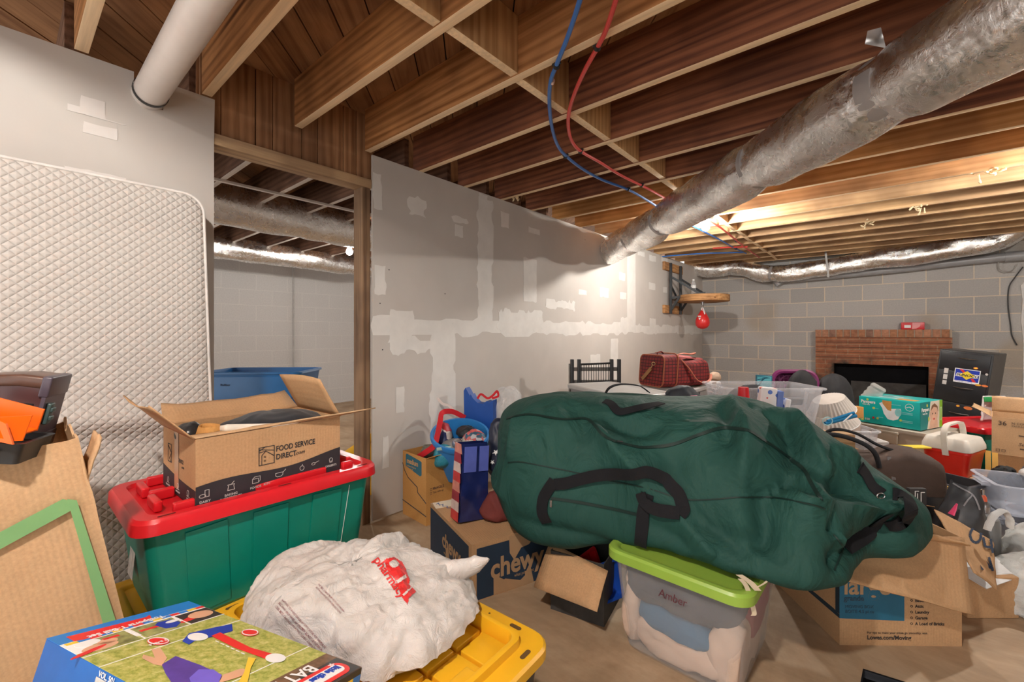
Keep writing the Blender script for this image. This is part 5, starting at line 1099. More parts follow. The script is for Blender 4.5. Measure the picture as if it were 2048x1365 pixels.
part('zipper', ribbon(sfd, P5([(284, 552), (380, 565), (480, 582), (600, 606), (690, 628)]), 0.010, 0.003), zipm, df, world=True, smooth=60)
part('seam', ribbon(sfd, P5([(85, 385), (140, 382), (250, 402), (420, 436), (560, 470), (720, 500), (900, 556), (1050, 556), (1160, 548), (1300, 548), (1480, 575), (1560, 600)]), 0.004, 0.0025), zipm, df, world=True, smooth=60)
part('seam', ribbon(sfd, P5([(1600, 722), (1640, 775), (1625, 830), (1600, 890)]), 0.004, 0.0025), zipm, df, world=True, smooth=60)
for pts, lf in [([(268, 662), (245, 620), (248, 560), (266, 520), (300, 470)], None), ([(700, 788), (706, 720), (712, 640), (726, 570), (734, 528)], None),
                ([(300, 488), (360, 480), (420, 462), (520, 440), (640, 428), (720, 436), (800, 462), (850, 500), (885, 545), (898, 600), (880, 628)], [0.004, 0.012, 0.02, 0.02, 0.02, 0.015, 0.008, 0.004]),
                ([(884, 626), (830, 612), (760, 588), (722, 552), (704, 524)], [0.006, 0.02, 0.02, 0.004]),
                ([(530, 106), (560, 118), (605, 158), (680, 148), (760, 130), (800, 118)], [0.006, 0.012, 0.015, 0.008]),
                ([(1648, 785), (1690, 760), (1745, 722), (1800, 660), (1850, 625)], None), ([(1840, 668), (1880, 662), (1912, 630), (1930, 585), (1905, 550), (1870, 536)], [0.008, 0.016, 0.02, 0.014, 0.006]), ([(1712, 405), (1740, 440), (1775, 500), (1822, 536)], None)]:
    part('webbing_strap', ribbon(sfd, P5(pts), 0.042 if pts[0][0] != 530 else 0.034, 0.005, lifts=lf, th=0.003), WEB, df, world=True, smooth=60)
# top carry handle standing up at the back edge
P = catmull([cam(0.42, 1.98, 0.815), cam(0.445, 1.99, 0.852), cam(0.50, 2.0, 0.868), cam(0.58, 1.99, 0.862), cam(0.62, 1.97, 0.835)], 8)
m = MB(); m.loft([[p+Vector((0, 0, -0.002))-FW*0.018, p+Vector((0, 0, -0.002))+FW*0.018, p+Vector((0, 0, 0.002))+FW*0.018, p+Vector((0, 0, 0.002))-FW*0.018] for p in P]); part('webbing_strap', m, WEB, df, world=True, smooth=50)
p, n = sfd.hit(*q5(285, 560)); m = MB(); m.bar(p+n*0.006, p+n*0.008+Vector((0, 0, -0.026)), 0.008, 0.003); part('zipper_pull', m, STEEL, df, world=True)
p, n = sfd.hit(*q5(1812, 548)); m = MB(); m.tube([p+n*0.008+RT*0.012*cos(a)+Vector((0, 0, 0.008*sin(a))) for a in [2*pi*k/14 for k in range(15)]], 0.002, 8); part('ring', m, STEEL, df, world=True)
p, n = sfd.hit(*q5(590, 290)); m = MB(); m.bar(p+n*0.006, p+n*0.008+RT*0.02+Vector((0, 0, -0.004)), 0.007, 0.003); part('zipper_pull', m, BLACKP, df, world=True)
# ================================================================ pet supply carton, medium carton, small open carton, clear bin, large carton
CHN = plain('dark_navy_carton', (0.012, 0.032, 0.065), 0.6, var=0.1); CBE = plain('carton_beige_print', (0.42, 0.26, 0.14), 0.7, var=0.06)
L, Wd, Hh = 0.43, 0.50, 0.238
ch = carton('cardboard_box', 'closed navy printed pet supply carton under the left end of the green duffel', tuple(cam(-0.103+0.0, 2.10)), TH+radians(30), L, Wd, Hh-0.004, CARD, top=True)
def chf(q, w, h, ty, th_, tx=0.02, sx=1.0):
    dec(q, rect(0.022, 0.006, w-0.006, h-0.022))
Mf = front_face(ch, L, Wd, Hh-0.004); Ml = front_face(ch, L, Wd, Hh-0.004, 'left')
def peg(q, x, y, s, up=True):   # the long leg and round head of the printed figure
    dec(q, [(x, y), (x+0.35*s, y+0.05*s), (x+0.6*s, y+0.7*s), (x+0.5*s, y+1.0*s), (x, y+1.0*s)], 0.0014)
printed('printed_panel', ch, Mf, [(CHN, lambda q: dec(q, rect(0.022, 0.004, L-0.003, Hh-0.022)))])
printed('lettering', ch, Mf, [(CBE, lambda q: [words(q, 'chewy', 0.085, 0.075, 0.082, lift=0.0020, bold=0.04, sx=0.88), dec(q, [(0.175, 0.235-0.02+0.016), (0.178, 0.16), (0.20, 0.125), (0.235, 0.17), (0.275, 0.175), (0.30, 0.20), (0.30, 0.231)], 0.0014), dec(q, [(0.10, 0.004), (0.10, 0.09), (0.15, 0.055), (0.22, 0.08), (0.26, 0.06), (0.28, 0.09), (0.30, 0.004)], 0.0014)]), (CHN, lambda q: dec(q, [(0.15, 0.06), (0.19, 0.045), (0.23, 0.03), (0.255, 0.045), (0.25, 0.078), (0.17, 0.07)], 0.0018)), (CBE, lambda q: words(q, 'what pets want', 0.20, 0.052, 0.014, lift=0.0022, sx=0.8))])
printed('printed_panel', ch, Ml, [(CHN, lambda q: dec(q, rect(0.004, 0.004, Wd-0.03, Hh-0.018)))])
printed('lettering', ch, Ml, [(CBE, lambda q: [words(q, 'chewy', 0.17, 0.10, 0.066, lift=0.002, bold=0.04, sx=0.9), dec(q, [(0.215, 0.0), (0.215, 0.10), (0.24, 0.12), (0.255, 0.09), (0.26, 0.004)], 0.0014), words(q, 'where pets shop', 0.19, 0.068, 0.013, lift=0.002)])])
Mt_ = front_face(ch, L, Wd, Hh, 'top')
m = MB(); dec(m, [(0.01, Wd-0.002), (0.12, Wd-0.01), (0.105, Wd-0.09), (0.06, Wd-0.085), (0.0, Wd-0.08)]); m.v = [Mt_ @ p for p in m.v]; part('paper_label', m, plain('cream_paper', (0.75, 0.66, 0.52), 0.7), ch, smooth=0)
m = MB(); stroke(m, [(0.02, Wd-0.03), (0.035, Wd-0.02), (0.03, Wd-0.05), (0.05, Wd-0.045), (0.04, Wd-0.07), (0.06, Wd-0.08), (0.05, Wd-0.10), (0.07, Wd-0.11)], 0.004, 0.0016); m.v = [Mt_ @ p for p in m.v]; part('marker_scribble', m, plain('blue_ink', (0.03, 0.10, 0.30), 0.6), ch, smooth=0)
m = MB(); dec(m, [(0.27, 0.0), (0.29, 0.0), (0.24, 0.30), (0.22, 0.30)], 0.0016); m.v = [Mt_ @ p for p in m.v]; part('packing_tape', m, plain('brown_tape', (0.5, 0.32, 0.19), 0.25), ch, smooth=0)

mL, mW, mH = 0.40, 0.25, 0.385
mdp = cam(-0.437, 2.71)
md = carton('cardboard_box', 'orange brown medium moving carton against the drywall holding party things', (mdp.x, mdp.y, 0), TH+radians(45), mL, mW, mH, CARD_O, {'front': (62, 0.05, 0.1, 0.12, 0.2)})
Mf = front_face(md, mL, mW, mH); Ml = front_face(md, mL, mW, mH, 'left'); TEAL = plain('teal_print', (0.02, 0.13, 0.19), 0.6); DKL = plain('dark_line', (0.06, 0.05, 0.05), 0.6)
printed('printed_panel', md, Ml, [(TEAL, lambda q: dec(q, [(0.035, 0.30), (0.19, 0.27), (0.205, 0.28), (0.205, 0.355), (0.19, 0.36), (0.045, 0.375), (0.035, 0.365)])), (DKL, lambda q: [stroke(q, [(0.0, 0.31), (0.02, 0.27), (0.06, 0.235), (0.16, 0.20), (0.165, 0.17), (0.25, 0.13)], 0.006), stroke(q, [(0, 0.085), (0.25, 0.055)], 0.006)])])
printed('lettering', md, Ml, [(plain('orange_letters', (0.62, 0.34, 0.14), 0.6), lambda q: [words(q, 'medium', 0.048, 0.322, 0.030, lift=0.0018, sx=0.88, bold=0.03), words(q, 'mediano 3.0 pi cu', 0.045, 0.302, 0.010, lift=0.0018), words(q, '16 x 16', 0.08, 0.288, 0.008, lift=0.0018)])])
printed('lettering', md, Mf, [(plain('brown_ink', (0.10, 0.06, 0.04), 0.7), lambda q: [words(q, 'FRAGILE', 0.045, 0.195, 0.015, bold=0.02), stroke(q, rect(0.028, 0.195, 0.038, 0.208), 0.0015, closed=True), stroke(q, rect(0.028, 0.172, 0.038, 0.185), 0.0015, closed=True), words(q, 'This side up', 0.045, 0.174, 0.011)])])

sL, sW, sH = 0.24, 0.22, 0.235
spt = cam(0.345+0.12*0.5-0.11*0.866, 1.63+0.12*0.866+0.11*0.5)
sb = carton('cardboard_box', 'small dark printed open carton with one flap hanging down beside the clear bin', (spt.x, spt.y, 0), TH+radians(60), sL, sW, sH, plain('dark_grey_carton', (0.045, 0.042, 0.04), 0.7, var=0.3, nscale=20), {})
m = MB(); hp3 = [pd(1100, 1085, 1.78), pd(1216, 1143, 1.60), pd(1194, 1225, 1.50), pd(1068, 1175, 1.69)]
vs = []
for i in range(7):
    for j in range(7): f, g_ = i/6, j/6; a = hp3[0].lerp(hp3[1], f); b = hp3[3].lerp(hp3[2], f); vs.append(a.lerp(b, g_)+Vector((0, 0, 0.006*sin(pi*g_))))
m.add(vs, [(i*7+j, (i+1)*7+j, (i+1)*7+j+1, i*7+j+1) for i in range(6) for j in range(6)]); part('flap', m, CARD, sb, world=True, solid=0.004)
for lb, mt, px0, dd, rz, nm in (('red plastic tray standing in the small open carton', RED, (1172, 1108), 1.78, 15, 'red'), ('blue plastic tray standing in the small open carton beside the red one', plain('royal_blue_plastic', (0.01, 0.06, 0.36), 0.35), (1206, 1112), 1.72, -5, 'blue')):
    p = pd(*px0, dd); t = thing('plastic_tray', lb, 'tray', (p.x, p.y, 0.13), rot=(radians(65 if nm == 'red' else 78), 0, TH+radians(35+rz)))
    m = MB(); m.loft([rr3(0.11, 0.12, 0, 0.015), rr3(0.12, 0.13, 0.03, 0.015), rr3(0.135, 0.145, 0.032, 0.015), rr3(0.135, 0.145, 0.036, 0.015), rr3(0.115, 0.125, 0.034, 0.015), rr3(0.105, 0.115, 0.006, 0.012)]); part('tray_body', m, mt, t)

# clear bin with lime lid
LIME = plain('lime_plastic', (0.27, 0.43, 0.06), 0.35, var=0.04); CLR = clearp('milky_clear', (0.72, 0.70, 0.70), 0.07, 0.2)
cL, cW, cH = 0.45, 0.50, 0.335
cbp = cam(0.385, 1.536)+RT*0+Vector((0, 0, 0)); xd = RT*cos(radians(-42))+FW*sin(radians(-42)); yd = -RT*sin(radians(-42))+FW*cos(radians(-42))
cc = cam(0.385, 1.536)+xd*0.19+yd*0.205
cb = thing('storage_tote', 'clear plastic bin of clothes with a lime green lid under the green duffel', 'storage tote', (cc.x, cc.y, 0), TH+radians(-42))
part('tub', tote_body(cL-0.02, cW-0.03, cH, 0.86, 0.05, 0.0025, rim=0.008), CLR, cb)
part('lid', tote_lid(cL-0.012, cW-0.02, cH-0.014, r=0.06, h=0.036, ridge=0.03, drop=0.010, over=0.016), LIME, cb)
Mf = frame((-(cL-0.02)/2*0.92, -(cW-0.03)/2*0.985-0.004, 0.20), (1, 0, 0), (0, -0.075, 1)); m = MB(); words(m, 'Amber', 0.16, 0.055, 0.028, shear=0.2, lift=0.003, sx=0.8); m.v = [Mf @ p for p in m.v]; part('marker_name', m, plain('maroon_ink', (0.10, 0.02, 0.03), 0.6), cb, smooth=0)
# cloudy tape tails at the front corner
for i, (pts, w) in enumerate([([(1480, 1158), (1492, 1172), (1500, 1195), (1508, 1225), (1506, 1232)], 0.014), ([(1478, 1150), (1500, 1165), (1512, 1178), (1516, 1182)], 0.02), ([(1512, 1176), (1530, 1166), (1545, 1150), (1550, 1136)], 0.008)]):
    m = MB(); P = catmull([pd(u, v, 1.262+0.002*i) for u, v in pts], 6); m.loft([[p-RT*w/2, p+RT*w/2, p+RT*w/2-FW*0.001, p-RT*w/2-FW*0.001] for p in P]); part('tape_tail', m, plain('yellowed_tape', (0.62, 0.52, 0.38), 0.35), cb, world=True)
# clothes inside
def inb(x, y, z): return pmat(cb) @ Vector((x, y, z))
def cloth_in(name, label, mat, x, y, z, rx, ry, rz, rot, sd, amp=0.012, e=3.2):
    m = blob(inb(x, y, z), rx, ry, rz, TH+radians(-42+rot), 40, e, 0.6); crumple(m, amp, 8, sd, 0.3); crumple(m, amp*0.3, 22, sd+1, 0.3)
    iv = pmat(cb).inverted(); Mb = pmat(cb)
    for i, p in enumerate(m.v):
        q = iv @ p; k = 0.86+0.14*min(1, max(0, q.z/cH)); hx = ((cL-0.02)*k/2-0.006); hy = ((cW-0.03)*k/2-0.006); q.x = min(max(q.x, -hx), hx); q.y = min(max(q.y, -hy), hy); q.z = min(max(q.z, 0.007), cH-0.018); m.v[i] = Mb @ q
    return tag(part(name, m, mat, smooth=80), label, 'clothing')
CR = fabric('cream_fleece', (0.62, 0.46, 0.36), 0.95, 200); BKF = fabric('charcoal_cloth', (0.045, 0.045, 0.055), 0.9, 250); BLF = fabric('blue_cloth', (0.03, 0.12, 0.22), 0.9, 250); RDF = fabric('dusty_red_cloth', (0.33, 0.05, 0.075), 0.9, 250)
cloth_in('folded_blanket', 'cream fleece blanket bunched along the bottom of the clear bin', CR, 0.0, -0.02, 0.006, 0.175, 0.17, 0.10, 0, 2, 0.022)
cloth_in('folded_blanket', 'cream fleece roll rising at the front corner inside the clear bin', CR, 0.145, -0.12, 0.02, 0.05, 0.07, 0.12, 10, 5, 0.014)
cloth_in('folded_shirt', 'blue folded cloth pressed between cream and charcoal layers in the clear bin', BLF, -0.02, -0.13, 0.10, 0.14, 0.07, 0.05, -8, 7, 0.008)
cloth_in('folded_shirt', 'charcoal folded clothing filling the top of the clear bin', BKF, -0.01, -0.02, 0.17, 0.19, 0.19, 0.10, 0, 9, 0.010, 4)
cloth_in('folded_shirt', 'dusty red cloth against the right side of the clear bin', RDF, 0.165, 0.06, 0.10, 0.03, 0.12, 0.14, 0, 12, 0.008)
cloth_in('folded_blanket', 'cream cloth fold squeezed at the left side of the clear bin', CR, -0.165, -0.13, 0.02, 0.025, 0.07, 0.15, 4, 15, 0.010)

# large moving carton at the right
lL, lW, lH = 0.425, 0.42, 0.385
lp = cam(1.375, 1.535+lW/2)
lg = carton('cardboard_box', 'large open brown moving carton with a blue panel under the duffel tip', (lp.x, lp.y, 0), TH+radians(-1), lL, lW, lH, CARD, {})
Mf = front_face(lg, lL, lW, lH); LBL = plain('ocean_blue_print', (0.012, 0.12, 0.21), 0.6, var=0.1); DNV = plain('dull_navy_ink', (0.03, 0.06, 0.09), 0.7)
printed('printed_panel', lg, Mf, [(LBL, lambda q: dec(q, [(-0.001, 0.095), (0.225, 0.088), (0.225, 0.27), (0.0, 0.27)]))])
printed('lettering', lg, Mf, [(CBE, lambda q: words(q, 'large', 0.012, 0.182, 0.062, lift=0.0018, bold=0.03, sx=0.95)), (DNV, lambda q: [words(q, 'grande', 0.014, 0.158, 0.018, lift=0.0018, bold=0.02), words(q, 'MOVING BOX', 0.018, 0.132, 0.011, lift=0.0018), words(q, 'BOITE 4.5 pi cu', 0.018, 0.115, 0.011, lift=0.0018)]),
  (INK, lambda q: [[words(q, s, 0.262, 0.156-0.0205*k, 0.0105, bold=0.03), stroke(q, ell(0.250, 0.161-0.0205*k, 0.0035, 0.0035, 12), 0.0014, closed=True)] for k, s in enumerate(['Basement', 'Attic', 'Laundry', 'Garage', 'A Load of Bricks'])]+[words(q, 'For tips to make your move go smoothly, visit', 0.095, 0.042, 0.0078), words(q, 'Lowes.com/Moving', 0.095, 0.022, 0.0145, bold=0.03, sx=0.95)])])
Ml = front_face(lg, lL, lW, lH, 'left'); printed('printed_stripe', lg, Ml, [(plain('dark_navy2', (0.01, 0.03, 0.05), 0.6), lambda q: [dec(q, [(0.0, 0.085), (lW, 0.095), (lW, 0.108), (lW-0.03, 0.112), (0.0, 0.097)]), dec(q, [(lW-0.02, 0.11), (lW, 0.11), (lW, 0.26), (lW-0.02, 0.26)])])])
# side that bulges left of the front corner is plain; front flap hangs outwards over the printed face
def flapsheet(name, P4, parent, mat, jag=None, n=14, curl=0.01, seed=0, lab=None):
    rr = random.Random(seed); vs = []
    for i in range(n+1):
        for j in range(n+1):
            f, g_ = i/n, j/n; gg = g_
            if jag: gg = g_*(1-jag*(0.5+0.5*noise.noise(Vector((f*7+seed, seed, 0))))*1.0)
            a = P4[0].lerp(P4[1], f); b = P4[3].lerp(P4[2], f); p = a.lerp(b, gg); nn = (P4[1]-P4[0]).cross(P4[3]-P4[0]).normalized(); vs.append(p+nn*(curl*sin(pi*g_)+0.006*noise.noise(Vector((f*4+seed, g_*4, 3)))))
    m = MB(); m.add(vs, [(i*(n+1)+j, (i+1)*(n+1)+j, (i+1)*(n+1)+j+1, i*(n+1)+j+1) for i in range(n) for j in range(n)]); return part(name, m, mat, parent, world=True, solid=0.005, smooth=60)
zf = lH
flapsheet('flap', [cam(1.165, 1.532, zf-0.003), cam(1.585, 1.525, zf+0.002), pd(1949, 1231, 1.42), pd(1652, 1152, 1.40)], lg, CARD, curl=0.012, seed=2)
flapsheet('torn_flap', [cam(1.575, 1.53, zf), cam(1.30, 1.535, zf), pd(1840, 1048, 1.50), pd(1948, 1098, 1.47)], lg, CARD, jag=0.5, curl=-0.01, seed=5)
fl = [cam(1.585, 1.96, zf+0.02), cam(1.588, 1.54, zf-0.005), pd(1993, 1180, 1.50), pd(1990, 1086, 1.62)]
flapsheet('flap', [cam(1.588, 1.90, zf), cam(1.588, 1.54, zf), pd(1956, 1152, 1.50), pd(1994, 1120, 1.58)], lg, CARD, curl=0.0, seed=9) if False else None
A0, A1, A2, A3 = pd(1868, 1020, 1.78), pd(1948, 1146, 1.50), pd(1994, 1182, 1.53), pd(1988, 1086, 1.76)
flapsheet('flap', [A0, A1, A2, A3], lg, CARD, jag=0.05, curl=0.004, seed=9)
sff = MB(); sff.add([A0, A1, A2, A3], [(0, 1, 2), (0, 2, 3)]); sfs = Surf(sff)
m = MB()
def pst(pts, w=5.0):
    for a, b in zip(pts, pts[1:]):
        dx, dy = b[0]-a[0], b[1]-a[1]; L_ = math.hypot(dx, dy); nx, ny = -dy/L_*w/2, dx/L_*w/2; poly_on(sfs, [(a[0]+nx, a[1]+ny), (b[0]+nx, b[1]+ny), (b[0]-nx, b[1]-ny), (a[0]-nx, a[1]-ny)], 0.013, m, 1.0)
pst([(1945+11*cos(a), 1074+15*sin(a)) for a in [2*pi*k/14 for k in range(15)]]); pst([(1960, 1078), (1964, 1097), (1977, 1099)]); pst([(1975, 1082), (1979, 1110)]); pst([(1951, 1112), (1957, 1143)]); pst([(1953, 1113), (1974, 1140)]); pst([(1971, 1118), (1979, 1146)])
part('lettering', m, NAVY, lg, world=True, smooth=0)
flapsheet('flap', [cam(1.587, 1.95, zf), cam(1.20, 1.955, zf), pd(1700, 990, 1.99), pd(1870, 1015, 1.99)], lg, CARD_D, curl=0.004, seed=12)
m = blob(cam(1.40, 1.70, 0.25), 0.12, 0.10, 0.12, 0.3, 40, 2.4, 0.3); crumple(m, 0.014, 12, 4, 0.5); crumple(m, 0.005, 30, 6, 0.5); tag(part('plastic_bag', m, bagmat('grey_film', (0.42, 0.42, 0.46), 0.85), smooth=50), 'crumpled shiny grey plastic bag inside the large moving carton', 'plastic bag')
m = MB(); p = pd(1835, 1000, 1.86); m.box((-0.04, -0.01, -0.05), (0.03, 0.01, 0.05), 0.002, M=Matrix.Translation(p) @ Matrix.Rotation(TH, 4, 'Z')); w_ = tag(part('booklet', m, INK), 'black booklet with white marks standing inside the large moving carton', 'booklet')
m = MB(); Mq = Matrix.Translation(p) @ Matrix.Rotation(TH, 4, 'Z') @ frame((-0.04, -0.0102, -0.05), (1, 0, 0), (0, 0, 1))
stroke(m, [(0.02, 0.02), (0.02, 0.09), (0.035, 0.09)], 0.003); stroke(m, [(0.03, 0.03), (0.03, 0.08)], 0.003); stroke(m, [(0.045, 0.04), (0.045, 0.085), (0.06, 0.085)], 0.003); m.v = [Mq @ x for x in m.v]; part('white_marks', m, WHITE, w_, world=True, smooth=0)
# dark metal tray just entering at the bottom right
m = MB(); P = [pz(*q, 0.06) for q in ((1726, 1338), (1815, 1366), (1900, 1480), (1700, 1480))]; cgp = sum(P, Vector())/4
rg = [[cgp+(p-cgp)*k+Vector((0, 0, z)) for p in P] for k, z in ((0.9, -0.058), (1.0, -0.002), (1.0, 0.0), (0.94, 0.0), (0.9, -0.02))]; m.loft(rg)
tag(part('metal_pan', m, plain('dark_metal', (0.05, 0.05, 0.055), 0.2, 0.9)), 'corner of a dark shiny metal pan at the bottom edge right of the clear bin', 'pan')
# ================================================================ party things on the medium carton and the pet carton
SKYB = plain('sky_blue_plastic', (0.03, 0.22, 0.58), 0.3, var=0.04)
bk = cam(-0.325, 2.70, 0.245); t = thing('bucket', 'bright blue plastic bucket holding ornaments and bags on the medium carton', 'bucket', tuple(bk), rot=(radians(19), radians(3), TH)); t.scale = (1.1, 1.1, 1.08)
m = MB(); pr_ = [(0.10, 0.0), (0.112, 0.004), (0.150, 0.22), (0.158, 0.222), (0.163, 0.24), (0.160, 0.252), (0.148, 0.252), (0.142, 0.22), (0.100, 0.008)]; m.lathe(pr_, n=48); part('bucket_body', m, SKYB, t)
m = MB()
for k in range(9): a = 2*pi*k/9; m.box((cos(a)*0.128-0.004, sin(a)*0.128-0.004, 0.04), (cos(a)*0.128+0.004, sin(a)*0.128+0.004, 0.17), 0.003)
def inbk(x, y, z): return pmat(t) @ Vector((x, y, z))
tag(part('glitter_ball', MB().ball(inbk(-0.01, -0.035, 0.205), 0.033, 18), plain('silver_pearl', (0.55, 0.52, 0.55), 0.2, 0.7)), 'shiny silver ball ornament inside the blue bucket', 'ornament')
m = crumple(blob(inbk(0.065, -0.04, 0.185), 0.06, 0.055, 0.05, 0, 30), 0.010, 20, 3, 0.5); tag(part('organza_bag', m, bagmat('cream_film', (0.60, 0.55, 0.46), 0.95), smooth=50), 'gathered cream gift pouch inside the blue bucket', 'pouch')
m = crumple(blob(inbk(0.03, 0.05, 0.20), 0.065, 0.05, 0.045, 0, 24), 0.006, 22, 7); tag(part('mesh_pouch', m, plain('black_mesh', (0.015, 0.018, 0.022), 0.4), smooth=60), 'shiny black mesh pouch standing out of the blue bucket', 'pouch')
m = blob(inbk(-0.02, 0.0, 0.10), 0.10, 0.10, 0.07, 0, 20); tag(part('tissue_filling', crumple(m, 0.01, 14, 5), plain('grey_tissue', (0.35, 0.33, 0.31), 0.8)), 'grey tissue filling at the bottom of the blue bucket', 'tissue')
# flag cloth and red lanyard hanging over the bucket's left side
FLG = None
def flagmat(name, scale=14, c1=(0.03, 0.04, 0.13), c2=(0.45, 0.03, 0.04), c3=(0.7, 0.62, 0.58)):
    m, nt, b = nodes(name); v = coords(nt); w = nt.nodes.new('ShaderNodeTexVoronoi'); w.inputs['Scale'].default_value = scale; nt.links.new(v, w.inputs['Vector'])
    sx = N(nt, 'SeparateColor'); nt.links.new(w.outputs['Color'], sx.inputs[0]); r = ramp(nt, [(0.0, c1), (0.45, c1), (0.46, c2), (0.74, c2), (0.75, c3), (1.0, c3)]); r.color_ramp.interpolation = 'CONSTANT'; nt.links.new(sx.outputs[0], r.inputs[0]); nt.links.new(r.outputs[0], b.inputs['Base Color']); b.inputs['Roughness'].default_value = 0.5; return m
FLG = flagmat('flag_cloth')
m = crumple(blob(cam(-0.435, 2.72, 0.40), 0.05, 0.06, 0.10, TH, 26), 0.012, 14, 2); tag(part('flag_cloth', m, FLG, smooth=60), 'bunched red white and blue cloth at the left of the blue bucket', 'cloth')
P = catmull([pd(u, v, d) for u, v, d in [(930, 836, 2.80), (905, 824, 2.76), (885, 826, 2.72), (880, 845, 2.62), (875, 870, 2.57), (868, 892, 2.54), (850, 906, 2.55), (832, 918, 2.60), (826, 925, 2.62)]], 8)
def strip(P, w, side=RT, th=0.002):
    m = MB(); R = []
    for i, p in enumerate(P):
        tt = (P[min(i+1, len(P)-1)]-P[max(0, i-1)]).normalized(); s = tt.cross(FW).normalized(); R.append([p-s*w/2, p+s*w/2, p+s*w/2+FW*th, p-s*w/2+FW*th])
    m.loft(R); return m
ln = tag(part('ribbon', strip(P, 0.032), fabric('red_ribbon', (0.60, 0.02, 0.03), 0.7, 200)), 'wide red ribbon draped from the blue bucket into the medium carton', 'ribbon')
P = catmull([pd(u, v, 2.78) for u, v in [(874, 796), (885, 808), (898, 812), (908, 822)]], 5); m = strip(P, 0.016); tag(part('bow', m, FLG), 'small red and blue bow above the left rim of the blue bucket', 'bow')
# teal bag with a white band
m = crumple(blob(cam(-0.40, 2.56, 0.325), 0.055, 0.05, 0.08, TH, 26), 0.012, 13, 5); tb2 = tag(part('party_bag', m, bagmat('teal_film', (0.02, 0.30, 0.42), 0.9), smooth=50), 'crinkled teal bag sticking out of the medium carton', 'bag')
m = MB(); m.box((-0.042, -0.004, -0.008), (0.042, 0.004, 0.010), 0.003, M=Matrix.Translation(pd(888, 898, 2.47)) @ Matrix.Rotation(TH, 4, 'Z') @ Matrix.Rotation(radians(-6), 4, 'Y')); part('white_band', m, plain('pale_green_band', (0.45, 0.62, 0.55), 0.4), tb2, world=True)
m = crumple(blob(cam(-0.50, 2.66, 0.33), 0.06, 0.05, 0.06, TH, 20), 0.012, 16, 8); tag(part('wire_coil', m, plain('olive_grey', (0.16, 0.15, 0.11), 0.6, var=0.4, nscale=50), smooth=60), 'olive grey bundle lying in the left of the medium carton', 'bundle')
# lace fabric over the right rim of the bucket
m = crumple(blob(cam(-0.225, 2.60, 0.40), 0.07, 0.05, 0.085, TH, 28), 0.012, 16, 9); tag(part('lace_cloth', m, flagmat('lace_print', 40, (0.03, 0.10, 0.16), (0.5, 0.5, 0.52), (0.55, 0.1, 0.1)), smooth=60), 'blue and white lace patterned cloth at the right side of the blue bucket', 'cloth')
# blue foam block with curved top
c0 = pd(962, 860, 2.86); t = thing('foam_block', 'royal blue foam block with a scooped top standing behind the bucket', 'foam block', (c0.x, c0.y, 0.30), rot=(0, 0, TH+radians(-22)))
RB = plain('royal_foam', (0.008, 0.075, 0.36), 0.5, var=0.06); m = MB()
pf = [(-0.105, 0.0), (0.105, 0.0), (0.10, 0.37), (0.075, 0.355), (0.055, 0.362), (0.03, 0.343), (-0.01, 0.345), (-0.045, 0.375), (-0.06, 0.40), (-0.065, 0.385), (-0.085, 0.42), (-0.10, 0.44), (-0.112, 0.42)]
m.prism([(x, -0.03, z) for x, z in pf], (0, 0.06, 0)); part('foam_body', m, RB, t)
# clear bag with red tie
m = crumple(blob(cam(-0.03, 2.92, 0.44), 0.115, 0.10, 0.22, TH, 44, 2.3), 0.012, 12, 4, 0.4); tt_ = tag(part('plastic_bag', m, clearp('clear_film', (0.85, 0.84, 0.84), 0.30, 0.15), smooth=45), 'clear plastic bag tied with a red ribbon behind the blue foam block', 'plastic bag')
P = catmull([pd(u, v, 2.78) for u, v in [(955, 798), (962, 789), (975, 797), (985, 792), (994, 783), (996, 793), (984, 797)]], 6); part('ribbon_tie', strip(P, 0.014), fabric('red_ribbon', (0.6, 0.02, 0.03)), tt_, world=True)
# gift bag on the pet carton
gp = cam(-0.195, 2.03, 0.243); t = thing('gift_bag', 'navy glossy gift bag with a flag printed side standing on the pet supply carton', 'gift bag', tuple(gp), rot=(radians(-3), radians(4), TH+radians(30)))
NB = plain('navy_gloss', (0.012, 0.02, 0.10), 0.2, var=0.15, spec=0.6); m = MB(); n = 14
def gb(f, g_): # f around, g up
    P = [(-0.075, -0.045), (0.065, -0.045), (0.065, 0.045), (-0.075, 0.045)]; k = int(f*4) % 4; q = f*4-int(f*4) if f < 1 else 0; a = P[k]; b = P[(k+1) % 4]; x = a[0]+(b[0]-a[0])*q; y = a[1]+(b[1]-a[1])*q; s = 1-0.10*g_
    z = 0.345*g_; w = 0.008*noise.noise(Vector((x*16, y*16, z*14))); return Vector((x*s+w, y*(1-0.35*g_)+w-0.012*sin(pi*g_)*(1 if y < 0 else 0), z))
m.grid(gb, 48, 26, 0, True, False); m.box((-0.073, -0.043, 0), (0.063, 0.043, 0.002)); gbag = part('bag_body', m, NB, t, smooth=40)
m = MB(); Mq = frame((-0.0775, 0.045, 0.0), (0, -1, 0), (0.022, 0, 1)); cols = [(0.62, 0.05, 0.05), (0.72, 0.55, 0.5), (0.35, 0.03, 0.05), (0.65, 0.25, 0.2)]
it = []
for k in range(8):
    mt = plain('flag_band_%d' % (k % 4), cols[k % 4], 0.3, var=0.15, nscale=30); it.append((mt, lambda q, k=k: dec(q, [(0.002, 0.043*k), (0.088, 0.043*k), (0.086-0.002*k, 0.043*(k+1)), (0.002, 0.043*(k+1))], 0.004)))
printed('flag_print', t, Mq, it)
m = MB(); m.box((-0.066, -0.052, 0.22), (-0.004, -0.050, 0.335)); m.box((0.010, -0.052, 0.22), (0.058, -0.050, 0.335)); part('blue_window', m, plain('periwinkle_gloss', (0.10, 0.13, 0.45), 0.15), t)
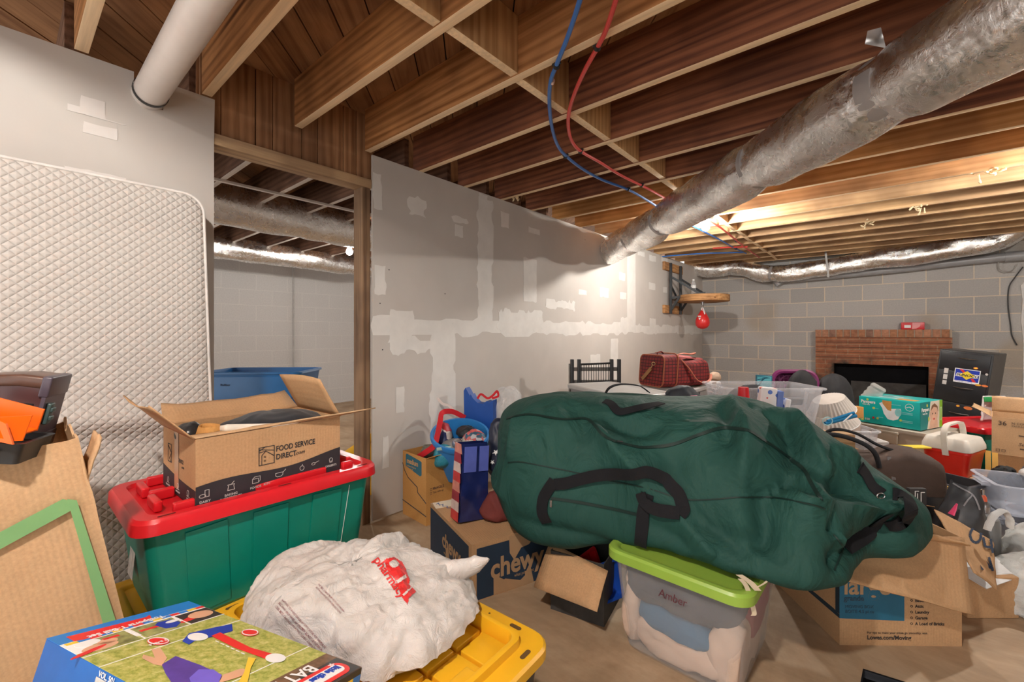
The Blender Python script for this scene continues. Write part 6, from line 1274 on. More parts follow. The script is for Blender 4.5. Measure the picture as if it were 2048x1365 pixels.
m = crumple(blob(cam(-0.065, 2.15, 0.40), 0.05, 0.05, 0.20, TH, 34, 2.2), 0.014, 10, 3); st = tag(part('gift_bag', m, plain('dark_star_cloth', (0.01, 0.014, 0.035), 0.5), smooth=60), 'dark star patterned bag squeezed between the navy gift bag and the duffel', 'gift bag')
sfx = Surf(m); mm2 = MB()
for (u, v, s_) in [(992, 905, 7), (1003, 925, 6), (995, 945, 7), (1006, 893, 5), (990, 970, 6), (1001, 962, 5), (985, 925, 5)]:
    poly_on(sfx, [(u+s_*(1 if k % 2 else 0.42)*cos(pi/2+k*pi/5), v-s_*(1 if k % 2 else 0.42)*sin(pi/2+k*pi/5)) for k in range(10)], 0.003, mm2, 1.0)
part('star_print', mm2, WHITE, st, world=True, smooth=0)
m = crumple(blob(cam(-0.075, 2.02, 0.244), 0.065, 0.05, 0.085, TH, 30, 2.4), 0.012, 12, 13); tag(part('cloth', m, fabric('brick_cloth', (0.16, 0.035, 0.03), 0.8, 200), smooth=60), 'dark brick red cloth lying on the pet supply carton at the duffel end', 'cloth')

# ================================================================ grey totes, chair frame, red bag
GRY = plain('grey_plastic', (0.33, 0.32, 0.32), 0.45, var=0.05); LGR = plain('light_grey_plastic', (0.50, 0.49, 0.48), 0.4, var=0.04)
c = cam(0.70, 2.90)
for z0, lb in ((0.0, 'grey tote at the bottom of the stack beside the black chair frame'), (0.372, 'pale lidded grey tote on top of the stack before the black chair frame')):
    tote('storage_tote', lb, 'storage tote', (c.x, c.y, z0), TH+radians(-68), 0.66, 0.36, 0.345, GRY, LGR, ribs=2, lid_kw=dict(h=0.026, ridge=0.045, drop=0.006))
m = MB(); 
c = cam(1.455, 3.78)
for z0, lb in ((0.0, 'grey tote hidden beneath the tote that carries the red bag'), (0.335, 'wide grey tote with worn tape carrying the red travel bag')):
    t = tote('storage_tote', lb, 'storage tote', (c.x, c.y, z0), TH+radians(48.7), 0.72, 0.45, 0.31, GRY, LGR, ribs=2, lid_kw=dict(h=0.028, ridge=0.045, drop=0.006))
    if z0:
        m = MB(); m.box((0.30, -0.235, 0.12), (0.335, -0.216, 0.29), 0.003); m.box((0.10, -0.245, 0.29), (0.20, -0.235, 0.345), 0.002); part('packing_tape', m, plain('peeling_tape', (0.42, 0.30, 0.19), 0.5, var=0.3), t)
# things at the end of that lid
m = crumple(blob(cam(1.87, 4.02, 0.666), 0.05, 0.04, 0.05, TH, 20), 0.008, 20, 2); tag(part('paper_wad', m, plain('tan_paper', (0.5, 0.36, 0.26), 0.7), smooth=50), 'crumpled tan paper at the right corner of the tote under the red bag', 'paper')
m = MB(); m.box((-0.04, -0.02, 0), (0.04, 0.02, 0.018), 0.004, M=Matrix.Translation(cam(1.70, 4.0, 0.668)) @ Matrix.Rotation(TH, 4, 'Z')); tag(part('sponge', m, plain('lime_yellow', (0.6, 0.65, 0.08), 0.6)), 'small lime yellow packet behind the red travel bag', 'packet')
# black chair frame
CHB = plain('black_frame', (0.022, 0.022, 0.024), 0.4)
c = cam(0.66, 3.42); t = thing('folding_chair', 'black spindle backed chair frame standing between the drywall and the grey totes', 'chair', (c.x, c.y, 0), TH+radians(4))
for x in (-0.19, -0.135, 0.125, 0.185):
    m = MB(); m.box((x-0.013, -0.014, 0.0), (x+0.013, 0.014, 0.895), 0.003); part('post', m, CHB, t)
for z in (0.855, 0.71):
    m = MB(); m.tube([(-0.135, 0, z), (0.125, 0, z+0.008)], 0.008, 10); part('rail', m, CHB, t)
for k in range(12):
    m = MB(); x = -0.115+0.0195*k; m.tube([(x, 0, 0.711), (x, 0, 0.857)], 0.0025, 6); part('spindle', m, CHB, t)
m = MB(); m.box((-0.20, 0.02, 0.80), (0.18, 0.035, 0.83), 0.002); m.box((-0.20, 0.02, 0.70), (0.18, 0.035, 0.73), 0.002); m.box((-0.215, -0.005, 0.0), (-0.205, 0.015, 0.86), 0.003); part('shadow_bars', m, plain('shadow_grey', (0.22, 0.20, 0.18), 0.6), t)  # grey bars stand in for the frame's shadow on the drywall
# red travel bag
def redbag():
    m, nt, b = nodes('red_quilted'); v = coords(nt); br = nt.nodes.new('ShaderNodeTexBrick'); br.offset = 0.0
    sx = N(nt, 'SeparateXYZ'); nt.links.new(v, sx.inputs[0]); cb_ = N(nt, 'CombineXYZ'); ad = N(nt, 'Math', operation='ADD'); nt.links.new(sx.outputs[0], ad.inputs[0]); nt.links.new(sx.outputs[1], ad.inputs[1]); nt.links.new(ad.outputs[0], cb_.inputs[0]); nt.links.new(sx.outputs[2], cb_.inputs[1]); nt.links.new(cb_.outputs[0], br.inputs['Vector'])
    for k, x in (('Scale', 1), ('Mortar Size', 0.0035), ('Brick Width', 0.034), ('Row Height', 0.026), ('Mortar Smooth', 0.4)): br.inputs[k].default_value = x
    br.inputs['Color1'].default_value = (0.30, 0.025, 0.025, 1); br.inputs['Color2'].default_value = (0.20, 0.018, 0.018, 1); br.inputs['Mortar'].default_value = (0.05, 0.008, 0.008, 1)
    nt.links.new(br.outputs['Color'], b.inputs['Base Color']); b.inputs['Roughness'].default_value = 0.7; bump(nt, b, br.outputs['Fac'], -0.4, 0.004); return m
RBG = redbag(); TAN = plain('rust_trim', (0.42, 0.12, 0.05), 0.5, var=0.1)
c = pd(1350, 770, 3.60); t = thing('travel_bag', 'dark red quilted travel bag with tan straps on the wide grey tote', 'bag', (c.x, c.y, 0.672), TH+radians(22))
m = MB(); rg = []
for x, w, h, dz in ((-0.255, 0.13, 0.235, 0), (-0.250, 0.145, 0.255, 0), (-0.13, 0.145, 0.262, 0), (-0.08, 0.14, 0.245, 0), (-0.02, 0.135, 0.205, 0), (0.08, 0.135, 0.205, 0), (0.16, 0.135, 0.225, 0), (0.22, 0.125, 0.20, 0), (0.27, 0.10, 0.12, 0), (0.285, 0.06, 0.06, 0)):
    rg.append([Vector((x+0.02*(p[1]/0.25), p[0], p[1])) for p in rrect(-w, 0.0, w, h, 0.045, 5)])
m.loft(rg); part('bag_body', m, RBG, t, smooth=50)
m = MB(); pt = [Vector((-0.252+0.02*(p[1]/0.25), p[0], p[1])) for p in rrect(-0.143, 0.003, 0.143, 0.252, 0.045, 6)]; m.tube(pt+[pt[0]], 0.005, 8); pt = [Vector((-0.12+0.02*(p[1]/0.25), p[0]*1.0, p[1])) for p in rrect(-0.147, 0.003, 0.147, 0.264, 0.045, 6)]; m.tube(pt+[pt[0]], 0.005, 8); part('piping', m, TAN, t)
m = MB(); m.bar((-0.262, 0.09, 0.05), (-0.258, -0.015, 0.145), 0.03, 0.006, up=(1, 0, 0)); part('shoulder_strap', m, plain('tan_strap', (0.40, 0.19, 0.07), 0.6), t)
m = MB(); m.tube([Vector((-0.262, -0.05+0.02*cos(a), 0.185+0.012*sin(a))) for a in [2*pi*k/16 for k in range(17)]], 0.003, 8); m.bar((-0.261, -0.018, 0.148), (-0.261, -0.035, 0.172), 0.006, 0.004, up=(1, 0, 0)); part('clip_ring', m, plain('brass', (0.7, 0.5, 0.25), 0.3, 1.0), t)
m = MB(); P = catmull([Vector(p) for p in [(-0.06, -0.13, 0.215), (0.0, -0.150, 0.15), (0.07, -0.160, 0.06), (0.14, -0.165, 0.03), (0.22, -0.155, 0.05), (0.255, -0.13, 0.09)]], 6); m.tube(P, 0.011, 8, flat=0.4); P = catmull([Vector(p) for p in [(-0.05, -0.06, 0.245), (0.0, -0.08, 0.262), (0.09, -0.07, 0.255), (0.16, -0.05, 0.262), (0.19, 0.0, 0.25)]], 6); m.tube(P, 0.014, 8, flat=0.4); part('carry_handle', m, plain('salmon_lining', (0.55, 0.17, 0.10), 0.6, var=0.2), t)
m = MB(); P = [Vector((-0.06, -0.085, 0.236)), Vector((0.15, -0.085, 0.212)), Vector((0.17, 0.02, 0.232)), Vector((-0.03, 0.03, 0.252))]; m.add(P, [(0, 1, 2, 3)]); part('open_lining', m, plain('pink_lining', (0.45, 0.12, 0.12), 0.6), t, solid=0.004)
m = MB(); P = catmull([Vector(p) for p in [(-0.21, -0.03, 0.258), (-0.20, -0.03, 0.275), (-0.16, -0.02, 0.278), (-0.14, -0.02, 0.262)]], 5); m.tube(P, 0.008, 8, flat=0.5); part('side_handle', m, RBG, t)
# dark and pink bag glimpsed over the duffel
m = blob(cam(1.03, 2.62, 0.55), 0.13, 0.07, 0.17, TH, 30, 2.6); crumple(m, 0.008, 10, 3); db = tag(part('tote_bag', m, plain('navy_grey_bag', (0.02, 0.025, 0.035), 0.6), smooth=60), 'dark navy bag with grey trim peeking up behind the duffel handle', 'bag')
m = MB(); m.box((-0.03, -0.01, -0.04), (0.03, 0.01, 0.03), 0.008, M=Matrix.Translation(pd(1388, 802, 2.55)) @ Matrix.Rotation(TH+0.5, 4, 'Z')); tag(part('pink_toy', m, plain('pink_plush', (0.8, 0.3, 0.42), 0.8)), 'small pink cloth item peeking over the duffel', 'cloth')

# ================================================================ speed ball platform on the wall
WDP = wood('platform_wood', (0.36, 0.17, 0.06), (0.60, 0.34, 0.15), 0); BMT = plain('black_bracket', (0.05, 0.055, 0.06), 0.45, 0.3)
t = thing('punching_platform', 'round wooden platform on a black wall bracket with a red speed ball', 'boxing platform', (XW, 6.1, 1.30))
iv = Matrix.Translation((-XW, -6.1, -1.30))
yA, yB = 5.75, 6.44
for zz in (px(1343, 537).z, px(1343, 620).z):
    m = MB(); m.box((XW+0.001, yA, zz-0.055), (XW+0.035, yB, zz+0.055), 0.003); part('mounting_board', m, WDP, t, world=True)
for y in (5.92, 6.30):
    m = MB(); m.box((XW+0.036, y-0.018, px(1343, 626).z-0.02), (XW+0.066, y+0.018, px(1343, 533).z+0.02), 0.003); part('bracket_post', m, BMT, t, world=True)
zc, xc, yc = 1.565, -1.86, 6.18
for y in (5.92, 6.30):
    m = MB(); m.bar((XW+0.06, y, 1.86), (xc+0.02, y*0.7+yc*0.3, zc+0.055), 0.03, 0.012, up=(0, 1, 0)); m.bar((XW+0.06, y, zc+0.01), (xc+0.1, y*0.8+yc*0.2, zc+0.055), 0.03, 0.012, up=(0, 1, 0)); m.bar((XW+0.06, y, 1.42), (xc-0.2, y, zc+0.045), 0.03, 0.012, up=(0, 1, 0)); part('bracket_arm', m, BMT, t, world=True)
m = MB(); m.bar((XW+0.05, 5.92, 1.75), (XW+0.05, 6.30, 1.50), 0.012, 0.025, up=(1, 0, 0)); m.bar((XW+0.05, 5.92, 1.58), (XW+0.05, 6.30, 1.60), 0.012, 0.025, up=(1, 0, 0)); part('cross_brace', m, BMT, t, world=True)
m = MB(); m.lathe([(0.325, -0.045), (0.335, -0.04), (0.335, 0.04), (0.325, 0.045)], (xc, yc, zc), 56); part('platform_disc', m, WDP, t, world=True)
m = MB(); m.lathe([(0.04, -0.052), (0.04, -0.045)], (xc, yc, zc), 20); m.tube([(xc, yc, zc-0.05), (xc, yc, zc-0.085)], 0.012, 10); m.tube([Vector((xc+0.016*cos(a), yc, zc-0.10+0.016*sin(a))) for a in [2*pi*k/14 for k in range(15)]], 0.004, 8); part('swivel', m, STEEL, t, world=True)
t = thing('speed_ball', 'red speed ball hanging under the round wooden platform', 'speed ball', (xc, yc, zc-0.115))
m = MB(); m.lathe([(0.004, 0.0), (0.010, -0.015), (0.030, -0.06), (0.060, -0.11), (0.085, -0.165), (0.092, -0.21), (0.085, -0.25), (0.060, -0.282), (0.025, -0.297), (0.004, -0.30)], n=28); part('ball_skin', m, plain('red_leather', (0.68, 0.03, 0.03), 0.3), t)
m = MB(); P = catmull([Vector(p) for p in [(0, -0.01, -0.005), (0.02, -0.028, -0.03), (0.035, -0.055, -0.06), (0.05, -0.07, -0.10)]], 5); m.tube(P, 0.008, 8); P = catmull([Vector(p) for p in [(0, -0.01, -0.005), (-0.006, -0.03, -0.03), (0.012, -0.045, -0.045)]], 5); m.tube(P, 0.006, 8); part('lace', m, WHITE, t)
sfr = MB(); sfr.lathe([(0.004, 0.0), (0.010, -0.015), (0.030, -0.06), (0.060, -0.11), (0.085, -0.165), (0.092, -0.21), (0.085, -0.25), (0.060, -0.282)], (xc, yc, zc-0.115), 28); sfr = Surf(sfr)
m = poly_on(sfr, [(1396, 632), (1402, 632), (1402, 634.5), (1396, 634.5)], 0.002, None, 0.5); poly_on(sfr, [(1397, 636), (1402, 636), (1399, 640.5)], 0.002, m, 0.5); part('white_print', m, WHITE, t, world=True, smooth=0)
p = pd(1386, 590, 5.75); t = thing('water_bottle', 'clear plastic water bottle standing on the round wooden platform', 'bottle', (xc-0.10, yc-0.06, zc+0.0455)); 
m = MB(); m.lathe([(0.030, 0.0), (0.033, 0.005), (0.033, 0.06), (0.030, 0.065), (0.033, 0.075), (0.033, 0.14), (0.028, 0.165), (0.013, 0.195), (0.013, 0.20)], n=20); part('bottle_body', m, clearp('bottle_plastic', (0.9, 0.93, 0.95), 0.22, 0.1), t); m = MB(); m.lathe([(0.015, 0.198), (0.015, 0.218), (0.013, 0.22)], n=16); part('cap', m, WHITE, t); m = MB(); m.lathe([(0.034, 0.10), (0.034, 0.135)], n=20, cap=False); part('label_band', m, WHITE, t)

# ================================================================ fireplace
BRK = None
def brickm():
    m, nt, b = nodes('fireplace_brick'); tc = N(nt, 'TexCoord'); sx = N(nt, 'SeparateXYZ'); nt.links.new(tc.outputs['Object'], sx.inputs[0]); cb_ = N(nt, 'CombineXYZ'); ad = N(nt, 'Math', operation='ADD'); nt.links.new(sx.outputs[0], ad.inputs[0]); nt.links.new(sx.outputs[1], ad.inputs[1]); nt.links.new(ad.outputs[0], cb_.inputs[0]); nt.links.new(sx.outputs[2], cb_.inputs[1])
    br = nt.nodes.new('ShaderNodeTexBrick'); nt.links.new(cb_.outputs[0], br.inputs['Vector'])
    for k, x in (('Scale', 1), ('Mortar Size', 0.006), ('Brick Width', 0.245), ('Row Height', 0.0675), ('Mortar Smooth', 0.2)): br.inputs[k].default_value = x
    br.inputs['Color1'].default_value = (0.38, 0.145, 0.075, 1); br.inputs['Color2'].default_value = (0.30, 0.12, 0.07, 1); br.inputs['Mortar'].default_value = (0.36, 0.22, 0.14, 1)
    v = coords(nt); r = ramp(nt, [(0.35, (0.75, 0.72, 0.7)), (0.65, (1.08, 1.05, 1.0))]); nt.links.new(noi(nt, v, 16, 5, 0.7), r.inputs[0]); c = mixc(nt, 1.0, br.outputs['Color'], r.outputs[0], 'MULTIPLY')
    # soot stains above and beside the opening
    sz = N(nt, 'MapRange'); sz.inputs['From Min'].default_value = 0.80; sz.inputs['From Max'].default_value = 0.70; nt.links.new(sx.outputs[2], sz.inputs[0]); ns = ramp(nt, [(0.42, (0, 0, 0)), (0.60, (1, 1, 1))]); nt.links.new(noi(nt, v, 5, 4), ns.inputs[0]); ml = N(nt, 'Math', operation='MULTIPLY'); nt.links.new(sz.outputs[0], ml.inputs[0]); nt.links.new(ns.outputs[0], ml.inputs[1])
    c = mixc(nt, ml.outputs[0], c, (0.05, 0.04, 0.03)); nt.links.new(c, b.inputs['Base Color']); b.inputs['Roughness'].default_value = 0.9; bump(nt, b, br.outputs['Fac'], -0.6, 0.01); return m
BRK = brickm(); YF = YW-0.135; xl, xr_ = py(1631, 700, YF).x, py(1905, 700, YF).x; ol = py(1667, 730, YF).x; orr = xr_-(ol-xl); zt = py(1631, 660, YF).z; zo = py(1667, 727, YF).z
t = thing('fireplace', 'red brick fireplace with a soldier course mantel on the grey block wall', 'fireplace', ((xl+xr_)/2, YF, 0))
m = MB(); y1 = YW-0.001; m.box((xl, YF+0.01, 0), (ol, y1, zo)); m.box((orr, YF+0.01, 0), (xr_, y1, zo)); m.box((xl, YF+0.01, zo), (xr_, y1, zt-0.10))
part('brick_surround', m, BRK, t, world=True, smooth=0)
x = xl; k = 0; rr = random.Random(3)
while x < xr_-0.03:
    w = 0.066; m = MB(); m.box((x, YF-0.012, zt-0.098), (min(x+w, xr_), y1, zt), 0.003); cc_ = rr.choice([(0.34, 0.15, 0.085), (0.42, 0.20, 0.12), (0.26, 0.14, 0.10), (0.38, 0.17, 0.09)]); part('mantel_brick', m, plain('mantel_brick_%d' % int(cc_[0]*100), cc_, 0.9, var=0.25, nscale=30), t, world=True); x += w+0.012; k += 1
m = MB(); m.box((xl+0.003, YF+0.002, zt-0.096), (xr_-0.003, y1-0.002, zt-0.004)); part('mortar_bed', m, plain('mortar', (0.45, 0.35, 0.26), 0.9), t, world=True, smooth=0)
m = MB()
for z in (zt-0.168, zt-0.235, zt-0.303, zt-0.370): m.box((xl-0.001, YF+0.0085, z-0.003), (xr_+0.001, YF+0.03, z+0.003))
part('dark_joint', m, plain('raked_joint', (0.07, 0.045, 0.03), 0.9), t, world=True, smooth=0)  # dark strips along the brick courses
m = MB(); m.box((ol, y1-0.004, 0), (orr, y1-0.001, zo)); part('firebox', m, plain('soot_black', (0.006, 0.006, 0.007), 0.95, spec=0.1), t, world=True, smooth=0)
m = MB(); a = py(1702, 762, YF+0.09); m.box((a.x, YF+0.09, 0), (orr-0.02, YF+0.10, a.z)); part('inner_panel', m, plain('sooty_grey', (0.055, 0.052, 0.05), 0.9, var=0.3), t, world=True, smooth=0)
a = py(1825, 660, YF+0.06); t = thing('small_box', 'small red box with a white tag lying on the brick mantel', 'box', (a.x, YF+0.06, zt), 0)
hw = (py(1848, 650, YF).x-py(1801, 650, YF).x)/2; m = MB(); m.box((-hw, -0.05, 0), (hw, 0.05, 0.088), 0.003); part('carton_body', m, RED, t); printed('white_tag', t, frame((-hw, -0.05, 0), (1, 0, 0), (0, 0, 1)), [(WHITE, lambda q: dec(q, rect(0.03, 0.02, 0.09, 0.055))), (plain('pale_pink', (0.75, 0.3, 0.3), 0.5), lambda q: dec(q, [(0.10, 0.005), (0.14, 0.01), (0.175, 0.04), (0.18, 0.083), (0.105, 0.083)]))])
# ================================================================ clear crate, basket, cups behind the duffel
DKC = fabric('dark_contents', (0.03, 0.03, 0.035), 0.8, 200)
c = cam(1.77, 3.10); sp = carton('cardboard_box', 'plain brown carton under the big clear crate behind the duffel', (c.x, c.y, 0), TH+radians(-2), 0.52, 0.34, 0.444, CARD, top=True)
t = tote('plastic_crate', 'big clear lidless crate with dark things behind the duffel', 'storage tote', (c.x, c.y, 0.449), TH+radians(-2), 0.64, 0.40, 0.285, clearp('frosty_clear', (0.80, 0.80, 0.84), 0.20, 0.25), None, taper=0.86, ribs=3, rim=0.022, th=0.003)
m = MB(); m.box((-0.02, -0.196, 0.03), (0.17, -0.190, 0.17), 0.004); part('side_panel', m, clearp('frosty_clear', (0.80, 0.80, 0.84)), t)
m = MB(); m.box((-0.02, -0.02, 0.0), (0.22, 0.03, 0.205), 0.01, M=pmat(t) @ Matrix.Translation((0.01, -0.10, 0.006)) @ Matrix.Rotation(radians(5), 4, 'X')); tag(part('laptop_case', m, plain('slate_panel', (0.10, 0.11, 0.12), 0.5)), 'flat slate grey case standing inside the big clear crate', 'case')
m = crumple(blob(pmat(t) @ Vector((-0.03, 0.06, 0.01)), 0.19, 0.07, 0.19, TH, 30, 2.6), 0.010, 10, 6); tag(part('folded_jacket', m, DKC, smooth=70), 'dark jacket heaped inside the big clear crate', 'clothing')
PPL = plain('purple_plastic', (0.20, 0.025, 0.12), 0.4, var=0.08)
c = pd(1597, 790, 3.36); t = thing('laundry_basket', 'purple perforated basket standing on edge behind the big clear crate', 'basket', (c.x, c.y, 0.45), rot=(radians(80), 0, TH+radians(-5)))
m = MB(); oz = 0.0
m.loft([rr3(0.36, 0.40, 0.0, 0.09, 6, 0, 0.17), rr3(0.33, 0.37, 0.008, 0.08, 6, 0, 0.17), rr3(0.30, 0.34, 0.0, 0.07, 6, 0, 0.17), rr3(0.30, 0.34, -0.10, 0.07, 6, 0, 0.17), rr3(0.294, 0.334, -0.10, 0.07, 6, 0, 0.17), rr3(0.32, 0.36, -0.004, 0.075, 6, 0, 0.17)], False, False); m.add(rr3(0.30, 0.34, -0.098, 0.07, 6, 0, 0.17), [tuple(range(28))])
part('basket_body', m, PPL, t); m = MB()
for k in range(9): m.bar((-0.14+0.035*k, 0.01, -0.093), (-0.14+0.035*k, 0.33, -0.093), 0.005, 0.006)
for k in range(9): m.bar((-0.145, 0.02+0.036*k, -0.091), (0.145, 0.02+0.036*k, -0.091), 0.005, 0.006)
P = [Vector((0.135*cos(a), 0.03+0.30*sin(a), -0.086)) for a in [pi*k/20 for k in range(21)]]; m.tube(P, 0.006, 6); P = [Vector((0.045*cos(a), 0.17+0.12*sin(a), -0.086)) for a in [2*pi*k/20 for k in range(21)]]; m.loft([[Vector((0, 0.17, -0.09))+(p-Vector((0, 0.17, -0.086)))*q for p in P[:-1]] for q in (0.2, 1.0)], True, False)
part('lattice', m, plain('mauve_plastic', (0.42, 0.12, 0.28), 0.4), t)
c = pd(1526, 770, 3.34); t = thing('clipboard', 'teal striped board sticking up behind the left of the clear crate', 'board', (c.x, c.y, 0.47), rot=(radians(-4), radians(3), TH+radians(-6)))
zt_ = pd(1526, 751, 3.34).z-0.47; m = MB(); m.box((-0.06, -0.008, 0), (0.06, 0.008, zt_), 0.004); part('board_frame', m, plain('teal_dark', (0.01, 0.12, 0.18), 0.4), t); m = MB(); m.box((-0.052, -0.0095, zt_-0.12), (0.052, -0.008, zt_-0.008)); part('board_face', m, plain('aqua', (0.10, 0.42, 0.48), 0.4), t, smooth=0); m = MB()
for k in range(5): m.bar((-0.05, -0.0105, zt_-0.115+0.026*k), (-0.01+0.012*k, -0.0105, zt_-0.02), 0.005, 0.001, up=(0, 1, 0))
part('dark_stripe', m, plain('teal_dark', (0.01, 0.12, 0.18)), t, smooth=0)
c = cam(1.36, 2.62); b2 = carton('cardboard_box', 'plain brown carton standing directly behind the duffel under the red cup', (c.x+0.03, c.y, 0), TH, 0.34, 0.20, 0.60, CARD, top=True)
t = thing('cup', 'upturned red plastic cup behind the duffel in front of the clear crate', 'cup', tuple(pd(1487, 800, 2.62).xy)+(0.604,)); hh = pd(1487, 775, 2.62).z-0.604
m = MB(); m.lathe([(0.040, 0.0), (0.041, 0.006), (0.028, hh), (0.020, hh)], n=24); part('cup_body', m, RED, t)
def floral():
    m, nt, b = nodes('floral_print'); v = coords(nt); w = nt.nodes.new('ShaderNodeTexVoronoi'); w.inputs['Scale'].default_value = 26; nt.links.new(v, w.inputs['Vector'])
    sx = N(nt, 'SeparateColor'); nt.links.new(w.outputs['Color'], sx.inputs[0]); r = ramp(nt, [(0, (0.02, 0.10, 0.36)), (0.45, (0.02, 0.10, 0.36)), (0.46, (0.6, 0.06, 0.05)), (0.7, (0.6, 0.06, 0.05)), (0.71, (0.1, 0.2, 0.6))]); r.color_ramp.interpolation = 'CONSTANT'; nt.links.new(sx.outputs[0], r.inputs[0])
    r2 = ramp(nt, [(0.36, (1, 1, 1)), (0.38, (0, 0, 0))]); nt.links.new(w.outputs['Distance'], r2.inputs[0]); nt.links.new(mixc(nt, r2.outputs[0], (0.78, 0.78, 0.80), r.outputs[0]), b.inputs['Base Color']); b.inputs['Roughness'].default_value = 0.5; return m
c = pd(1535, 800, 2.66); t = thing('gift_bag', 'white gift bag printed with blue leaves and red flowers behind the duffel', 'gift bag', (c.x, c.y, 0.604), rot=(0, radians(4), TH+radians(-12))); hh = pd(1535, 776, 2.66).z-0.604
m = crumple(MB().box((-0.055, -0.03, 0), (0.035, 0.03, hh), 0.006), 0.003, 20, 2); FLR = floral(); part('bag_body', m, FLR, t)
m = MB(); m.box((0.036, -0.034, 0), (0.07, 0.03, hh-0.012), 0.005); part('side_gusset', m, plain('periwinkle', (0.14, 0.22, 0.55), 0.5), t); m = MB(); m.box((0.072, -0.04, 0), (0.10, 0.02, hh-0.045), 0.006, M=Matrix.Rotation(radians(6), 4, 'Y')); part('fold', m, FLR, t)

# ================================================================ lamp shade pile, low clear bin, board, papers
c = cam(2.22, 3.0); t = tote('storage_tote', 'low clear bin holding the pleated shades behind the duffel', 'storage tote', (c.x, c.y, 0.20), TH+radians(-8), 0.40, 0.30, 0.262, clearp('frosty_clear', (0.8, 0.8, 0.84)), None, taper=0.88, ribs=3, rim=0.014, th=0.003)
s0 = carton('cardboard_box', 'brown carton under the low clear bin behind the brown suitcase', (c.x, c.y, 0), TH+radians(-8), 0.38, 0.28, 0.195, CARD, top=True)
PLE = plain('pleated_cream', (0.60, 0.55, 0.50), 0.7, var=0.06)
for k, (lat, d, z, s, ry) in enumerate([(2.19, 2.98, 0.485, 1.0, -14), (2.20, 3.00, 0.56, 0.92, -18)]):
    p = cam(lat, d, z); t = thing('lamp_shade', ['lower of two nested cream pleated lamp shades by the clear crate', 'upper of two nested cream pleated lamp shades by the clear crate'][k], 'lamp shade', tuple(p), rot=(radians(12), radians(ry), TH))
    m = MB(); rg = []
    for q in range(7):
        f = q/6; rg.append([Vector((cos(a)*(0.165-0.055*f)*s*(1+0.018*(-1)**i), sin(a)*(0.13-0.05*f)*s*(1+0.018*(-1)**i), (0.10 if k else 0.075)*f)) for i, a in enumerate([2*pi*j/72 for j in range(72)])])
    m.loft(rg, False, True); part('pleated_shell', m, PLE, t, smooth=20); m = MB(); m.tube([Vector((cos(2*pi*j/40)*0.167*s, sin(2*pi*j/40)*0.132*s, 0)) for j in range(41)], 0.003, 6); part('rim_wire', m, WHITE, t)
BT = plain('blue_tube_plastic', (0.02, 0.20, 0.42), 0.25)
for k, (a, b, r) in enumerate([((1650, 848), (1712, 832), 0.012), ((1655, 843), (1708, 826), 0.009)]):
    m = MB(); m.tube([pd(*a, 2.74), pd(*b, 2.74)], r, 10); tag(part('umbrella', m, BT), ['blue folded tube lying below the pleated shades', 'thin blue rod lying across the low clear bin'][k], 'tube')
m = MB(); m.tube([pd(1686, 845, 2.70), pd(1704, 829, 2.70)], 0.004, 8); tag(part('stick', m, WHITE), 'short white stick on top of the blue tubes', 'stick')
m = MB(); m.tube([pd(1655+10*cos(a), 843+8*sin(a), 2.70) for a in [2*pi*k/16 for k in range(17)]], 0.003, 6); tag(part('hair_ring', m, clearp('aqua_clear', (0.5, 0.8, 0.85), 0.5)), 'clear aqua ring hanging at the left of the blue tubes', 'ring')
BLKB = fabric('black_nylon', (0.025, 0.025, 0.028), 0.7, 200)
m = crumple(blob(cam(2.53, 3.42, 0.44), 0.17, 0.09, 0.25, TH+radians(25), 30, 2.3), 0.012, 8, 4); tag(part('duffel_bag', m, BLKB, smooth=70), 'black nylon bag slumped left of the glass jar in front of the firebox', 'bag')
m = crumple(blob(cam(2.24, 3.36, 0.40), 0.12, 0.08, 0.30, TH, 26, 2.3), 0.012, 9, 7); tag(part('backpack', m, BLKB, smooth=70), 'black soft bag between the clear crate and the pleated shades', 'bag')
c = cam(2.35, 3.37); carton('cardboard_box', 'brown carton holding up the black bags by the firebox', (c.x, c.y, 0), TH+radians(10), 0.55, 0.24, 0.40, CARD, top=True)
m = MB(); m.box((-0.05, -0.01, -0.03), (0.05, 0.05, 0.05), 0.003, M=Matrix.Translation(pd(1712, 828, 3.2)) @ Matrix.Rotation(TH, 4, 'Z')); tag(part('cardboard_box', m, CARD_O), 'small orange brown carton behind the blue tubes beside the diaper carton', 'box')
c = pd(1750, 783, 3.50); t = thing('glass_jar', 'ribbed clear glass jar lying tilted above the diaper carton', 'jar', tuple(c), rot=(radians(20), radians(28), TH)); m = MB(); m.lathe([(0.045, -0.09), (0.055, -0.08), (0.05, -0.06), (0.056, -0.04), (0.05, -0.02), (0.056, 0.0), (0.05, 0.02), (0.056, 0.035), (0.048, 0.05), (0.040, 0.055)], n=24); part('jar_body', m, clearp('jar_glass', (0.6, 0.58, 0.55), 0.42, 0.08), t)
c = pd(1656, 872, 2.62); t = thing('wooden_box', 'pale wooden box with a slot at the edge behind the duffel', 'box', (c.x, c.y, 0.42), TH+radians(-12)); LW = wood('pale_box_wood', (0.42, 0.26, 0.12), (0.66, 0.46, 0.26), 0)
m = MB(); m.box((-0.13, -0.05, 0), (0.12, 0.06, 0.085), 0.003); part('box_body', m, LW, t); m = MB(); m.box((-0.11, -0.053, 0.075), (-0.05, -0.04, 0.0865), 0.001); part('slot', m, plain('slot_dark', (0.05, 0.03, 0.02), 0.9), t)
c = pd(1656, 880, 2.66); carton('cardboard_box', 'brown carton beneath the pale wooden box', (c.x, c.y, 0), TH+radians(-12), 0.26, 0.14, 0.415, CARD, top=True)
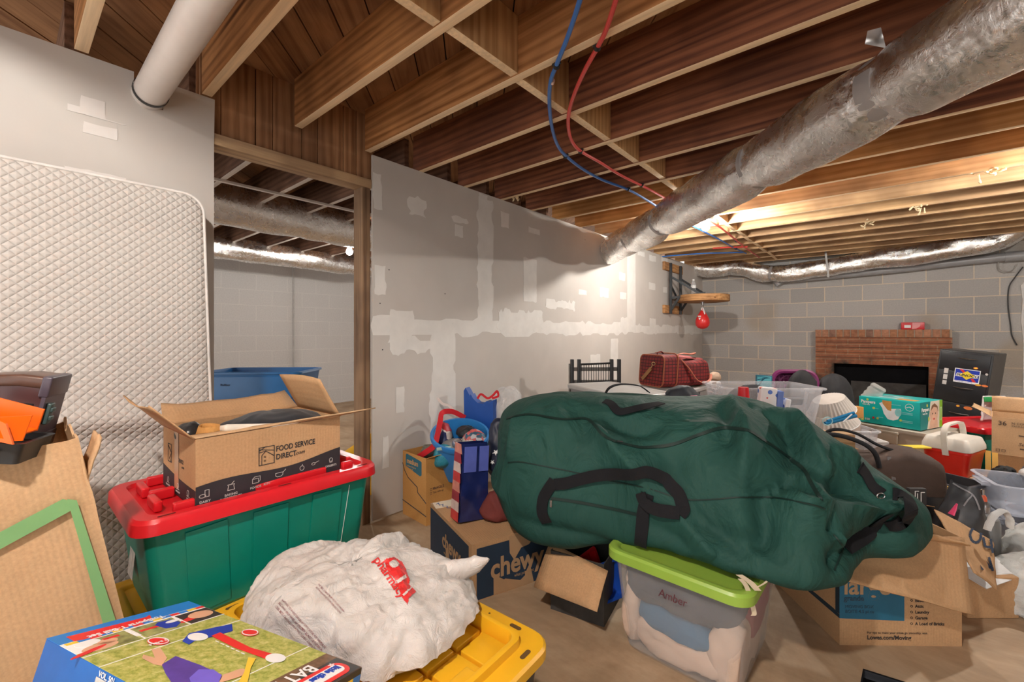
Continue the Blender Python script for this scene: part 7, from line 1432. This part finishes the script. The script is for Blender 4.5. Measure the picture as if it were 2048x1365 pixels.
for k in range(5):
    p = cam(2.40+0.006*(k % 2), 2.96, 0.30+0.018*k); m = MB(); m.box((-0.085, -0.10, 0), (0.085, 0.10, 0.016), 0.002, M=Matrix.Translation(p) @ Matrix.Rotation(TH+radians(3*k-20), 4, 'Z')); tag(part('paper_stack', m, plain('paper_grey', (0.55, 0.52, 0.50), 0.8)), ['lowest', 'second lowest', 'middle', 'second highest', 'topmost'][k]+' bundle in the pile of papers left of the beige tote', 'papers', group='bundles of papers stacked left of the beige tote')
c = cam(2.40, 2.96); carton('cardboard_box', 'brown carton under the pile of papers', (c.x, c.y, 0), TH+radians(-20), 0.18, 0.22, 0.295, CARD, top=True)

# ================================================================ diaper carton on the beige tote
BEI = plain('beige_plastic', (0.44, 0.39, 0.32), 0.45, var=0.05); a_ = radians(-64); d0 = 3.5; TLp = cam(0.7977*d0, d0); xd = RT*cos(a_)+FW*sin(a_); yd = -RT*sin(a_)+FW*cos(a_)
pl, pw, ph = 0.385, 0.34, 0.203; zb = 0.392; pc = TLp+xd*pl/2+yd*pw/2
tc_ = pc+xd*0.05+yd*0.0
t = tote('storage_tote', 'beige tote with a front latch under the turquoise diaper carton', 'storage tote', (tc_.x, tc_.y, 0), TH+a_, 0.50, 0.40, 0.37, BEI, BEI, ribs=0, lid_kw=dict(h=0.024, ridge=0.04, drop=0.004), taper=0.9)
m = MB(); m.box((-0.10, -0.225, 0.27), (0.03, -0.203, 0.355), 0.006); m.box((-0.105, -0.229, 0.34), (0.035, -0.205, 0.362), 0.005); part('latch', m, BEI, t)
TRQ = plain('turquoise_print', (0.0, 0.40, 0.38), 0.4, var=0.03); t = thing('diaper_box', 'turquoise diaper carton with a baby picture on the beige tote', 'box', (pc.x, pc.y, zb), TH+a_)
m = MB(); m.box((-pl/2, -pw/2, 0), (pl/2, pw/2, ph), 0.002); part('carton_body', m, TRQ, t); Mf = frame((-pl/2, -pw/2, 0), (1, 0, 0), (0, 0, 1)); Mr = frame((pl/2, -pw/2, 0), (0, 1, 0), (0, 0, 1)); Mtop = frame((-pl/2, -pw/2, ph), (1, 0, 0), (0, 1, 0))
DTQ = plain('deep_turquoise', (0.0, 0.22, 0.22), 0.4); YG = plain('yellow_green', (0.50, 0.55, 0.10), 0.4); LGN = plain('leaf_green', (0.22, 0.50, 0.02), 0.4); DIA = plain('diaper_white', (0.78, 0.80, 0.82), 0.5)
printed('printed_picture', t, Mf, [(DIA, lambda q: dec(q, [(0.135, 0.165), (0.16, 0.178), (0.20, 0.13), (0.27, 0.14), (0.275, 0.115), (0.255, 0.06), (0.225, 0.045), (0.19, 0.05), (0.165, 0.09), (0.155, 0.13)])), (CARD_O, lambda q: dec(q, [(0.155, ph-0.012), (0.215, ph-0.014), (0.212, 0.115), (0.19, 0.12), (0.158, 0.165)], 0.0016)), (plain('aqua_detail', (0.25, 0.60, 0.62), 0.4), lambda q: [dec(q, ell(0.255, 0.11, 0.02, 0.03), 0.0014), [stroke(q, [(0.28, y), (0.34, y)], 0.004) for y in (0.105, 0.115, 0.045, 0.055)], stroke(q, [(0.13, 0.055), (0.16, 0.055)], 0.004), stroke(q, [(0.10, 0.118), (0.13, 0.118)], 0.004), stroke(q, [(0.21, 0.165), (0.27, 0.165)], 0.004)]), (YG, lambda q: [dec(q, ell(0.022, 0.028, 0.014, 0.016)), dec(q, ell(0.100, 0.12, 0.009, 0.010)), dec(q, ell(0.125, 0.045, 0.008, 0.009)), dec(q, ell(0.27, 0.055, 0.008, 0.009)), dec(q, ell(0.058, 0.183, 0.008, 0.009))]), (REDI, lambda q: dec(q, ell(0.098, 0.045, 0.008, 0.009)))])
printed('lettering', t, Mf, [(WHITE, lambda q: [words(q, 'Pampers', 0.014, 0.155, 0.023, bold=0.04, sx=0.85), words(q, 'baby-dry', 0.025, 0.140, 0.010, bold=0.02), words(q, '150', 0.042, 0.022, 0.015, bold=0.05), words(q, '4', 0.018, 0.021, 0.013, lift=0.002), stroke(q, ell(0.322, 0.158, 0.024, 0.026, 24), 0.003, closed=True), stroke(q, [(0.305, 0.155), (0.322, 0.162), (0.34, 0.153)], 0.004)])])
printed('printed_picture', t, Mr, [(DTQ, lambda q: dec(q, rect(0, 0, pw*0.42, ph))), (plain('cream_bg', (0.70, 0.62, 0.50), 0.5), lambda q: dec(q, [(pw*0.30, 0), (pw*0.86, 0), (pw*0.86, ph), (pw*0.45, ph), (pw*0.40, 0.12)], 0.0012)), (LGN, lambda q: dec(q, rect(pw*0.86, 0, pw*0.999, ph), 0.0014)), (plain('baby_skin', (0.72, 0.45, 0.32), 0.5), lambda q: [dec(q, ell(0.205, 0.105, 0.062, 0.062), 0.0018), dec(q, [(0.13, 0.0), (0.27, 0.0), (0.26, 0.06), (0.15, 0.06)], 0.0016)]), (plain('baby_hair', (0.22, 0.11, 0.06), 0.6), lambda q: dec(q, [(0.15, 0.13), (0.17, 0.17), (0.215, 0.185), (0.26, 0.16), (0.268, 0.12), (0.25, 0.15), (0.20, 0.16)], 0.0022)), (PBLK, lambda q: [dec(q, ell(0.182, 0.11, 0.006, 0.006), 0.0024), dec(q, ell(0.228, 0.11, 0.006, 0.006), 0.0024)]), (plain('baby_mouth', (0.55, 0.12, 0.10), 0.5), lambda q: dec(q, ell(0.205, 0.07, 0.015, 0.008), 0.0024)), (YG, lambda q: [dec(q, ell(0.125, 0.075, 0.012, 0.016), 0.0018), dec(q, ell(0.10, 0.175, 0.011, 0.012), 0.0016)])])
printed('lettering', t, Mr, [(WHITE, lambda q: [words(q, 'Pampers', 0.012, 0.135, 0.026, bold=0.04, sx=0.9, lift=0.0026), words(q, 'baby-dry', 0.03, 0.112, 0.014, lift=0.0026), stroke(q, ell(pw*0.93, 0.10, 0.014, 0.05, 20), 0.003, 0.002, closed=True)])])
printed('printed_picture', t, Mtop, [(plain('aqua_top', (0.15, 0.45, 0.45), 0.4), lambda q: dec(q, rect(0.09, 0.06, 0.25, 0.25))), (CARD_O, lambda q: dec(q, rect(0.22, 0.04, 0.34, 0.12), 0.0012)), (WHITE, lambda q: stroke(q, rect(0.10, 0.08, 0.20, 0.22), 0.005, closed=True))])

# ================================================================ filing cabinet leaning by the fireplace
a_ = radians(-58); d0 = 4.4; TLp = cam(0.961*d0, d0); xd = RT*cos(a_)+FW*sin(a_); yd = -RT*sin(a_)+FW*cos(a_)
fw_, fd_, fh_ = 0.37, 0.48, 0.90; pc = TLp+xd*fw_/2+yd*fd_/2
BCAB = plain('black_enamel', (0.016, 0.017, 0.02), 0.32, var=0.2, nscale=8); t = thing('filing_cabinet', 'leaning black filing cabinet covered in stickers beside the brick fireplace', 'filing cabinet', (pc.x-0.03, pc.y, 0.025), rot=(0, radians(6.5), TH+a_))
m = MB(); m.box((-fw_/2, -fd_/2+0.012, 0), (fw_/2, fd_/2, fh_), 0.004); part('cabinet_body', m, [BCAB], t); m = MB(); m.box((fw_/2, -fd_/2+0.014, 0.01), (fw_/2+0.0015, fd_/2-0.002, fh_-0.006)); part('side_panel', m, plain('lit_side_enamel', (0.10, 0.095, 0.09), 0.35), t, smooth=0)  # right side is a lighter copy of the enamel, its lighting in the colour
for k, (z0, z1, zh) in enumerate([(0.71, 0.885, 0.835), (0.40, 0.705, 0.55), (0.09, 0.395, 0.30)]):
    m = MB(); m.box((-fw_/2+0.014, -fd_/2, z0), (fw_/2-0.014, -fd_/2+0.012, z1), 0.003); dr_ = part('drawer', m, BCAB, t)
    m = MB(); P = catmull([Vector((x, -fd_/2-0.004-0.022*(1-abs(x-0.02)/0.07), zh)) for x in (-0.05, -0.02, 0.02, 0.06, 0.09)], 4); m.tube(P, [0.003+0.005*sin(pi*i/(len(P)-1)) for i in range(len(P))], 8, flat=0.6); part('handle', m, STEEL, dr_)
Ms = frame((-0.055, -fd_/2, 0.60), (1, 0, 0), (0, 0, 1)); SB = plain('sticker_blue', (0.01, 0.035, 0.40), 0.4); SY = plain('sticker_yellow', (0.80, 0.62, 0.03), 0.4)
printed('sticker', t, Ms, [(WHITE, lambda q: dec(q, rect(0, 0, 0.175, 0.135))), (SB, lambda q: dec(q, rect(0.006, 0.018, 0.169, 0.129), 0.0012)), (SB, lambda q: words(q, 'OFFICIAL FUEL OF NASCAR', 0.01, 0.006, 0.008, lift=0.0014, sx=0.85)), (REDI, lambda q: [dec(q, [(0.03, 0.128), (0.055, 0.128), (0.085, 0.095), (0.06, 0.095)], 0.0016), dec(q, [(0.115, 0.05), (0.135, 0.05), (0.155, 0.02), (0.13, 0.02)], 0.0016)]), (SY, lambda q: dec(q, [(0.035, 0.075), (0.0875, 0.118), (0.14, 0.075), (0.0875, 0.032)], 0.0018)), (WHITE, lambda q: dec(q, [(0.01, 0.058), (0.16, 0.058), (0.168, 0.092), (0.018, 0.092)], 0.0017)), (SY, lambda q: dec(q, [(0.05, 0.060), (0.13, 0.060), (0.135, 0.090), (0.055, 0.090)], 0.0019)), (INK, lambda q: words(q, 'SUNOCO', 0.014, 0.064, 0.022, lift=0.0022, bold=0.05, shear=0.3, sx=1.12))])
OR = plain('sticker_orange', (0.75, 0.20, 0.05), 0.5); printed('sticker', t, frame((-fw_/2, -fd_/2, 0), (1, 0, 0), (0, 0, 1)), [(OR, lambda q: [dec(q, ell(0.268, 0.755, 0.016, 0.010)), dec(q, ell(0.30, 0.60, 0.022, 0.010)), dec(q, ell(0.345, 0.60, 0.022, 0.010)), dec(q, ell(0.26, 0.365, 0.030, 0.016)), dec(q, ell(0.19, 0.37, 0.013, 0.011))]), (SY, lambda q: [dec(q, ell(0.268, 0.755, 0.010, 0.005), 0.0014), dec(q, ell(0.30, 0.60, 0.015, 0.005), 0.0014), dec(q, ell(0.19, 0.37, 0.008, 0.006), 0.0014)]), (plain('sticker_pale', (0.6, 0.58, 0.56), 0.5), lambda q: [dec(q, rect(0.055, 0.67, 0.085, 0.72)), dec(q, rect(0.055, 0.61, 0.085, 0.66)), dec(q, rect(0.055, 0.56, 0.085, 0.60)), dec(q, ell(0.345, 0.71, 0.010, 0.010))])])

# ================================================================ right cluster: cooler, green tote, napkin carton, rice bag
RCO = plain('cooler_red', (0.72, 0.025, 0.015), 0.3, var=0.03); RWH = plain('cooler_white', (0.68, 0.63, 0.56), 0.4, var=0.04)
c = cam(2.70, 2.66); cz = 0.255
carton('cardboard_box', 'low brown carton under the red cooler', (c.x, c.y, 0), TH+radians(28), 0.30, 0.24, cz-0.006, CARD, top=True)
t = thing('cooler', 'small red cooler with a white lid and swing handle', 'cooler', (c.x, c.y, cz), TH+radians(28)); t.scale = (0.86, 0.86, 0.9)
m = MB(); m.loft([rr3(0.255, 0.20, 0, 0.03), rr3(0.27, 0.21, 0.01, 0.03), rr3(0.30, 0.245, 0.14, 0.035), rr3(0.315, 0.255, 0.15, 0.035), rr3(0.315, 0.255, 0.165, 0.035)]); part('cooler_body', m, RCO, t)
m = MB(); m.loft([rr3(0.315, 0.255, 0.166, 0.035), rr3(0.322, 0.262, 0.170, 0.038), rr3(0.320, 0.260, 0.195, 0.038), rr3(0.285, 0.225, 0.240, 0.03), rr3(0.27, 0.21, 0.245, 0.025)]); part('lid', m, RWH, t)
m = MB(); P = catmull([Vector(p) for p in [(-0.168, -0.01, 0.135), (-0.172, -0.005, 0.20), (-0.168, 0.0, 0.27), (-0.135, 0.0, 0.315), (-0.08, 0.0, 0.328), (0.08, 0.0, 0.328), (0.135, 0.0, 0.315), (0.168, 0.0, 0.27), (0.172, -0.005, 0.20), (0.168, -0.01, 0.135)]], 6); R = []
for i, p in enumerate(P):
    tt = (P[min(i+1, len(P)-1)]-P[max(i-1, 0)]).normalized(); s = Vector((0, 1, 0)); n2 = tt.cross(s).normalized(); R.append([p-s*0.016-n2*0.006, p+s*0.016-n2*0.006, p+s*0.016+n2*0.006, p-s*0.016+n2*0.006])
m.loft(R); part('swing_handle', m, RWH, t)
c = cam(3.75, 3.45); g2 = tote('storage_tote', 'dark green tote with a red lid behind the red cooler', 'storage tote', (c.x, c.y, 0), TH+radians(8), 0.62, 0.40, 0.36, GRN, RED, ribs=2, lid_kw=dict(h=0.045, ridge=0.05, drop=0.012))
c = pd(1990, 820, 3.45); t = thing('rice_bag', 'white and green printed sack behind the napkin carton', 'sack', (c.x, c.y, 0.402), TH); hh = pd(1990, 793, 3.45).z-0.402
m = crumple(MB().grid(lambda a, b: Vector(((a-0.5)*0.20*(1-0.15*b), (0.04*cos(pi*(a-0.5)))*(1-0.7*b), hh*b)), 20, 20), 0.006, 14, 3); part('sack_body', m, plain('sack_white', (0.68, 0.68, 0.66), 0.5), t, solid=0.012)
m = MB(); m.box((-0.088, -0.012, hh-0.045), (0.088, 0.006, hh-0.005), 0.004); part('green_band', m, plain('sack_green', (0.03, 0.35, 0.10), 0.5), t); m = MB(); m.box((-0.055, -0.047, hh-0.20), (0.06, -0.043, hh-0.12), 0.001); part('red_print', m, RED, t)
c = cam(3.49, 2.80); nb = carton('cardboard_box', 'brown napkin carton marked 36 count with open flaps at the right edge', (c.x, c.y, 0.30), TH+radians(-48), 0.54, 0.30, 0.245, CARD_L, {'back': (-4, 0.11), 'left': (62, 0.10, 0.0, 0.16, 0.1)})
Mf = front_face(nb, 0.54, 0.30, 0.245); BRI = plain('brown_ink2', (0.08, 0.05, 0.035), 0.7)
printed('lettering', nb, Mf, [(BRI, lambda q: [words(q, '36', 0.028, 0.195, 0.027, bold=0.02), words(q, '36 COUNT', 0.085, 0.207, 0.013), words(q, 'PACKAGES', 0.088, 0.190, 0.010), words(q, 'Napkins', 0.165, 0.095, 0.030, shear=0.3), words(q, 'Serviettes de table', 0.115, 0.072, 0.020, shear=0.3), dec(q, rect(0.17, 0.145, 0.30, 0.170)), stroke(q, [(0.12, 0.137), (0.33, 0.118)], 0.007), stroke(q, [(0.125, 0.052), (0.33, 0.040)], 0.007), stroke(q, rect(0.02, 0.02, 0.035, 0.035), 0.002, closed=True), stroke(q, rect(0.045, 0.02, 0.06, 0.035), 0.002, closed=True)]), (CBE, lambda q: words(q, 'VALUE', 0.19, 0.150, 0.014, lift=0.002, bold=0.03))])
c = cam(3.49, 2.80); carton('cardboard_box', 'plain brown carton under the napkin carton', (c.x, c.y, 0), TH+radians(-48), 0.50, 0.26, 0.294, CARD, top=True)
for k in range(2):
    m = MB(); P = pd(1978+13*k, 930, 2.55); P.z = 0.0; m.bar(P+Vector((0, 0, 0.001)), pd(1976+14*k, 902+4*k, 2.62), 0.024, 0.012); tag(part('yellow_tool', m, YEL), ['left of two yellow tool handles standing behind the clear drawers', 'right of two yellow tool handles standing behind the clear drawers'][k], 'tool')
m = crumple(blob(cam(2.74, 2.42, 0.20), 0.07, 0.05, 0.115, TH, 30, 2.3), 0.010, 40, 3); tag(part('brush_head', m, plain('black_bristle', (0.012, 0.012, 0.012), 0.8, bs=0.8, bscale=200), smooth=60), 'black bristle brush head beneath the napkin carton', 'brush')
m = MB(); m.box((-0.10, -0.05, 0), (0.10, 0.05, 0.20), 0.01, M=Matrix.Translation(cam(2.76, 2.42, 0.0)) @ Matrix.Rotation(TH, 4, 'Z')); tag(part('storage_caddy', m, BLACKP), 'low black caddy under the black brush head', 'caddy')
m = crumple(blob(cam(2.90, 2.42, 0.205), 0.05, 0.05, 0.125, TH, 20, 2.6), 0.003, 20, 6); tag(part('shoe', m, plain('slate_rubber', (0.08, 0.08, 0.09), 0.6), smooth=60), 'dark grey rubber shoe sole at the right edge beneath the napkin carton', 'shoe')

# clear drawers, black bin, gold box
CLB = clearp('blue_clear', (0.66, 0.70, 0.80), 0.30, 0.2)
c = cam(2.55, 2.12)
for z0, lb, yo in ((0.0, 'lower clear plastic box at the right edge under another clear box', -0.03), (0.150, 'upper clear plastic box with a green label at the right edge', 0.03)):
    p = cam(2.66, 2.10+yo); t = tote('plastic_box', lb, 'storage box', (p.x, p.y, z0 if z0 == 0 else 0.212), TH+radians(-28), 0.50, 0.30, 0.205 if z0 == 0 else 0.15, CLB, None, taper=0.9, ribs=0, rim=0.012, th=0.003)
    if z0: printed('green_label', t, frame((-0.04, -0.151, 0.03), (1, 0, 0), (0, -0.06, 1)), [(plain('label_green', (0.02, 0.30, 0.16), 0.4), lambda q: dec(q, rect(0, 0, 0.22, 0.085), 0.006)), (PBLK, lambda q: [dec(q, rect(0, 0.075, 0.22, 0.09), 0.0066), dec(q, rect(0, 0, 0.004, 0.085), 0.0066), dec(q, rect(0.095, 0, 0.098, 0.085), 0.0064)])])
    m = crumple(blob(pmat(t) @ Vector((0.05, 0.02, 0.008)), 0.17, 0.10, 0.085 if z0 else 0.12, TH, 20), 0.008, 12, 3); tag(part('folded_cloth', m, plain('pale_blue_cloth', (0.30, 0.36, 0.46), 0.8) if z0 else plain('slate_cloth', (0.2, 0.24, 0.32), 0.8), smooth=70), ['pale blue cloth inside the upper clear box at the right edge', 'slate blue cloth inside the lower clear box at the right edge'][0 if z0 else 1], 'cloth')
m = crumple(blob(cam(2.72, 2.2, 0.37), 0.12, 0.07, 0.03, TH, 20), 0.006, 16, 3); tag(part('plastic_bag', m, bagmat('pale_film', (0.66, 0.64, 0.62), 0.9), smooth=50), 'pale plastic wrap lying on the upper clear box', 'plastic wrap')
c = cam(2.36, 2.34); tote('storage_bin', 'small charcoal bin between the cooler and the clear boxes', 'bin', (c.x, c.y, 0.0), TH+radians(20), 0.22, 0.20, 0.315, plain('charcoal_plastic', (0.05, 0.05, 0.058), 0.4), None, ribs=0, rim=0.014)
c = cam(2.24, 2.30); t = thing('gold_box', 'small gold coloured box below the red cooler', 'box', (c.x, c.y, 0.0), TH+radians(-5)); m = MB(); m.box((-0.05, -0.05, 0), (0.05, 0.05, 0.31), 0.003); part('carton_body', m, plain('gold_card', (0.55, 0.36, 0.10), 0.35, 0.4), t)
# spray can and small canister
for lb, (u, v), d, r, h, top in (('silver spray can with an orange collar beside the black bag', (1965, 985), 2.02, 0.026, 0.335, (0.7, 0.12, 0.05)),):
    p = cam((u-1024)/870*d, d, 0); t = thing('spray_can', lb, 'spray can', tuple(p)); m = MB(); m.lathe([(r, 0), (r, h-0.035), (r*0.9, h-0.02), (r*0.6, h-0.010)], n=24); part('can_body', m, plain('can_silver', (0.35, 0.33, 0.33), 0.25, 0.8), t); m = MB(); m.lathe([(r*0.62, h-0.012), (r*0.55, h+0.006), (r*0.35, h+0.016)], n=20); part('collar', m, plain('can_orange', top, 0.4), t); m = MB(); m.lathe([(0.007, h+0.014), (0.007, h+0.040), (0.004, h+0.044)], n=12); part('nozzle', m, STEEL, t)
p = cam(2.16, 1.98); t = thing('paint_canister', 'grey domed canister beside the silver spray can', 'canister', tuple(p)); m = MB(); m.lathe([(0.045, 0), (0.045, 0.24), (0.040, 0.262), (0.022, 0.275)], n=24); part('can_body', m, plain('can_grey', (0.22, 0.22, 0.22), 0.4, 0.4), t)
m = MB(); M0 = Matrix.Translation(cam(1.98, 2.05, 0)) @ Matrix.Rotation(TH+radians(-10), 4, 'Z'); m.box((-0.05, -0.02, 0.0), (0.04, 0.02, 0.335), 0.003, M=M0); tag(part('plastic_holder', m, plain('smoky_black', (0.04, 0.04, 0.045), 0.3)), 'dark narrow box with white stripes behind the black bag', 'box')
# black bag with piping and pink strap
m = MB(); c = cam(1.93, 1.90, 0.0)
def bb(a, b):
    th = 2*pi*b; x = cos(th)*0.115*(1-0.75*a**2.2); y = sin(th)*0.10*(1-0.5*a); return c+RT*(x+0.03*a)+FW*(y-0.02*a)+Vector((0, 0, 0.45*a-0.10*a*max(0, cos(th))))
m.grid(bb, 30, 40, 0, False, True); m.add([bb(0.999, k/40) for k in range(40)], [tuple(range(40))]); crumple(m, 0.010, 10, 5, 0.4); t = thing('backpack', 'slumped charcoal bag with grey piping right of the brown suitcase', 'bag', tuple(c)); CHN_ = plain('charcoal_nylon', (0.04, 0.043, 0.05), 0.45, var=0.2); part('bag_body', m, CHN_, t, world=True, smooth=60)
sfq = Surf(m); part('piping', ribbon(sfq, [(1908, 968), (1925, 978), (1942, 988), (1952, 1002), (1958, 1020)], 0.006, 0.004), plain('grey_piping', (0.25, 0.25, 0.27), 0.4), t, world=True); part('piping', ribbon(sfq, [(1928, 1012), (1936, 1000), (1944, 990)], 0.005, 0.004), plain('grey_piping', (0.25, 0.25, 0.27), 0.4), t, world=True)
m = MB(); P = [pd(u, v, 1.80) for u, v in [(1914, 1008), (1908, 1020), (1902, 1030)]]; m.tube(P, [0.004, 0.010, 0.014], 8, flat=0.4); part('pink_tab', m, plain('hot_pink', (0.75, 0.05, 0.16), 0.4), t, world=True)
# white shopping bags at the right edge
for k, (lat, d, z, rx, ry, rz, sd, lb) in enumerate([(2.09, 1.74, 0.0, 0.15, 0.12, 0.15, 3, 'knotted white grocery bag at the right edge nearest the torn carton'), (2.36, 1.90, 0.0, 0.16, 0.13, 0.20, 8, 'puffed white grocery bag at the right edge behind another bag')]):
    m = blob(cam(lat, d, z), rx, ry, rz, TH+0.4*k, 54, 2.4, 0.2); crumple(m, 0.022, 6, sd, 0.4); crumple(m, 0.008, 18, sd+2, 0.4)
    for i, p in enumerate(m.v):
        if p.z < 0.003: m.v[i] = Vector((p.x, p.y, 0.003))
    bgw = tag(part('shopping_bag', m, bagmat('bag_film_%d' % k, (0.72, 0.73, 0.71), 0.80), smooth=50), lb, 'plastic bag')
    sfw = Surf(m)
    if k == 0:
        mm3 = poly_on(sfw, [(1982, 1062), (2008, 1055), (2014, 1062), (1998, 1070), (1984, 1068)], 0.003, None, 1.5); part('green_print', mm3, plain('lime_print', (0.25, 0.5, 0.12), 0.5), bgw, world=True, smooth=0)
        m2_ = MB(); P = catmull([pd(u, v, 1.66) for u, v in [(1975, 1060), (1985, 1035), (2005, 1022), (2018, 1035), (2020, 1055)]], 6); m2_.tube(P, [0.012]*len(P), 8, flat=0.3); crumple(m2_, 0.004, 30, 2); part('bag_handle', m2_, bagmat('bag_film_h', (0.72, 0.72, 0.71), 0.85), bgw, world=True, smooth=50)
for k in range(3):
    m = MB(); m.box((-0.10, -0.07, 0), (0.10, 0.07, 0.003), 0, M=Matrix.Translation(cam(1.84+0.02*k, 1.72+0.03*k, 0.165+0.006*k)) @ Matrix.Rotation(TH+radians(20-14*k), 4, 'Z') @ Matrix.Rotation(radians(14), 4, 'X')); tag(part('paper_sheet', m, plain('paper_white', (0.72, 0.72, 0.72), 0.8), smooth=0), ['lowest', 'middle', 'topmost'][k]+' of the white paper sheets fanned beside the knotted grocery bag', 'paper', group='sheets of paper fanned by the grocery bags')
m = MB(); m.box((-0.10, -0.08, 0), (0.10, 0.08, 0.16), 0.004, M=Matrix.Translation(cam(1.86, 1.76, 0)) @ Matrix.Rotation(TH, 4, 'Z')); tag(part('cardboard_box', m, CARD), 'small brown carton under the fanned white papers', 'box')
# ================================================================ brown suitcase behind the duffel tip
SUI = fabric('brown_suitcase_cloth', (0.085, 0.056, 0.045), 0.75, 260, bs=0.4, fold=0.25, fscale=5); a_ = radians(-20); fr = cam(2.03, 2.02); xd = RT*cos(a_)+FW*sin(a_); yd = -RT*sin(a_)+FW*cos(a_)
sl, sw_, sh_ = 0.62, 0.26, 0.43; pc = fr-xd*sl/2+yd*sw_/2; t = thing('suitcase', 'dark brown soft suitcase with top handles behind the tip of the duffel', 'suitcase', (pc.x, pc.y, 0.10), TH+a_)
m = MB(); rg = []
for x, k, zt2 in ((-sl/2, 0.75, 0.30), (-sl/2+0.015, 0.95, 0.35), (-0.18, 1.0, 0.40), (-0.05, 1.0, 0.375), (0.08, 1.0, 0.385), (0.18, 1.0, 0.42), (sl/2-0.05, 1.0, 0.41), (sl/2-0.012, 0.94, 0.38), (sl/2, 0.78, 0.33)): rg.append([Vector((x, p[0], p[1]+0.0)) for p in rrect(-sw_/2*k, 0.012*(1-k), sw_/2*k, zt2, 0.055*k, 6)])
R2 = [[a.lerp(b, f/4) for a, b in zip(r0, r1)] for r0, r1 in zip(rg, rg[1:]) for f in range(4)]+[rg[-1]]
m.loft(R2); crumple(m, 0.006, 7, 4); part('case_body', m, SUI, t, smooth=60)
m = MB(); P = catmull([Vector(p) for p in [(-0.20, -0.06, 0.40), (-0.19, -0.07, 0.46), (-0.12, -0.08, 0.485), (-0.02, -0.09, 0.46), (0.03, -0.12, 0.42), (0.045, -0.135, 0.35)]], 6); m.tube(P, 0.022, 8, flat=0.4); P = catmull([Vector(p) for p in [(-0.18, 0.04, 0.40), (-0.10, 0.04, 0.485), (0.0, 0.03, 0.48), (0.09, 0.02, 0.43), (0.15, 0.0, 0.41)]], 6); m.tube(P, 0.018, 8, flat=0.4); part('carry_handle', m, WEB, t)
m = MB(); P = catmull([Vector(p) for p in [(-0.12, -0.136, 0.32), (-0.09, -0.137, 0.28), (-0.02, -0.137, 0.27), (0.04, -0.137, 0.28)]], 5); m.tube(P, 0.003, 6); m.bar((0.095, -0.10, 0.40), (0.10, -0.138, 0.30), 0.016, 0.004); part('pocket_trim', m, plain('grey_trim', (0.2, 0.19, 0.19), 0.4), t)
c = cam(1.80, 2.22); carton('cardboard_box', 'low brown carton beneath the brown suitcase', (pc.x, pc.y, 0), TH+a_, 0.5, 0.22, 0.094, CARD, top=True)
m = MB(); m.box((-0.08, -0.03, 0), (0.08, 0.03, 0.010), 0.003, M=Matrix.Translation(pd(1828, 896, 2.62)) @ Matrix.Rotation(TH, 4, 'Z')); tag(part('ruler', m, plain('yellow_flat', (0.78, 0.6, 0.05), 0.5)), 'yellow flat strip between the brown suitcase and the beige tote', 'strip')
m = MB(); m.box((-0.02, -0.01, -0.03), (0.02, 0.01, 0.02), 0.006, M=Matrix.Translation(pd(1713, 924, 1.90)) @ Matrix.Rotation(TH, 4, 'Z')); part('luggage_tag', m, RED, t, world=True, label='small red tag')
